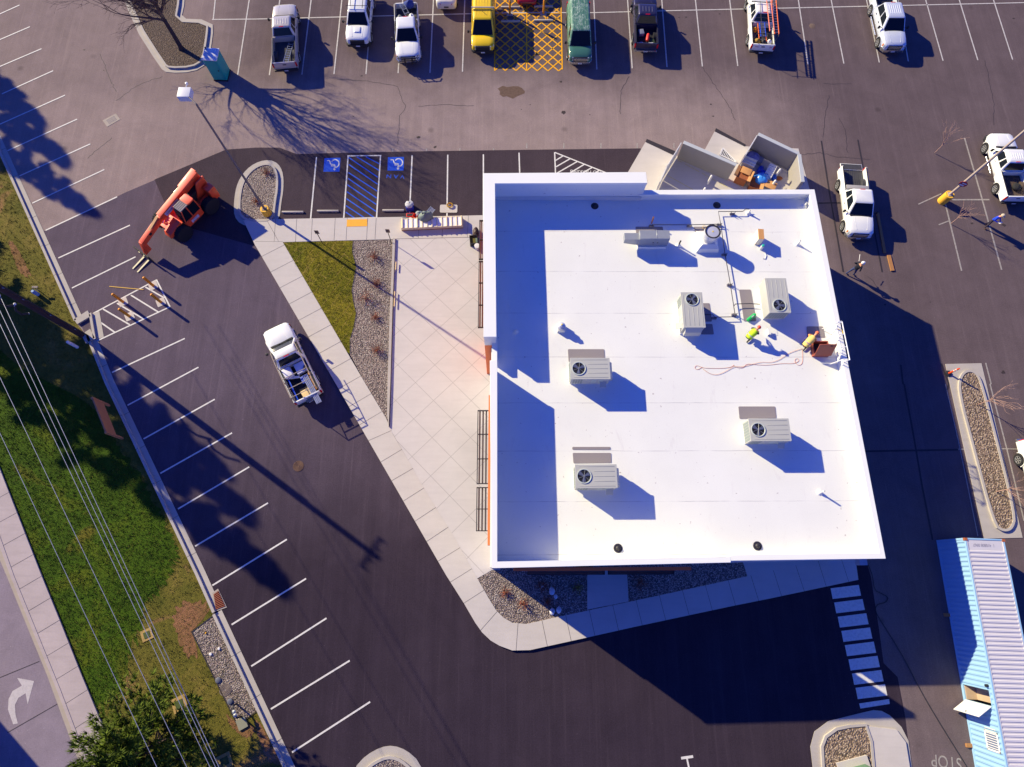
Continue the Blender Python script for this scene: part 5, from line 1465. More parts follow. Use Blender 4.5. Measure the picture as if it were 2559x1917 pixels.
for i in range(5): k.box(-1.12 + i * .16, -.05, 2.42, -1.06 + i * .16, .55, 2.45)
k.build('roof_guard', M('roof guard bars', px(176, 160, 156), .5), o)
MB().box(-1.235, -.6, .78, -1.2, .8, 1.32).build('cab_door', TELE, t, bevel=.02)
text('United\nRentals', 'door_sign', M('navy lettering', px(40, 40, 90), .5), (-1.262, .1, 1.05), .15, (R(90), 0, R(-90)), MB().box(-1.255, -.25, .92, -1.236, .45, 1.18).build('door_sign_board', M('lilac white sign', px(206, 200, 226), .5), t))
# boom
ya, yb_ = loc(483, 433, 2.45).y, loc(375, 545, 2.0).y
xb = .14
tip = loc(349, 603, 1.45)
A, B, C = Vector((xb, -2.45, 2.5)), Vector((xb, 1.65, 1.95)), Vector((xb, tip.y, 1.4))
k = MB().bar(A, B, .46, .55)
o = k.build('boom', TELE, t, bevel=.03)
d = (B - A).normalized()
side = MB()
u = Vector((0, 0, 1)) - d * d.z
u.normalize()
pa, pb = A + d * 2.35, A + d * 3.8
n = Vector((-1, 0, 0))
q = [pa + n * .235 - u * .17, pb + n * .235 - u * .17, pb + n * .235 + u * .17, pa + n * .235 + u * .17]
sb = MB().hexa(q + [v + n * .006 for v in q]).build('boom_sign_board', M('lilac white sign', px(206, 200, 226), .5), o)
tx = text('United Rentals', 'boom_sign', M('black lettering', (.02, .02, .03), .5), (0, 0, 0), .27, (0, 0, 0), sb)
ctr = (pa + pb) / 2 + n * .246
mx = Matrix((d * -1, u, n)).transposed().to_4x4()
tx.matrix_local = Matrix.Translation(ctr) @ mx @ Matrix.Diagonal((.72, 1, 1, 1))
k = MB().bar(B - d * .3, C, .34, .42)
k2 = k.build('inner_boom', TELE, t, bevel=.02)
MB().bar(B + Vector((0, .15, .25)), C + Vector((0, -.5, .25)), .2, .05).build('hose_track', M('tan cover', px(206, 156, 110), .6), k2)
MB().box(C.x - .22, C.y - .95, C.z + .2, C.x + .22, C.y - .75, C.z + .36).build('hose_clamp', BLKX, k2)
MB().hexa([(xb - .14, C.y - .15, .5), (xb + .14, C.y - .15, .5), (xb + .14, C.y + .45, .45), (xb - .14, C.y + .45, .45), (xb - .17, C.y - .2, 1.6), (xb + .17, C.y - .2, 1.6), (xb + .17, C.y + .12, 1.55), (xb - .17, C.y + .12, 1.55)]).build('boom_head', TELE, t, bevel=.03)
cy_ = C.y + .5
k = MB()
for z in (.2, .72): k.box(xb - .75, cy_, z, xb + .75, cy_ + .07, z + .1)
for x in (-.72, -.3, .3, .72): k.box(xb + x - .04, cy_ - .02, .15, xb + x + .04, cy_ + .06, .95)
k.tube([(xb - .75, cy_ + .02, .95), (xb + .75, cy_ + .02, .95)], .03, 6)
k.build('fork_carriage', BLKX, t)
for x in (-.24, .24):
    MB().hexa([(xb + x - .065, cy_ + .07, .04), (xb + x + .065, cy_ + .07, .04), (xb + x + .05, cy_ + 1.3, .03), (xb + x - .05, cy_ + 1.3, .03), (xb + x - .065, cy_ + .07, .1), (xb + x + .065, cy_ + .07, .1), (xb + x + .05, cy_ + 1.3, .05), (xb + x - .05, cy_ + 1.3, .05)]).box(xb + x - .065, cy_ + .07, .04, xb + x + .065, cy_ + .12, .75).build('fork', M('worn pale fork steel', px(176, 170, 156), .5, .3), t)
MB().tube([(.36, .9, 1.75), (.36, 1.75, 1.1)], .07, 8).build('lift_cylinder', CHROME, t)
MB().tube([(1.25, -1.2, 1.5), (1.4, -1.3, 1.55)], .05, 6).build('mirror', CHROME, t)
k = MB()
for i in range(6): k.ball((xb + .32, .9 + i * .2, 1.98 - i * .03), .06, 4)
k.build('hose_guides', BLKX, t)

# ------------------------------------------------------------------ shipping container office
SKYB = M('pale blue container paint', px(150, 190, 232), .5, 0, .06, 1.5)
CROOF = M('greyish white container roof', px(206, 202, 216), .55, 0, .07, 1.2)
ca, cb = at(*tl(3, 2, (1460, 1345))[0], 0.1), at(*tl(3, 3, (1780, 1575))[0], .1)
d = (ca - cb)
d.z = 0
LC = 12.19
rz = math.atan2(-d.x, d.y)
t = thing('shipping_container', (ca.x, ca.y, 0), 'long pale blue shipping container with a white roof and an open white door', 'container', rz)
Wc, Hc = 2.44, 2.6
Mc = Matrix.Translation((ca.x, ca.y, 0)) @ Matrix.Rotation(rz, 4, 'Z')
hy1, hy0 = [(Mc.inverted() @ at(*tl(3, 3, q)[0], .3)).y for q in ((1703, 945), (1713, 1075))]
LCs = 13.6
def corr_side(x, out, y0, y1, z0, z1):
    k = MB()
    n = int((y1 - y0) / .276)
    prof = []
    for i in range(n):
        b_ = y0 + (y1 - y0) * i / n
        s_ = (y1 - y0) / n
        prof += [(0, b_), (0, b_ + s_ * .28), (out * .045, b_ + s_ * .5), (out * .045, b_ + s_ * .78)]
    prof.append((0, y1))
    k.rings([[(x + o_, y, z) for o_, y in prof] for z in (z0, z1)], False, False)
    return k
k = corr_side(.05, -1, -LCs, hy0, .16, Hc - .1)
for (a_, b_) in ((hy1, 0),): k2 = corr_side(.05, -1, hy1, -.1, .16, Hc - .1); k.add(k2.v, k2.f)
for z0_, z1_ in ((2.32, Hc - .1),): k2 = corr_side(.05, -1, hy0, hy1, z0_, z1_); k.add(k2.v, k2.f)
k2 = corr_side(Wc - .05, 1, -LCs, -.1, .16, Hc - .1)
k.add(k2.v, k2.f)
k.build('side_wall', SKYB, t)
MB().box(.06, -.06, .16, Wc - .06, -.02, Hc - .1).build('end_wall', SKYB, t)
MB().box(.06, -LCs, .16, Wc - .06, -LCs + .04, Hc - .1).build('end_wall', SKYB, t)
k = MB()
for x in (0, Wc - .1): k.box(x, -LCs, .0, x + .1, 0, .16).box(x, -LCs, Hc - .1, x + .1, 0, Hc)
for x in (0, Wc - .12):
    for y in (-.12, -LCs): k.box(x - .004, y, .0, x + .124, y + .124, Hc)
k.box(.1, -.1, Hc - .1, Wc - .1, 0, Hc)
k.build('frame', SKYB, t, bevel=.01, seg=1)
k = MB()
n = int((LCs - .9) / .25)
rs = []
rf = [(-.11, 0), (-.72, 0)]
for i in range(n):
    b_ = -.72 - .25 * i
    rf += [(b_ - .03, .035), (b_ - .13, .035), (b_ - .16, 0), (b_ - .25, 0)]
k.rings([[(x, y, Hc - .03 + z) for y, z in rf] for x in (.14, Wc - .14)], False, False)
k.box(.1, -LCs, Hc - .06, .14, -.1, Hc - .0).box(Wc - .14, -LCs, Hc - .06, Wc - .1, -.1, Hc)
k.build('roof', CROOF, t)
k = MB()
for x in (.06, Wc - .06): k.box(x - .09, -.16, Hc - .13, x + .09, .008, Hc + .02)
k.build('corner_casting', M('rusty corner', px(170, 96, 60), .8, .1, .5, 12), t)
text('1  410808 0967', 'roof_number', M('faint grey number', px(150, 146, 170), .6), (Wc / 2 - .1, -.4, Hc - .02), .26, (0, 0, R(180)), t, wide=.8)
f_ = MB().box(.0, hy0 - .05, .16, .1, hy0, 2.34).box(.0, hy1, .16, .1, hy1 + .05, 2.34).box(.0, hy0, 2.28, .1, hy1, 2.34)
o = f_.build('door_frame', SKYB, t)
MB().box(.75, hy0, .2, .78, hy1, 2.3).build('inner_wall', M('tan plywood wall', px(190, 166, 150), .7), o)
MB().box(.1, hy0, .16, .75, hy1, .2).build('inner_floor', M('tan plywood wall', px(190, 166, 150), .7), o)
dl = Mc.inverted().to_3x3() @ (at(*tl(3, 3, (1610, 1155))[0], .3) - at(*tl(3, 3, (1708, 1076))[0], .3))
dl.normalize()
e0, e1 = Vector((-.03, hy0, .22)), Vector((-.03, hy0, .22)) + dl * 1.0
nn_ = Vector((-dl.y, dl.x, 0)) * .05
up_ = Vector((0, 0, 2.06))
o = MB().hexa([e0, e1, e1 + nn_, e0 + nn_, e0 + up_, e1 + up_, e1 + nn_ + up_, e0 + nn_ + up_]).build('door', WHX, t, bevel=.008, seg=1)
hq = e0.lerp(e1, .9) + Vector((0, 0, 1.0))
MB().bar(hq - nn_ * 1.5, hq + nn_ * 2.5, .1, .04).build('handle', STEEL, o)
gy1, gy0 = [(Mc.inverted() @ at(*tl(3, 3, q)[0], 1.9)).y for q in ((1900, 1345), (1935, 1525))]
k = MB().box(-.03, gy0, 1.35, .0, gy0 + .09, 2.35).box(-.03, gy1 - .09, 1.35, .0, gy1, 2.35).box(-.03, gy0, 1.35, .0, gy1, 1.44).box(-.03, gy0, 2.26, .0, gy1, 2.35)
o = k.build('window_frame', WHX, t)
MB().box(-.012, gy0 + .09, 1.44, .0, gy1 - .09, 2.26).build('pane', M('blue grey glass', px(96, 110, 150), .1), o)
k = MB()
for i in range(9): k.box(-.03, gy0 + .15 + i * .125, 1.44, -.012, gy0 + .19 + i * .125, 2.26)
k.build('window_bars', WHX, o)
MB().tube([(-.02, hy1 + .25, 2.3), (-.16, hy1 + .25, 2.3)], .08, 10).build('vent_pipe', BLKX, t)
for y in (-4.6, -11.9):
    o = MB().box(-.3, -.1, 0, .5, .1, .12).build('timber_block', TIMB2, None, bevel=.008, seg=1)
    w = Mc @ Vector((-.05, y, 0))
    o.location, o.rotation_euler = w, (0, 0, rz)
    tag(o, 'short timber block under the container side, ' + ('upper one in shade' if y > -8 else 'lower one in sun'), 'timber block')

# ------------------------------------------------------------------ teal portable toilet
cs = [at(x, y, 2.2) for x, y in tl(0, 0, (1740, 515), (1870, 518), (1885, 412), (1760, 410))]
c = sum(cs, Vector()) / 4
t = thing('portable_toilet', (c.x, c.y, 0), 'teal portable toilet with a white roof beside the tree island', 'portable toilet', R(-3))
TEAL = M('teal plastic wall', px(10, 160, 156), .5, 0, .06, 1.5)
w_x, w_y = .56, .58
k = MB().rings([rrect(-w_x, w_x, -w_y, w_y, z, .06, 3) for z in (.1, 2.12)])
for i in range(5): k.box(-w_x - .012, -w_y + .1 + i * .21, .25, -w_x + .01, -w_y + .18 + i * .21, 2.0)
k.build('cabin', TEAL, t, smooth=40)
MB().box(-.58, -.6, 0, .58, .6, .12).build('skid', BLKX, t)
MB().rings([rrect(-w_x - .03, w_x + .03, -w_y - .03, w_y + .03, 2.1, .06, 3), rrect(-w_x - .03, w_x + .03, -w_y - .03, w_y + .03, 2.16, .06, 3), rrect(-w_x + .12, w_x - .12, -w_y + .12, w_y - .12, 2.24, .06, 3)]).build('roof', M('white translucent roof', px(226, 226, 240), .4), t, smooth=30)
o = MB().box(-.4, -w_y - .02, .2, .4, -w_y + .0, 2.0).build('door', TEAL, t, bevel=.008, seg=1)
MB().box(.25, -w_y - .05, 1.05, .32, -w_y - .02, 1.15).build('latch', BLKX, o)
MB().tube([(-.42, .42, 2.1), (-.42, .42, 2.4)], .05, 8).build('vent_stack', BLKX, t)
# ------------------------------------------------------------------ street furniture
YELC = M('yellow painted concrete', px(246, 186, 60), .7, 0, .12, 2)
POLEM = M('bronze grey pole', px(120, 112, 116), .5, .2, .05, 1)
TANP = M('tan grey pole', px(186, 170, 164), .5, .1, .05, 1)
HEADM = M('pale lamp housing', px(222, 222, 230), .4)
def zfor(base, x, y):
    """height at which the photograph shows a point above base at x, y"""
    best = min((k * .05 for k in range(0, 300)), key=lambda z: (at(x, y, z).xy - Vector(base[:2])).length)
    return best
b = at(661, 522, .75)
zp = 11.6
t = thing('lamp_post', (b.x, b.y, 0), 'tall grey lamp post with a square white head on a round yellow base', 'lamp post')
MB().lathe((0, 0, 0), ((.33, 0), (.33, .75), (.3, .78)), 28).build('base', YELC, t, smooth=40)
hd = at(459, 230, zp) - Vector((b.x, b.y, 0))
ptop = Vector((0, 0, zp - .1))
MB().tube([(0, 0, .76), ptop], [.09, .06], 10).box(-.16, -.16, .76, .16, .16, .8).build('pole', POLEM, t, smooth=50)
dv = Vector((hd.x, hd.y, 0))
k = MB().tube([ptop, Vector((hd.x * .6, hd.y * .6, zp - .05))], .04, 8)
k.build('arm', POLEM, t)
o = MB().box(hd.x - .36, hd.y - .33, zp - .4, hd.x + .36, hd.y + .36, zp).build('lamp_head', HEADM, t, bevel=.02)
MB().tube([(hd.x + .05, hd.y + .3, zp - .1), (hd.x + .05, hd.y + .6, zp - .05)], .035, 6).lathe((hd.x + .05, hd.y + .66, zp - .1), ((.08, 0), (.08, .1), (.02, .12)), 10).build('photocell', HEADM, o)
b = at(2374, 486, .9)
t = thing('lamp_post', (b.x, b.y, 0), 'tan lamp post on a tall round yellow base at the right edge', 'lamp post')
MB().lathe((0, 0, 0), ((.35, 0), (.35, .9), (.33, .92)), 28).build('base', YELC, t, smooth=40)
MB().tube([(0, 0, .9), (0, 0, 11.5)], [.1, .07], 10).box(-.17, -.17, .9, .17, .17, .95).build('pole', TANP, t, smooth=50)
MB().box(-.35, -.5, 11.4, .35, .2, 11.7).build('lamp_head', HEADM, t, bevel=.03)
o = MB().rings([[(.28 * math.cos(a), y, 2.35 + .28 * math.sin(a)) for a in [2 * math.pi * i / 24 for i in range(24)]] for y in (-.13, -.115)]).build('round_sign', M('red sign face', px(176, 30, 60), .5), t)
MB().box(-.12, -.135, 2.38, .2, -.13, 2.48).box(-.2, -.135, 2.16, .12, -.13, 2.3).build('sign_band', WHX, o)
o.rotation_euler = (0, 0, R(-25))

def bollard(base, top, label, sq=.62, ang=28):
    b = at(*base)
    h = 1.3
    t = thing('bollard', (b.x, b.y, 0), label, 'bollard', R(ang), 'yellow bollards in the hatched bay')
    MB().lathe((0, 0, 0), ((.1, 0), (.1, h - .06), (.08, h - .02), (.02, h)), 16).build('post', M('amber yellow post', px(238, 152, 30), .5), t, smooth=50)
    MB().prism([(x * sq / 2, y * sq / 2) for x, y in ((-1, -.85), (-.85, -1), (.85, -1), (1, -.85), (1, .85), (.85, 1), (-.85, 1), (-1, .85))], 0, .02).build('footing', CONC, t)
    return t
for q, lab in zip(tl(0, 1, (1322, 808), (1062, 948), (1118, 1073), (1388, 950)), ('yellow bollard in the hatched bay, nearest the forks', 'yellow bollard in the hatched bay, upper one on the kerb side', 'yellow bollard in the hatched bay, lowest of the four', 'yellow bollard in the hatched bay, right of centre by the far line')): bollard(q, None, lab)
b = at(194, 868)
t = thing('bollard', (b.x, b.y, 0), 'white domed marker post standing in the turf beside the kerb', 'post')
MB().lathe((0, 0, 0), ((.11, 0), (.11, 1.0), (.09, 1.08), (.03, 1.12)), 16).build('post', WHX, t, smooth=50)
for (x, y), lab in (((1274, 35), 'yellow sign post on a concrete pad by the yellow van'), ((1358, 34), 'yellow sign post on a concrete pad by the green van')):
    b = at(x, y)
    t = thing('sign_post', (b.x, b.y, 0), lab, 'sign post', 0, 'yellow sign posts')
    MB().lathe((0, 0, 0), ((.09, 0), (.09, 1.25), (.05, 1.3)), 14).build('post', M('amber yellow post', px(238, 152, 30), .5), t, smooth=50)
    MB().tube([(0, 0, 1.25), (0, 0, 2.3)], .025, 6).build('upper_post', STEEL, t)
    MB().box(-.16, .03, 1.75, .16, .04, 2.25).build('sign_plate', HEADM, t)
    MB().box(-.27, -.24, 0, .27, .24, .03).build('footing', OLDC, t)
stops = [(tl(1, 1, (316, 172))[0], 'concrete wheel stop by the kerb island'), (tl(1, 1, (619, 163))[0], 'concrete wheel stop in the first accessible bay'), (tl(1, 1, (1183, 158))[0], 'concrete wheel stop left of the blue cooler'),
         ((1276, 18), 'upper wheel stop left of the red car nose'), ((1358, 16), 'upper wheel stop shaded by the red car'), ((1276, 53), 'lower wheel stop beside the yellow van'), ((1358, 51), 'lower wheel stop nearest the green van')]
for (x, y), lab in stops:
    b = at(x, y, .06)
    t = thing('wheel_stop', (b.x, b.y, 0), lab, 'wheel stop', R(.5), 'concrete wheel stops')
    MB().rings([[(x_, s_ * yy, z) for yy, z in ((-.08, .0), (.08, .0), (.06, .13), (-.06, .13))] for x_, s_ in ((-.82, 1), (.82, 1))]).build('block', KERBC, t, bevel=.015)
for base, top, lab in (((808, 612), (786, 570), 'thin sign post at the sod corner by the first accessible bay'), ((979, 609), (963, 560), 'thin sign post at the corner of the gravel bed')):
    b = at(*base)
    z = 1.75
    t = thing('sign_post', (b.x, b.y, 0), lab, 'sign post', 0, 'parking sign posts')
    MB().tube([(0, 0, 0), (0, 0, z + .15)], .028, 6).build('post', M('dark brown post', px(74, 62, 60), .5), t)
    MB().box(-.15, .03, z - .25, .15, .045, z + .2).build('sign_plate', M('brown sign plate', px(140, 120, 108), .5), t)

# wooden sign in the shade, utility pole, overhead wires
A, B = at(274, 1014), at(307, 1096)
d = B - A
t = thing('wooden_sign', ((A.x + B.x) / 2, (A.y + B.y) / 2, 0), 'large brown timber sign board on two posts in the tree shade', 'sign', math.atan2(d.y, d.x))
L = d.length
SIGNW = M('orange brown sign timber', px(214, 138, 88), .7, 0, .12, 3)
for s_ in (-1, 1): MB().box(s_ * L / 2 - .07, -.07, 0, s_ * L / 2 + .07, .07, 1.9).build('post', SIGNW, t)
MB().box(-L / 2 + .07, -.04, .75, L / 2 - .07, .04, 1.85).build('board', SIGNW, t)
MB().box(-L / 2 + .07, -.055, .75, L / 2 - .07, -.04, .83).box(-L / 2 + .07, -.055, 1.77, L / 2 - .07, -.04, 1.85).build('board_trim', M('dark sign trim', px(120, 74, 50), .7), t)
b = at(207, 838)
UP_ = M('brown utility pole timber', px(72, 52, 50), .85, 0, .25, 2)
t = thing('utility_pole', (b.x, b.y, 0), 'dark brown wooden utility pole leaning out of the left side of the picture', 'utility pole')
MB().tube([(0, 0, 0), (0, 0, 12.5)], [.23, .17], 14).build('pole', UP_, t, smooth=50)
MB().tube([(0, 0, .02), (0, 0, 1.3)], .2, 14).build('grey_wrap', M('grey pole wrap', px(112, 100, 116), .7), t, smooth=50)
ro = at(222, 840) - b
MB().tube([(ro.x, ro.y, 0), (ro.x, ro.y, 9.5)], .05, 8).build('riser_conduit', BLKX, t)
for z in (1.2, 3.6, 6.0, 7.6): MB().tube([(0, 0, z), (ro.x, ro.y, z)], .03, 5).build('standoff', STEEL, t)
for z, s_ in ((5.0, -.45), (6.2, -.5)):
    k = MB().tube([(s_ * .6, -.3, z + .9), (s_, -.55, z + .5), (s_, -.6, z), (s_ * .7, -.4, z - .3)], .07, 8)
    k.build('cable_loop', BLKX, t)
    MB().lathe((s_ * .6, -.3, z + .85), ((.06, 0), (.09, .06), (.06, .12), (.02, .14)), 10).lathe((s_ * .7, -.4, z - .35), ((.05, 0), (.07, .05), (.02, .08)), 10).build('insulator', HEADM, t)
cd_ = Vector((.53, .85, 0))
for z in (12.2,): MB().bar(-cd_ * 1.1 + Vector((0, 0, z)), cd_ * 1.1 + Vector((0, 0, z)), .1, .12).build('crossarm', UP_, t)
for i in (-1.0, -.4, .4, 1.0): MB().lathe(cd_ * i + Vector((0, 0, 12.26)), ((.05, 0), (.06, .1), (.08, .14), (.03, .2)), 8).build('insulator', HEADM, t)
WIRE = M('pale overhead wire', px(176, 178, 196), .4, .3)
for (a, b_), z, lab in ((((-30, 675), (560, 1945)), 9.6, 'overhead wire, the one nearest the lot kerb'), (((-40, 692), (552, 1945)), 9.3, 'overhead wire just left of the one nearest the kerb'), (((-40, 726), (538, 1945)), 9.9, 'overhead wire in the middle of the five'), (((-60, 818), (480, 1945)), 8.8, 'overhead wire, second from the street'), (((-60, 955), (405, 1945)), 8.6, 'overhead wire, the one nearest the street')):
    P_, Q_ = at(*a, z), at(*b_, z)
    dd = Q_ - P_
    P_, Q_ = P_ - dd * .5, Q_ + dd * .5
    o = MB().tube([P_ + (Q_ - P_) * (i / 8) for i in range(9)], .013, 6).build('overhead_wire', WIRE)
    tag(o, lab, 'wire', 'overhead wires along the lawn')

# covers, grates, caps
IRON = M('rusty cast iron', px(112, 84, 72), .8, .1, .3, 8)
def cover(px_, py_, r, mat, label, name='manhole_cover', z=.012):
    b = at(px_, py_)
    t = thing(name, (b.x, b.y, z), label, 'cover')
    MB().lathe((0, 0, 0), ((r, 0), (r, .012), (.01, .012)), 28).build('lid', mat, t)
    k = MB()
    for q in (.9, .7, .5, .3): k.rings([[(r * s_ * math.cos(a), r * s_ * math.sin(a), zz) for a in [2 * math.pi * i / 28 for i in range(28)]] for s_, zz in ((q, .012), (q - .01, .022), (q - .05, .022), (q - .06, .012))], True, False)
    k.build('lid_rings', M('dark iron', px(84, 62, 56), .8, .1), t)
    return t
cover(*tl(1, 2, (365, 708))[0], .36, IRON, 'round ringed manhole cover in the drive lane')
cover(*tl(0, 3, (1947, 990))[0], .36, M('grey lid', px(136, 124, 124), .8, 0, .2, 6), 'round brown grey lid in the gravel strip', z=.035)
for (x, y), lab, r, mt in ((tl(0, 3, (1885, 906))[0], 'dark blue grey round cap in the gravel strip, upper one', .17, M('blue grey cap', px(96, 100, 120), .6)), (tl(0, 3, (1987, 1090))[0], 'dark blue grey round cap in the gravel strip, lower one', .17, M('blue grey cap', px(96, 100, 120), .6)),
                           (tl(0, 3, (1892, 635))[0], 'white round cleanout cap nearest the kerb', .08, WHX), (tl(0, 3, (1820, 682))[0], 'white round cleanout cap left of the other', .09, WHX), (tl(0, 3, (1778, 500))[0], 'small yellow cap at the top of the gravel strip', .05, YELX), (tl(3, 0, (385, 225))[0], 'old brown manhole lid in the parking bay', .3, M('brown iron lid', px(110, 92, 84), .85, 0, .3, 8))):
    b = at(x, y)
    o = MB().lathe((0, 0, 0), ((r, 0), (r, .05), (r * .8, .07), (.01, .07)), 16).build('cleanout_cap' if r < .2 else 'manhole_cover', mt, None, smooth=40)
    o.location = (b.x, b.y, .03 if r < .2 else -.055)
    tag(o, lab, 'cap')
q = W(tl(0, 3, (1845, 165), (1885, 135), (1945, 270), (1865, 300)))
t = thing('storm_grate', (*q[0], .0), 'rusty brown slotted storm grate set in the kerb', 'grate')
l0 = [(x - q[0][0], y - q[0][1]) for x, y in q]
MB().prism([(x * 1.25 - .1, y * 1.2 + .08) for x, y in l0], 0, .03).build('surround', OLDC, t)
k = MB()
for i in range(10):
    f_ = (i + .5) / 10
    p_ = Vector(l0[0]) * (1 - f_) + Vector(l0[3]) * f_
    r_ = Vector(l0[1]) * (1 - f_) + Vector(l0[2]) * f_
    k.bar((*p_, .05), (*r_, .05), .045, .03)
k.build('bars', M('rust red grate', px(168, 96, 70), .8, .1, .2, 8), t)
MB().sheet(l0, .034).build('pit', DARK, t)
q = W(tl(0, 0, (885, 1040), (1000, 980), (1038, 1030), (925, 1095)))
t = thing('storm_grate', (*q[0], 0), 'grey storm grate in a pale concrete frame on the old asphalt', 'grate')
l0 = [(x - q[0][0], y - q[0][1]) for x, y in q]
MB().prism(l0, 0, .014).build('surround', OLDC, t)
c_ = sum((Vector(p) for p in l0), Vector((0, 0))) / 4
k = MB()
for i in range(9):
    f_ = .2 + .62 * (i + .5) / 9
    e0, e1 = Vector(l0[0]).lerp(Vector(l0[1]), f_), Vector(l0[3]).lerp(Vector(l0[2]), f_)
    k.strip(e0.lerp(e1, .18), e0.lerp(e1, .82), .05, .018)
k.build('bars', M('grey grate iron', px(112, 104, 122), .7, .2), t)
for (x, y), s_, lab in ((tl(0, 3, (1270, 515))[0], .34, 'sandy square utility lid in the lawn, upper one'), (tl(0, 3, (1550, 1112))[0], .42, 'sandy square utility lid in the lawn, middle one'), (tl(0, 3, (1940, 1605))[0], .4, 'sandy square utility lid in the lawn near the bottom edge')):
    b = at(x, y)
    t = thing('utility_box', (b.x, b.y, .02), lab, 'lid', R(25))
    MB().box(-s_, -s_, 0, s_, s_, .03).build('sand_surround', M('sandy soil', px(176, 146, 88), .9, 0, .3, 5), t)
    MB().box(-s_ * .55, -s_ * .55, .03, s_ * .55, s_ * .55, .05).build('lid', M('green lid', px(70, 84, 36), .7), t)
b = at(*tl(0, 3, (2060, 1160))[0])
t = thing('backflow_valve', (b.x, b.y, .03), 'black pipe backflow valve with a flat grey lid at the end of the gravel strip', 'valve', R(-62))
MB().tube([(-.35, 0, 0), (-.35, 0, .5), (-.2, 0, .62), (.3, 0, .62), (.4, 0, .5), (.4, 0, 0)], .05, 8).build('pipework', BLKX, t)
MB().lathe((0, 0, .62), ((.1, 0), (.12, .06), (.03, .1)), 10).lathe((.2, 0, .62), ((.1, 0), (.12, .06), (.03, .1)), 10).build('valve_handles', STEEL, t)
MB().box(.5, -.35, 0, 1.1, .2, .08).build('lid', M('grey green lid', px(140, 140, 126), .7), t)
b = at(*tl(0, 1, (330, 885))[0])
t = thing('irrigation_riser', (b.x, b.y, 0), 'blue capped irrigation riser with a grey lid in the turf by the pole', 'riser')
MB().lathe((0, 0, 0), ((.14, 0), (.14, .5), (.1, .6)), 12).build('pipe', M('dusty blue plastic', px(120, 156, 206), .6), t, smooth=50)
MB().box(-.1, .25, .55, .3, .4, .6).tube([(.0, .3, 0), (.0, .3, .6)], .03, 5).build('grey_lid', M('grey lid', px(136, 124, 124), .8, 0, .2, 6), t)
b = at(*tl(0, 1, (1290, 700))[0]) * 0 + at(*tl(0, 1, (1095, 830))[0])
o = MB().bar((0, 0, .02), at(*tl(0, 1, (1240, 843))[0]) - at(*tl(0, 1, (945, 815))[0]) + Vector((0, 0, .02)), .06, .03).build('caution_tape', M('ochre tape', px(196, 150, 40), .6))
o.location = at(*tl(0, 1, (945, 815))[0])
tag(o, 'thin ochre strip lying on the asphalt above the hatched bay', 'strip')
o = MB().tube([at(x, y, .03) for x, y in smooth_poly(tl(3, 2, (850, 1530)) + tl(3, 3, (905, 0), (915, 130), (980, 160), (1040, 190), (1020, 240), (930, 255), (930, 330), (1030, 480), (1200, 760), (1310, 990), (1500, 1310), (1720, 1660), (1800, 1800)), 2, False)], .02, 5).build('black_cable', BLKX)
tag(o, 'long black cable snaking from the wall corner past the crosswalk', 'cable')

# traffic tube on its base
b = at(2369, 934)
t = thing('delineator', (b.x, b.y, .03), 'orange traffic tube on a black hexagonal base by the long island', 'delineator')
MB().lathe((0, 0, 0), ((.24, 0), (.24, .06), (.1, .1)), 6).build('base', BLKX, t)
MB().lathe((0, 0, 0), ((.07, .06), (.06, 1.0), (.045, 1.05), (.06, 1.1)), 12).build('tube', M('safety orange', px(250, 84, 40), .5), t, smooth=50)
MB().lathe((0, 0, 0), ((.068, .6), (.066, .7)), 12).lathe((0, 0, 0), ((.064, .8), (.063, .9)), 12).build('reflective_band', WHX, t)

# green transformer cabinet in the lower island
b = at(*tl(3, 3, (745, 1650))[0])
t = thing('transformer_cabinet', (b.x, b.y - .5, .1), 'dull green metal transformer cabinet on a pale pad in the lower right island', 'cabinet', R(12))
MB().box(-.95, -1.4, 0, .95, .95, .12).build('pad', CONC, t)
MB().rings([rrect(-.7, .7, -1.2, .55, z, .04, 2) for z in (.12, 1.0)] + [rrect(-.66, .66, -1.15, .5, 1.08, .04, 2)]).build('cabinet', M('dull green steel', px(96, 134, 108), .5, 0, .06, 1), t, smooth=30)
MB().box(-.68, -1.215, .2, -.01, -1.2, .95).box(.01, -1.215, .2, .68, -1.2, .95).build('door', M('dull green steel', px(96, 134, 108), .5), t)
# storm drop: loose boards
b = at(*tl(3, 1, (1055, 615))[0])
e = at(*tl(3, 1, (1072, 682))[0], .05) - at(*tl(3, 1, (1038, 548))[0], .05)
o = MB().bar(-e / 2 + Vector((0, 0, .05)), e / 2 + Vector((0, 0, .05)), .26, .08).build('timber_board', TIMB2)
o.location = b
tag(o, 'tan timber board lying in the sun ahead of the tailgate-down pickup', 'board')
e0, e1 = at(*tl(3, 1, (945, 180))[0], .05), at(*tl(3, 1, (1008, 525))[0], .05)
o = MB().bar(Vector((0, 0, 0)), e1 - e0, .2, .08).build('timber_board', TIMB2)
o.location = e0
tag(o, 'long timber lying in the shade along the tailgate-down pickup', 'board')
for (pa_, pb_), lab in (((tl(1, 1, (1207, 602))[0], tl(1, 1, (1203, 672))[0]), 'short timber leaning on the planter kerb, upper one'), ((tl(1, 1, (1196, 858))[0], tl(1, 1, (1191, 988))[0]), 'longer timber leaning on the planter kerb, lower one')):
    e0, e1 = at(*pa_, .28), at(*pb_, .28)
    o = MB().bar(Vector((0, 0, 0)), e1 - e0, .07, .04).build('timber_offcut', TIMBER)
    o.location = e0 + Vector((0, 0, .02))
    tag(o, lab, 'timber')

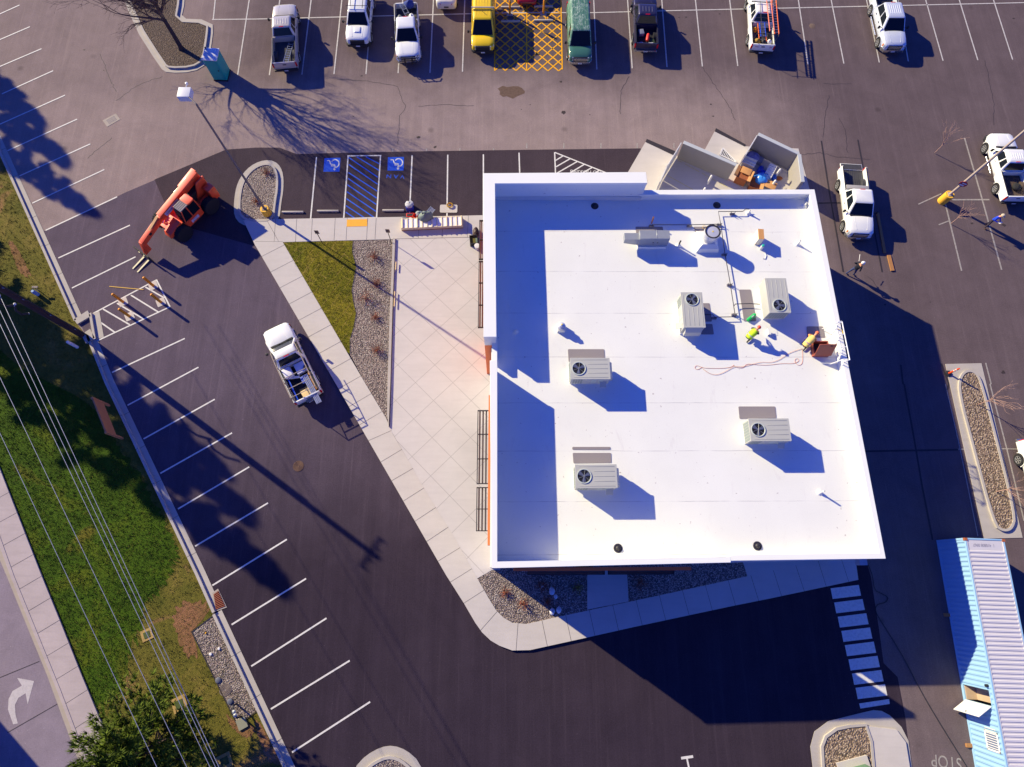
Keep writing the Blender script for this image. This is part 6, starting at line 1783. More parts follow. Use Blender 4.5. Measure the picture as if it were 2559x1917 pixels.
# crate of panels, tools and clutter at the entry
P0, P1 = at(1005, 580), at(1158, 573)
d = P1 - P0
L = d.length
wdt = (at(1005, 556, .4) - at(1005, 580, .4)).length
t = thing('panel_crate', (P0.x, P0.y, .146), 'long low crate of white panels with pale timber slats on the entry walk', 'crate', math.atan2(d.y, d.x))
MB().box(0, 0, .0, L, wdt, .1).build('pallet', TIMB2, t)
k = MB()
for i in range(12): k.box(.1 + i * (L - .2) / 12, .02, .1, .1 + (i + .93) * (L - .2) / 12, wdt - .02, .36)
k.build('panels', M('white panels', px(238, 234, 244), .5), t)
k = MB().box(0, 0, .1, L, .03, .38).box(0, wdt - .03, .1, L, wdt, .38).box(0, .03, .1, .05, wdt - .03, .38).box(L - .05, .03, .1, L, wdt - .03, .38)
PALET = M('pale cream timber', px(244, 226, 190), .7, 0, .08, 4)
k.build('crate_side', PALET, t)
for i in range(13):
    x = .1 + i * (L - .2) / 12
    MB().box(x - .035, -.01, .38, x + .03, wdt + .01, .41 + .04 * (i % 3 == 0)).build('slat', PALET, t)
z1 = lambda x, y, z=.146: at(980 + x * .1177, 480 + y * .1177, z)
t = thing('cooler', z1(380, 370, .0) + Vector((0, .1, 0)), 'blue cooler box heaped with black and white cloths', 'cooler', R(8))
MB().box(-.28, -.3, 0, .3, .25, .5).build('box', M('cobalt cooler', px(30, 50, 170), .5), t, bevel=.03)
b = MB().ball((0, 0, .52), .3, 6, 1.1, 1.1, .5)
b.v = [(x + rnd.gauss(0, .025), y + rnd.gauss(0, .025), max(.45, z + rnd.gauss(0, .03))) for x, y, z in b.v]
b.build('cloth', M('black and white cloth', px(210, 206, 220), .8, 0, .9, 9), t, smooth=60)
t = thing('tool_box', z1(390, 520), 'open red tool box on the edge of the entry walk', 'tool box', R(5))
MB().box(-.3, -.14, 0, .3, .16, .22).build('body', REDX, t, bevel=.02)
MB().box(-.24, -.09, .22, .24, .11, .235).build('tray', BLKX, t)
t = thing('bucket', z1(500, 560), 'orange bucket beside the red tool box', 'bucket')
MB().lathe((0, 0, 0), ((.15, 0), (.19, .4), (.17, .4), (.14, .1)), 18).build('pail', M('bright orange pail', px(246, 80, 40), .5), t, smooth=40)
boxthing('battery_pack', 'small grey equipment case with a dome left of the crate', 'case', z1(280, 590), .46, .3, .2, M('grey case', px(112, 112, 122), .5), R(-5), .03)
lump('dust_sheet', 'crumpled grey green dust sheet draped over the crate edge', 'sheet', z1(730, 590), .5, M('grey green sheet', px(124, 136, 134), .8, 0, .35, 4), 1.15, .85, 1.0, 21, R(10))
lump('dust_sheet', 'smaller crumpled grey sheet beside the orange bucket', 'sheet', z1(580, 510), .32, M('mid grey sheet', px(150, 156, 164), .8, 0, .3, 5), 1, .9, .8, 23)
lump('rag_heap', 'small heap of white rags beside the orange bucket', 'rags', z1(400, 590), .16, WHX, 1.3, .9, .7, 25)
e0, e1 = z1(730, 500, .6), z1(870, 340, .75)
ladder('aluminium folding work platform leaning on the grey green dust sheet', e0, e1, .42, ALU, M('lilac aluminium', px(186, 190, 216), .4, .5), 9)
q = [z1(x, y, .0) for x, y in ((1015, 280), (1385, 265), (1385, 440), (1015, 447))]
t = thing('concrete_pad', (q[0] + q[1] + q[2] + q[3]) / 4, 'pale concrete light pad straddling the stall line', 'pad')
sx_, sy_ = (q[1] - q[0]).length / 2, (q[0] - q[3]).length / 2
MB().rings([rrect(-sx_, sx_, -sy_, sy_, z, .1, 4) for z in (0, .04)]).build('slab', CONC, t)
MB().box(-.07, -sy_ * .3, .04, .03, sy_ * .0, .046).build('paint_mark', WHITE, t)
o = MB().tube([((.2 + .05 * math.sin(k * 1.7)) * math.cos(a), (.18 + .04 * math.cos(k * 1.3)) * math.sin(a), .05 + .02 * (k % 5)) for k, a in enumerate([.3 * i for i in range(150)])], .016, 5).build('hose_coil', M('ochre yellow hose', px(206, 160, 56), .6, 0, .2, 6))
o.location = z1(1225, 290, .04)
tag(o, 'coiled ochre hose lying on the concrete pad', 'hose')
lump('tool_pile', 'black and orange pile of power tools by the entry wall', 'tools', z1(1780, 900), .36, M('black orange tools', px(70, 50, 44), .6, 0, .9, 9), .7, 1.35, .7, 31)
t = thing('tool_crate', z1(1735, 1060), 'black open crate of yellow fittings by the entry wall', 'crate', R(6))
k = MB()
for b_ in ((-.3, -.36, .3, -.32), (-.3, .32, .3, .36), (-.3, -.32, -.26, .32), (.26, -.32, .3, .32)): k.box(b_[0], b_[1], 0, b_[2], b_[3], .4)
k.build('crate_body', BLKX, t)
MB().box(-.26, -.32, 0, .26, .32, .28).build('contents', M('olive fittings', px(96, 92, 30), .7, 0, .9, 12), t)
boxthing('green_case', 'grey green case wedged between the black crate and the wall', 'case', z1(1820, 1080), .3, .5, .3, M('grey green case', px(96, 116, 108), .6), R(3))
t = thing('bucket', z1(1805, 1195), 'white bucket with grey lid under the end of the entry awning', 'bucket')
MB().lathe((0, 0, 0), ((.16, 0), (.19, .38), (.2, .4), (.02, .41)), 18).build('pail', WHX, t, smooth=40)
# ------------------------------------------------------------------ dumpster enclosure
WALLC = concrete('enclosure concrete', px(158, 152, 154), .12)
slabp = tl(2, 0, (1150, 1225), (1398, 1340), (1560, 1400), (1665, 1285), (1745, 1135), (2010, 1265)) + [(1995, 372), (2030, 500), (1560, 500), (1569, 431)]
struct(MB().prism(W(slabp), 0, .03), 'enclosure_slab', CONC)
m = MB()
for q in (((1160, 1200), (1408, 1308), (1395, 1345), (1148, 1228)), ((1757, 1108), (2012, 1248), (2005, 1268), (1745, 1137))): m.sheet(W(tl(2, 0, *q)), .034)
struct(m, 'asphalt_seam', SEAL)
hE = 1.8
def wallthing(a, b_, th, label, name='enclosure_wall', side=1, h=hE):
    a, b_ = Vector(a[:2]), Vector(b_[:2])
    d = (b_ - a)
    t = thing(name, (a.x, a.y, 0), label, 'wall', math.atan2(d.y, d.x))
    y0_, y1_ = (0, th) if side > 0 else (-th, 0)
    MB().box(0, y0_, 0, d.length, y1_, h).build('wall_panel', WALLC, t)
    MB().box(-.02, y0_ - .02, h, d.length + .02, y1_ + .02, h + .06).build('coping', M('grey wall coping', px(186, 190, 200), .7, 0, .06, 2), t, bevel=.01, seg=1)
    return t
A0, A1 = a2(1691, 397), a2(1817, 452)
wallthing(A0, A1, .24, 'grey enclosure wall between the two bays, its shaded face toward the roof')
C0, C1 = a2(1871, 377), a2(1967, 424)
wallthing(C0, C1, .24, 'grey rear wall of the bay full of boxes', side=1)
D1 = a2(1975, 490)
wallthing(C1, D1, .24, 'sunlit right wall of the bay full of boxes', side=1)
GATE = M('white steel gate', px(226, 224, 232), .5)
def gate(a, b_, label, h=1.7, corr=True):
    a, b_ = Vector(a[:2]), Vector(b_[:2])
    d = (b_ - a)
    L = d.length
    t = thing('enclosure_gate', (a.x, a.y, .06), label, 'gate', math.atan2(d.y, d.x), 'steel gates of the enclosure')
    k = MB()
    n = int(L / .12)
    pts = []
    for i in range(n):
        x = L * i / n
        pts += [(x, 0), (x + L / n * .4, 0), (x + L / n * .5, .03), (x + L / n * .9, .03)]
    pts.append((L, 0))
    k.rings([[(x, y, z) for x, y in pts] for z in (.1, h - .03)], False, False)
    k.build('sheet', GATE, t)
    k = MB()
    for z in (.08, h): k.box(0, -.05, z - .04, L, .0, z + .04)
    for x in (.0, L): k.box(x - .04, -.06, .04, x + .04, .02, h + .04)
    k.build('gate_frame', GATE, t)
    return t
gate(a2(1687, 396), a2(1655, 449, 0), 'thin grey gate leaf closing the left bay, upper leaf')
gate(a2(1653, 452), a2(1636, 490), 'thin pale gate leaf of the left bay, partly behind the roof edge')
gate(a2(1870, 378), a2(1842, 424), 'bright white gate leaf standing open beside the box bay')
PIPE = M('white guard pipe', px(224, 222, 230), .5)
for (x, y), lab in ((tl(2, 0, (1685, 1585))[0], 'white guard post in the empty left bay, upper one'), (tl(2, 0, (1630, 1690))[0], 'white guard post in the empty left bay, at the roof edge'), (tl(3, 0, (60, 1530))[0], 'white guard post in the box bay, upper one'), (tl(3, 0, (20, 1625))[0], 'white guard post in the box bay, lower one')):
    b = at(x, y)
    o = MB().lathe((0, 0, 0), ((.09, 0), (.09, .95), (.07, 1.02), (.02, 1.05)), 14).build('guard_post', PIPE, None, smooth=50)
    o.location = b
    tag(o, lab, 'guard post', 'guard posts in the enclosure')
m = MB()
z2 = lambda x, y: (1560 + x * .1177, 310 + y * .1177)
z3 = lambda x, y: (1780 + x * .1177, 310 + y * .1177)
for a, b_ in ((z2(1120, 765), z2(1225, 822)), (z2(1285, 852), z2(1585, 1018)), (z2(1645, 1048), z2(1945, 1220)), (z2(2010, 1250), z2(2190, 1350)), (z2(910, 1095), z2(1460, 1400)), (z3(800, 568), z3(850, 598)), (z3(880, 610), z3(1185, 772)), (z3(1215, 788), z3(1575, 978)), (z3(345, 1188), z3(700, 1390))): m.strip(a2(*a), a2(*b_), .05, .036)
struct(m, 'bay_lines', paint('pale yellow line', px(214, 200, 140), .3))
# barred panel leaning behind the dividing wall
q = [a2(*z3(215, 520)), a2(*z3(515, 835)), a2(*z3(150, 665))]
t = thing('barred_panel', (*q[0], .04), 'white barred triangular steel panel lying behind the dividing wall', 'panel')
l0 = [Vector((x - q[0][0], y - q[0][1], .04)) for x, y in q]
k = MB()
for i in range(3): k.bar(l0[i], l0[(i + 1) % 3], .07, .05)
k.build('panel_frame', GATE, t)
k = MB()
for i in range(11):
    f_ = (i + .6) / 11.5
    k.bar(l0[0].lerp(l0[1], f_), l0[2].lerp(l0[1], f_), .05, .03)
k.build('bars', GATE, t)
MB().poly([v - Vector((0, 0, .03)) for v in l0]).build('backing', M('dark backing', px(86, 84, 104), .8), t)
CARD2 = M('red brown cardboard', px(160, 92, 56), .8, 0, .15, 3)
def open_box(c, sx, sy, sz, rz, label, mat=CARD, lid=CARD2, full=None):
    t = thing('cardboard_box', c, label, 'box', rz)
    k = MB()
    for b_ in ((-sx, -sy, sx, -sy + .02), (-sx, sy - .02, sx, sy), (-sx, -sy + .02, -sx + .02, sy - .02), (sx - .02, -sy + .02, sx, sy - .02)): k.box(b_[0], b_[1], 0, b_[2], b_[3], sz)
    k.box(-sx + .02, -sy + .02, 0, sx - .02, sy - .02, sz * (full or .15))
    k.build('carton', lid, t)
    k = MB()
    for s_ in (1, -1):
        k.hexa([(s_ * sx, -sy, sz - .01), (s_ * sx, sy, sz - .01), (s_ * (sx + .25), sy, sz + .06), (s_ * (sx + .25), -sy, sz + .06), (s_ * sx, -sy, sz), (s_ * sx, sy, sz), (s_ * (sx + .25), sy, sz + .07), (s_ * (sx + .25), -sy, sz + .07)])
    k.build('flap', mat, t)
    return t
g_ = lambda x, y, z=.03: at(*z3(x, y), z)
open_box(g_(600, 1180), .42, .52, .75, R(-28), 'tall brown cardboard box standing nearest the dividing wall', full=.9)
boxthing('folded_cardboard', 'flat tan cardboard sheet on top behind the tall brown box', 'cardboard', g_(720, 1000, .8), .8, .6, .05, CARD, R(-28))
open_box(g_(870, 1330), .4, .45, .5, R(-20), 'brown cardboard box at the roof edge below the blue wrap', full=.7)
boxthing('cardboard_scrap', 'tan cardboard laid over the heap at the roof edge', 'cardboard', g_(1240, 1300, .55), .85, .7, .06, CARD, R(-30))
boxthing('cardboard_scrap', 'small white card on the bay floor by the right wall', 'card', g_(1500, 1370, .03), .42, .34, .03, M('grey white card', px(206, 198, 194), .7), R(-28))
lump('plastic_wrap', 'shiny blue plastic wrap heaped over the boxes', 'plastic', g_(1010, 1230), .55, M('blue plastic wrap', px(60, 130, 226), .25, 0, .35, 5), 1.1, 1.0, .8, 41, R(-30))
lump('plastic_wrap', 'dark blue plastic bundle in the middle of the box bay', 'plastic', g_(1000, 1000), .3, M('deep blue plastic', px(20, 60, 190), .4, 0, .2, 5), .8, 1.4, .7, 42, R(-30))
lump('plastic_wrap', 'bluish bag behind the white foam at the guard post', 'plastic', g_(1290, 1160), .25, M('mid blue wrap', px(40, 100, 210), .4, 0, .3, 5), .8, 1.3, .8, 43)
t = thing('foam_block', g_(1215, 1030, .35), 'white ribbed foam block standing in the middle of the box bay', 'foam', R(-30))
k = MB()
for i in range(6): k.box(-.3, -.62 + i * .21, 0, .3, -.44 + i * .21, .28)
k.build('foam', WHX, t, bevel=.02)
MB().box(-.26, -.6, -.3, .26, .6, .0).build('foam_base', M('off white foam', px(214, 214, 228), .7), t)
t = thing('foam_block', g_(780, 830, .3), 'white foam strips beside the white gate leaf', 'foam', R(-28))
k = MB()
for i in range(4): k.box(-.55, -.3 + i * .17, 0, .5, -.16 + i * .17, .2 + .05 * (i % 2))
k.build('foam', WHX, t, bevel=.02)
MB().box(-.5, -.28, -.28, .45, .32, .0).build('foam_base', M('off white foam', px(214, 214, 228), .7), t)
lump('plastic_sheet', 'pale blue crumpled plastic sheet in the shaded bay corner', 'plastic', g_(850, 740), .5, M('pale blue film', px(120, 124, 190), .4, 0, .3, 5), 1.3, .9, .6, 44, R(-28))
boxthing('clear_bin', 'grey clear plastic bin in the shaded bay corner', 'bin', g_(950, 800), .7, .55, .4, M('grey clear bin', px(110, 116, 150), .4), R(-28), .03)
lump('cardboard_crumple', 'crumpled brown card at the foot of the lower guard post', 'cardboard', g_(1400, 1170), .22, CARD2, 1.3, .8, .6, 45)
boxthing('blue_bin', 'small bright blue bin lid between the foam and the wrap', 'bin', g_(1080, 1020, .3), .4, .25, .1, M('royal blue lid', px(20, 50, 200), .5), R(-28))

# ------------------------------------------------------------------ plants
BARK = M('dark bark', px(70, 56, 58), .9, 0, .3, 6)
TWIG = M('twig brown', px(92, 74, 74), .9, 0, .3, 8)
PALETW = M('pale pinkish twig', px(172, 138, 130), .85, 0, .2, 8)
DRY = M('dry reddish leaves', px(160, 84, 60), .9, 0, .5, 12)
def branch(mb, p, d, L, r, depth, rr, spread=.6, minr=.006, up=.12, kids_=3):
    p = Vector(p)
    pts, rs_ = [p], [r]
    n = 4 if depth > 1 else 3
    for i in range(n):
        d = (d + Vector((rr.gauss(0, .12), rr.gauss(0, .12), rr.gauss(0, .1) + up * .3))).normalized()
        p = p + d * (L / n)
        pts.append(p)
        rs_.append(max(minr, r * (1 - .55 * (i + 1) / n)))
    mb.tube(pts, rs_, 5 if depth > 2 else 4 if depth > 1 else 3, False)
    if depth <= 1: return
    for k in range(kids_ + (1 if depth > 2 else 0)):
        i = rr.choice(range(1, len(pts))) if k else len(pts) - 1
        ax = Vector((rr.gauss(0, 1), rr.gauss(0, 1), rr.gauss(0, .6)))
        nd = (d + (ax - d * ax.dot(d)).normalized() * rr.uniform(spread * .6, spread * 1.3)).normalized()
        branch(mb, pts[i], nd, L * rr.uniform(.55, .8), max(minr, rs_[i] * .72), depth - 1, rr, spread, minr, up, kids_)
b = at(*tl(0, 0, (1570, 432))[0])
t = thing('bare_tree', (b.x, b.y, .1), 'large leafless dark tree rooted in the brown mulch island', 'tree')
rr = random.Random(11)
k = MB().tube([(0, 0, 0), (.02, .03, .3), (0, .1, 1.5), (-.08, .2, 2.9), (-.05, .3, 4.2)], [.26, .19, .17, .15, .12], 10)
k.build('trunk', BARK, t, smooth=60)
k = MB()
for i, (az, el, z) in enumerate(((200, 38, 2.6), (160, 40, 2.9), (110, 55, 3.1), (60, 50, 3.2), (10, 48, 3.3), (310, 50, 3.0), (255, 42, 3.4), (180, 62, 4.0), (80, 70, 4.1), (330, 68, 4.1), (140, 48, 3.6), (225, 60, 3.8))):
    branch(k, (-.05, .22, z), Vector((math.cos(R(az)) * math.cos(R(el)), math.sin(R(az)) * math.cos(R(el)), math.sin(R(el)))), 2.9 + rr.uniform(-.3, .5), .1, 5, rr, .55, .008, .14, 3)
k.build('crown', TWIG, t)
for (x, y), lab, h, sd in (((2335, 383), 'thin bare sapling standing left of the pickup under the lamp pole', 2.6, 3), (tl(3, 1, (1575, 275))[0], 'thin bare sapling between the lamp post and the man in blue', 2.3, 4), ((2441, 1012), 'thin bare sapling in the upper part of the long island', 2.9, 5), ((2487, 1229), 'thin bare sapling in the lower part of the long island', 2.7, 6)):
    b = at(x, y)
    t = thing('sapling', (b.x, b.y, .08), lab, 'tree')
    rr = random.Random(sd)
    MB().tube([(0, 0, 0), (.02, .01, h * .25), (0, .03, h * .5)], [.035, .03, .024], 6).build('trunk', PALETW, t)
    k = MB()
    for i in range(7):
        a = rr.uniform(0, 6.28)
        branch(k, (0, .02, h * (.3 + .03 * i)), Vector((math.cos(a) * .45, math.sin(a) * .45, .85)).normalized(), h * .33, .016, 3, rr, .45, .006, .1, 2)
    k.build('crown', PALETW, t)
shrubs = [(tl(1, 0, (95, 1495))[0], 'dry brown shrub at the top of the kerb island'), ((640, 505), 'dry brown shrub in the lower part of the kerb island')] + \
         list(zip(tl(1, 1, (1015, 565), (1035, 798), (945, 915), (1030, 1078), (1040, 1370)), ('dry shrub at the top of the triangular gravel bed', 'dry shrub second from the top of the gravel bed, in the pole shadow', 'widest dry red shrub, nearest the sod', 'dry shrub second from the bottom of the gravel bed', 'lowest dry shrub in the triangular gravel bed'))) + \
         list(zip(tl(1, 3, (2150, 150)) + tl(2, 3, (90, 245), (300, 225), (565, 110), (260, 100), (1100, 60)), ('dry shrub in the sunny tip of the south bed, left one', 'dry orange shrub in the sunny tip of the south bed, right one', 'dry shrub at the shade edge among the white bags', 'yellowish shrub in shade beside the door slab', 'dark dry shrub in shade near the wall left end', 'dry shrub in shade right of the door slab')))
for i, ((x, y), lab) in enumerate(shrubs):
    b = at(x, y, .12)
    t = thing('dry_shrub', (b.x, b.y, .12), lab, 'shrub', 0, 'dry shrubs in the gravel')
    rr = random.Random(50 + i)
    k = MB()
    sz = rr.uniform(.3, .45) * (1.25 if 'widest' in lab else 1)
    for j in range(16):
        a, e = rr.uniform(0, 6.28), rr.uniform(.3, 1.3)
        branch(k, (0, 0, 0), Vector((math.cos(a) * math.cos(e), math.sin(a) * math.cos(e), math.sin(e))), sz, .012, 2, rr, .6, .005, .05, 3)
    k.build('stems', M('reddish stem', px(128, 84, 72), .9, 0, .3, 8), t)
    k = MB()
    for j in range(130):
        a, e, q = rr.uniform(0, 6.28), rr.uniform(.1, 1.4), sz * rr.uniform(.4, 1.35)
        c_ = Vector((math.cos(a) * math.cos(e), math.sin(a) * math.cos(e), math.sin(e) * .8)) * q
        u, v = Vector((rr.gauss(0, 1), rr.gauss(0, 1), rr.gauss(0, 1))).normalized() * .035, Vector((rr.gauss(0, 1), rr.gauss(0, 1), rr.gauss(0, 1))).normalized() * .03
        k.poly([c_ - u, c_ - v, c_ + u, c_ + v])
    k.build('foliage', DRY if 'yellowish' not in lab else M('yellow green leaves', px(150, 160, 50), .9, 0, .4, 12), t)
for i, ((x, y), lab) in enumerate(zip(tl(2, 3, (342, 138), (375, 185), (345, 312), (402, 300), (258, 100)), ('large white bag among the dry shrubs in the south bed', 'small crumpled white bag below the large one', 'white bag at the walkway edge of the south bed, left one', 'white bag at the walkway edge of the south bed, right one', 'grey scrap against the shaded wall awning'))):
    lump('white_bag', lab, 'bag', at(x, y, .12), (.2, .12, .17, .17, .1)[i], M('white plastic bag', px(220, 220, 232), .5, 0, .08, 4), 1, 1.25, .6, 60 + i)

def needles(name, c1, c2):
    s = N(name)
    nz = s.noise(s.pos(True), 1.6, 4, .7)
    k = s.mix(nz, c1, c2)
    oi = s.n('NewGeometry').outputs['Random Per Island']
    k = s.mix(.5, k, s.mix(oi, sc3(c1, .5), sc3(c2, 1.5)))
    return s.done(k, .8, 0, .2)
PINEN = needles('pine needles', px(54, 76, 16), px(104, 120, 34))
SPRUCEN = needles('spruce needles', px(40, 58, 26), px(70, 88, 40))
def tuft(mb, c, d, L, n, rr, w=.02):
    for j in range(n):
        a = Vector((rr.gauss(0, 1), rr.gauss(0, 1), rr.gauss(0, 1))).normalized()
        v = (d * 1.0 + a * .95).normalized() * L * rr.uniform(.7, 1.15)
        s_ = v.cross(a).normalized() * w
        mb.add([c - s_, c + s_, c + v], [(0, 1, 2)])
def pine(name, label, loc, h, rad, tufts, seed, mat=PINEN, group=None, cone=False, nl=.3, needn=14, w=.022):
    rr = random.Random(seed)
    t = thing(name, loc, label, 'tree', 0, group)
    tr = MB().tube([(0, 0, 0), (.05, 0, h * .5), (0, .05, h * .96)], [.2, .13, .03], 8)
    f = MB()
    nb = 46 if not cone else 84
    per = tufts // nb
    for i in range(nb):
        u = (i + .5) / nb
        z = h * (.22 + .76 * u) if not cone else h * (.06 + .92 * u)
        rmax = rad * (math.sin(math.pi * min(1, .25 + .75 * u)) ** .7 if not cone else (1 - u) ** .85) + .15
        a = i * 2.399 + rr.uniform(-.3, .3)
        L = rmax * (rr.uniform(.8, 1.12) if not cone else rr.choice((.55, .75, 1.0, 1.25)) * rr.uniform(.85, 1.1))
        dz = L * (.28 if not cone else -.18)
        p0, p1 = Vector((0, 0, z)), Vector((math.cos(a) * L, math.sin(a) * L, z + dz))
        mid = (p0 + p1) / 2 + Vector((0, 0, .1 if not cone else .12))
        tr.tube([p0, mid, p1], [.05, .03, .01], 4, False)
        for j in range(per):
            q = .3 + .7 * (j + rr.random()) / per
            c_ = p0.lerp(p1, q) + Vector((rr.gauss(0, .2), rr.gauss(0, .2), rr.gauss(0, .13))) * (rad / 2.5) * ((.5 + .6 * q) if not cone else .55 * (1.25 - q))
            tuft(f, c_, ((p1 - p0).normalized() + Vector((0, 0, .5))).normalized(), nl, needn, rr, w)
    tr.build('trunk', BARK, t, smooth=60)
    f.build('crown', mat, t)
    return t
b = at(352, 1880, 4.0)
pine('pine_tree', 'bushy green pine tree overlapping the pavement at the bottom left', (b.x, b.y, 0), 6.6, 3.3, 1900, 5, PINEN, None, False, .4, 14, .034)
c0 = None
tips = [((735, 1485), 16.5, 1.0), ((650, 1310), 16, .95), ((575, 1195), 15.5, .8), ((480, 1125), 15, .5), ((62, 250), 13, .8), ((118, 318), 14, .9), ((180, 415), 14, .95), ((246, 545), 13.5, .85)]
labs = ['spruce across the street, out of the picture']
for i, ((x, y), h, wk) in enumerate(tips):
    s_ = at(x, y)
    L = h / math.tan(SUN_EL)
    loc_ = (s_.x - L * math.cos(SUN_AZ) * -1, s_.y + L * math.sin(SUN_AZ), 0)
    loc_ = (s_.x + L * math.cos(SUN_AZ), s_.y + L * math.sin(SUN_AZ), 0)
    if c0 is None:
        c0 = pine('spruce_tree', 'tall dark spruce beyond the left edge of the picture', loc_, 13, 3.6, 4200, 9, SPRUCEN, 'spruces along the street', True, .5, 9, .05)
    else:
        o = dup(c0, loc_, rnd.uniform(0, 6.28))
    (c0 if i == 0 else o).scale = (wk, wk, h / 13)
# house beyond the lower left corner whose shadow lies on the street
s0, s1 = at(0, 1802), at(98, 1917)
L = 6 / math.tan(SUN_EL)
off = Vector((math.cos(SUN_AZ) * L, math.sin(SUN_AZ) * L, 0))
d = (s1 - s0).normalized()
n = Vector((d.y, -d.x, 0))
a, b_ = s0 + off - d * .2, s1 + off + d * 9
t = thing('house', (0, 0, 0), 'house beyond the lower left corner of the picture', 'house')
MB().prism([a.xy, b_.xy, (b_ + n * 9).xy, (a + n * 9).xy], 0, 5.8).build('wall', STUCCO, t)
MB().prism([(a - d * .2).xy, (b_ + d * .2).xy, (b_ + n * 9.3).xy, (a + n * 9.3).xy], 5.8, 6.0).build('roof', OLDC, t)

# grass blades and sod
def blades(name, polys, count, mat, label, h0, h1, seed, holes=()):
    r_ = np.random.default_rng(seed)
    vs = []
    for poly, z in polys:
        xs, ys = [p[0] for p in poly], [p[1] for p in poly]
        got = 0
        while got < count:
            x, y = r_.uniform(max(min(xs), -42), max(xs)), r_.uniform(max(min(ys), -16), min(max(ys), 32))
            if not inside((x, y), poly): continue
            got += 1
            for j in range(4):
                a = r_.uniform(0, 6.28)
                l_, h = r_.uniform(.02, .07), r_.uniform(h0, h1)
                w = .016
                bx, by = x + r_.normal(0, .05), y + r_.normal(0, .05)
                vs += [(bx - w * math.sin(a), by + w * math.cos(a), z), (bx + w * math.sin(a), by - w * math.cos(a), z), (bx + l_ * math.cos(a), by + l_ * math.sin(a), z + h)]
    me = bpy.data.meshes.new(name)
    me.from_pydata(vs, [], [(i, i + 1, i + 2) for i in range(0, len(vs), 3)])
    me.materials.append(mat)
    o = bpy.data.objects.new(name, me)
    col.objects.link(o)
    return tag(o, label, 'grass', None, 'stuff')
def bladem(name, c1, c2):
    s = N(name)
    p = s.pos()
    k = s.mix(s.ramp(s.noise(p, .35, 6, .68, .5), (.35, 0.0), (.65, 1.0)), c1, c2)
    k = s.mix(.45, k, s.mix(s.n('NewGeometry').outputs['Random Per Island'], sc3(c1, .45), sc3(c2, 1.3)))
    return s.done(k, .8, 0, .2)
blades('turf_grass', [(W(lawn), .015)], 9000, bladem('turf blade', px(66, 82, 16), px(120, 112, 50)), 'patchy green and straw turf between the street and the lot', .03, .1, 1)
blades('lawn_grass', [(W(smooth_poly(rich, 2)), .019)], 9000, bladem('lawn blade', px(44, 78, 10), px(78, 100, 24)), 'rich green lawn beside the street pavement', .03, .09, 2)
blades('sod_grass', [(W([(709, 608)] + curve + [(868, 880)]), .13)], 2600, bladem('sod blade', px(84, 96, 18), px(136, 126, 44)), 'yellow green sod in the triangular bed by the walkway', .02, .06, 3)
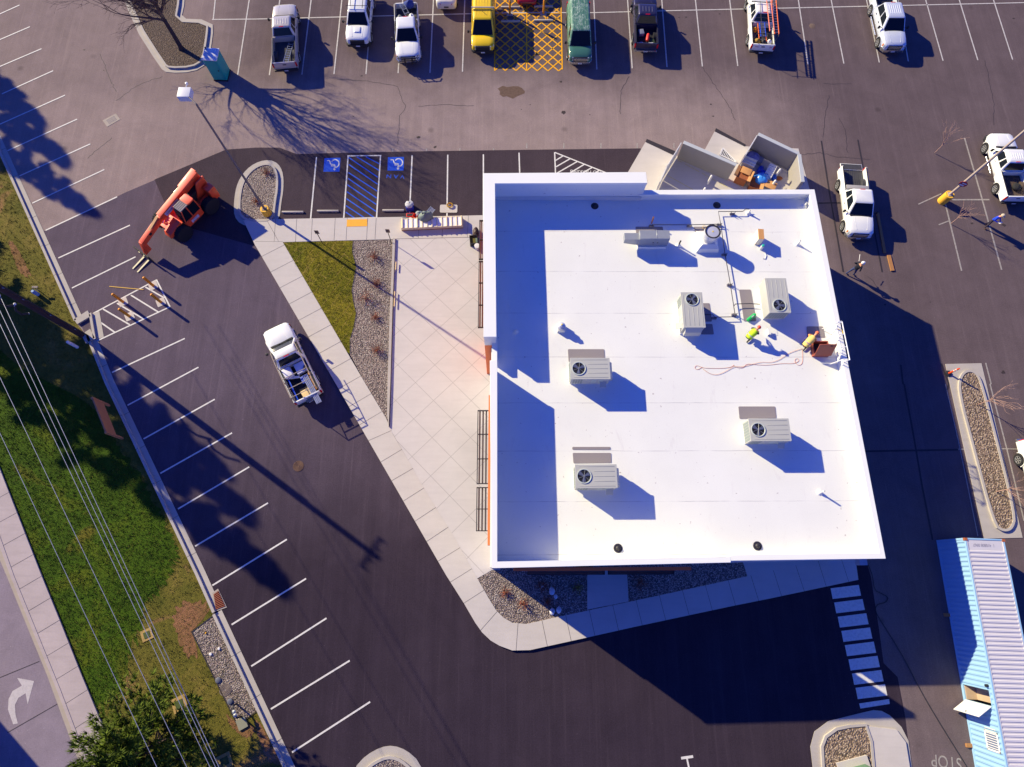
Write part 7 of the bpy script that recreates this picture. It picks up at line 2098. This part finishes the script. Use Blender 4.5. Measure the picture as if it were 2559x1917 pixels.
# ------------------------------------------------------------------ people
SKIN = M('skin', px(206, 150, 120), .6, 0, .06, 8)
def person(label, loc, rz, J, radii, mats, hat=None, extras=()):
    """one continuous body grown over a posed skeleton; J: joint -> (x, y, z), facing +y"""
    t = thing('person', loc, label, 'person', rz)
    bones = [('pelvis', 'belly'), ('belly', 'chest'), ('chest', 'neck'), ('neck', 'head'), ('head', 'crown')]
    for s_ in 'lr':
        bones += [('chest', 'sh' + s_), ('sh' + s_, 'el' + s_), ('el' + s_, 'wr' + s_), ('wr' + s_, 'pm' + s_), ('pelvis', 'hp' + s_), ('hp' + s_, 'kn' + s_), ('kn' + s_, 'an' + s_), ('an' + s_, 'to' + s_)]
    J = {k: Vector(v) for k, v in J.items()}
    for s_ in 'lr':
        w, e = J['wr' + s_], J['el' + s_]
        d = (w - e).normalized()
        sd = d.cross(Vector((0, 0, 1)))
        sd = sd.normalized() if sd.length > .1 else Vector((1, 0, 0))
        J['pm' + s_] = w + d * .08
        for i in range(4):
            f0 = w + d * .09 + sd * (.024 - .016 * i)
            k1 = f0 + d * (.045 - .004 * abs(i - 1)) + Vector((0, 0, -.008))
            J[f'f{i}a' + s_], J[f'f{i}b' + s_] = k1, k1 + d * .03 + Vector((0, 0, -.02))
            bones += [('pm' + s_, f'f{i}a' + s_), (f'f{i}a' + s_, f'f{i}b' + s_)]
        th = w + d * .045 + sd * .04
        J['ta' + s_] = th
        J['tb' + s_] = th + d * .035 + sd * .01
        bones += [('wr' + s_, 'ta' + s_), ('ta' + s_, 'tb' + s_)]
    names = list(J)
    rad = dict(pelvis=.145, belly=.14, chest=.155, neck=.062, head=.092, crown=.075, sh=.075, el=.052, wr=.036, pm=.034, hp=.098, kn=.068, an=.046, to=.045)
    rad.update(radii)
    me = bpy.data.meshes.new('body')
    me.from_pydata([J[n] for n in names], [(names.index(a), names.index(b)) for a, b in bones], [])
    o = bpy.data.objects.new('body', me)
    col.objects.link(o)
    md = o.modifiers.new('skin', 'SKIN')
    md.use_smooth_shade = True
    for i, n in enumerate(names):
        key = n if n in rad else n[:-1]
        r = rad.get(key, .0095)
        flat = 1.25 if n in ('chest', 'belly', 'pelvis') else 1
        me.skin_vertices[0].data[i].radius = (r * flat, r)
        me.skin_vertices[0].data[i].use_root = n == 'pelvis'
    sb = o.modifiers.new('subdivision', 'SUBSURF')
    sb.levels = sb.render_levels = 1
    dg = bpy.context.evaluated_depsgraph_get()
    m2 = bpy.data.meshes.new_from_object(o.evaluated_get(dg))
    bpy.data.objects.remove(o)
    for m_ in mats: m2.materials.append(m_)          # skin, top, trousers, shoes
    seg = [(J[a], J[b], a, b) for a, b in bones]
    def which(c):
        best, bd = None, 9
        for p, q, a, b in seg:
            d = q - p
            u = max(0, min(1, (c - p).dot(d) / max(d.length_squared, 1e-9)))
            dist = (c - p - d * u).length
            if dist < bd: best, bd = (a, b, u), dist
        a, b, u = best
        if b[:2] in ('f0', 'f1', 'f2', 'f3', 'ta', 'tb', 'pm') or b in ('head', 'crown'): return 0
        if b[:2] in ('sh', 'el', 'wr') or b in ('belly', 'chest', 'neck'): return 1 if not (b == 'neck' and u > .6) else 0
        if b[:2] == 'to': return 3
        return 2
    for f in m2.polygons: f.material_index = which(Vector(f.center))
    body = bpy.data.objects.new('body', m2)
    col.objects.link(body)
    body.parent = t
    h, c_ = J['head'], J['crown']
    upv = (c_ - h).normalized()
    fwd = (Vector((0, 1, 0)) - upv * upv.y).normalized()
    rt = fwd.cross(upv)
    fc = MB()
    for s_ in (1, -1): fc.ball(h + fwd * .088 + rt * s_ * .032 + upv * .02, .013, 4)
    fc.build('eyes', BLKX, body)
    MB().ball(h + fwd * .1 - upv * .01, .018, 4, .8, 1, 1.4).build('nose', mats[0], body, smooth=60)
    MB().bar(h + fwd * .086 - rt * .025 - upv * .05, h + fwd * .086 + rt * .025 - upv * .05, .012, .01).build('mouth', M('lips', px(160, 90, 84), .5), body)
    for s_ in (1, -1): MB().ball(h + rt * s_ * .09, .024, 4, .5, .9, 1.3).build('ear', mats[0], body, smooth=60)
    if hat:
        k = MB()
        rs = []
        for q, z in ((.135, .0), (.125, .03), (.118, .07), (.09, .115), (.05, .135), (.01, .14)):
            rs.append([h + upv * (.045 + z) + (rt * math.cos(a) + fwd * 1.12 * math.sin(a)) * q for a in [2 * math.pi * i / 18 for i in range(18)]])
        k.rings(rs)
        k.hexa([h + upv * .045 + fwd * .1 - rt * .09, h + upv * .045 + fwd * .1 + rt * .09, h + upv * .04 + fwd * .2 + rt * .05, h + upv * .04 + fwd * .2 - rt * .05] + [h + upv * .06 + fwd * .1 - rt * .09, h + upv * .06 + fwd * .1 + rt * .09, h + upv * .05 + fwd * .2 + rt * .05, h + upv * .05 + fwd * .2 - rt * .05])
        k.build('hard_hat' if hat[1] == 'hat' else 'hair', hat[0], t, smooth=50)
    return t, J, body
DARKJ = M('dark navy jacket', (.008, .009, .022), .8, 0, .3, 6)
JEANS = M('blue denim', px(56, 68, 120), .85, 0, .2, 10)
DKTR = M('dark trousers', px(58, 50, 66), .85, 0, .2, 10)
BOOT = M('brown boots', px(100, 72, 54), .8)
BLUSH = M('bright blue shirt', px(30, 70, 220), .8, 0, .1, 6)
HIVIS = M('lime safety vest', px(206, 244, 40), .7, 0, .06, 6)
HIVIS2 = M('pale yellow orange vest', px(244, 214, 120), .7, 0, .1, 6)
ORSH = M('orange shirt', px(246, 164, 96), .8, 0, .1, 6)
SILV = M('silver reflective tape', px(190, 196, 190), .3, .3)
def standing(lean=0.0, arms='down', stride=.16):
    J = dict(pelvis=(0, 0, .96), belly=(0, .01, 1.12), chest=(0, .02 + lean, 1.36), neck=(0, .03 + lean * 1.3, 1.53), head=(0, .06 + lean * 1.6, 1.67), crown=(0, .06 + lean * 1.7, 1.76))
    for s_, k in (('l', -1), ('r', 1)):
        J['sh' + s_] = (k * .2, .01 + lean, 1.45)
        if arms == 'down': J['el' + s_], J['wr' + s_] = (k * .29, -.03 + lean, 1.18), (k * .29, .1 + lean, .96)
        elif arms == 'hips': J['el' + s_], J['wr' + s_] = (k * .38, -.1 + lean, 1.22), (k * .2, .14 + lean, 1.08)
        else: J['el' + s_], J['wr' + s_] = (k * .27, .06 + lean, 1.2), (k * .12, .3 + lean, 1.18)
        J['hp' + s_] = (k * .1, 0, .9)
        J['kn' + s_] = (k * .12, k * stride * .5 + .03, .5)
        J['an' + s_] = (k * .13, k * stride * .8 - .02, .09)
        J['to' + s_] = (k * .15, k * stride * .8 + .15, .05)
    return J
f1 = at(*tl(3, 1, (700, 712))[0])
t1_, J, bd = person('man in dark jacket and blue jeans wearing a white hard hat', f1, R(-70), standing(.03, 'hips', .3), {}, [SKIN, DARKJ, JEANS, BOOT], (WHX, 'hat'))
o = MB().tube([(0, 0, 0), (.1, .5, .1)], .02, 6).build('paper_roll', WHX)
o.location = f1 + Vector((.2, .5, 1.15))
tag(o, 'thin white rod held by the man in the dark jacket', 'rod')
f2 = at(*tl(3, 1, (1868, 298))[0])
t2_, J, bd = person('man in a bright blue shirt reading a white paper behind the pickup', f2, R(205), standing(.05, 'read', .14), {}, [SKIN, BLUSH, DKTR, BOOT], (M('grey hair', px(190, 176, 160), .8), 'hair'))
Mw = Matrix.Translation(f2) @ Matrix.Rotation(R(205), 4, 'Z')
o = MB().box(-.15, -.1, 0, .15, .12, .006).build('paper_sheet', WHX)
o.matrix_world = Mw @ Matrix.Translation((0, .42, 1.2)) @ Matrix.Rotation(R(25), 4, 'X')
tag(o, 'white sheet of paper held by the man in the bright blue shirt', 'paper')

def vest(t, J, mat, strip):
    """sleeveless vest wrapped round the torso, a part of the person"""
    ch, pe, nk = J['chest'], J['pelvis'], J['neck']
    ax = (nk - pe).normalized()
    rt = Vector((1, 0, 0))
    fw_ = ax.cross(rt) * -1
    def ring(c, a, b, n=18): return [c + rt * a * math.cos(q) + fw_ * b * math.sin(q) for q in [2 * math.pi * i / n for i in range(n)]]
    prof = [(pe + ax * .02, .205, .17), (pe.lerp(ch, .5), .215, .175), (ch, .235, .185), (ch.lerp(nk, .6), .21, .15), (nk - ax * .01, .11, .1)]
    o = MB().rings([ring(*q) for q in prof], True, False).build('safety_vest', mat, t, smooth=60)
    k = MB()
    c_ = pe.lerp(ch, .45)
    k.rings([ring(c_ - ax * .03, .222, .183), ring(c_ + ax * .03, .225, .185)], True, False)
    for s_ in (-1, 1):
        pts = [pe.lerp(ch, .5) + rt * s_ * .12 - fw_ * .172, ch + rt * s_ * .12 - fw_ * .182, ch.lerp(nk, .6) + rt * s_ * .1 - fw_ * .14]
        for p, q in zip(pts, pts[1:]): k.bar(p, q, .05, .012, fw_)
    k.build('reflective_tape', strip, o)
def crouch(bend):
    J = dict(pelvis=(0, -.18, .42), belly=(0, -.08, .6), chest=(0, .14 + bend, .82), neck=(0, .28 + bend * 1.3, .95), head=(0, .4 + bend * 1.5, 1.02), crown=(0, .47 + bend * 1.6, 1.09))
    for s_, k in (('l', -1), ('r', 1)):
        J['sh' + s_] = (k * .2, .18 + bend, .88)
        J['el' + s_] = (k * .27, .34 + bend, .66)
        J['wr' + s_] = (k * .15, .54 + bend, .52)
        J['hp' + s_] = (k * .11, -.16, .38)
        J['kn' + s_] = (k * .2, .24, .42) if s_ == 'l' else (k * .16, .26, .1)
        J['an' + s_] = (k * .16, .04, .08) if s_ == 'l' else (k * .14, -.22, .09)
        J['to' + s_] = (k * .18, .22, .05) if s_ == 'l' else (k * .15, -.3, .04)
    return J
w = at(1876, 838, ZD + .5)
J0 = crouch(.0)
t3_, J, bd = person('crouching worker in a lime safety vest and orange hard hat on the roof', (w.x, w.y, ZD), R(-48), J0, {}, [SKIN, M('dark sleeve', px(70, 56, 60), .8), DKTR, BLKX], (M('orange hard hat', px(244, 84, 60), .4), 'hat'))
vest(t3_, J, HIVIS, SILV)
w = at(2026, 851, ZD + .5)
t4_, J, bd = person('kneeling worker in orange shirt and pale yellow vest beside the hatch', (w.x - .25, w.y - .2, ZD), R(-42), crouch(.12), {}, [SKIN, ORSH, DKTR, BLKX], (M('brown orange hard hat', px(226, 110, 70), .4), 'hat'))
vest(t4_, J, HIVIS2, M('lilac tape', px(170, 140, 170), .4))
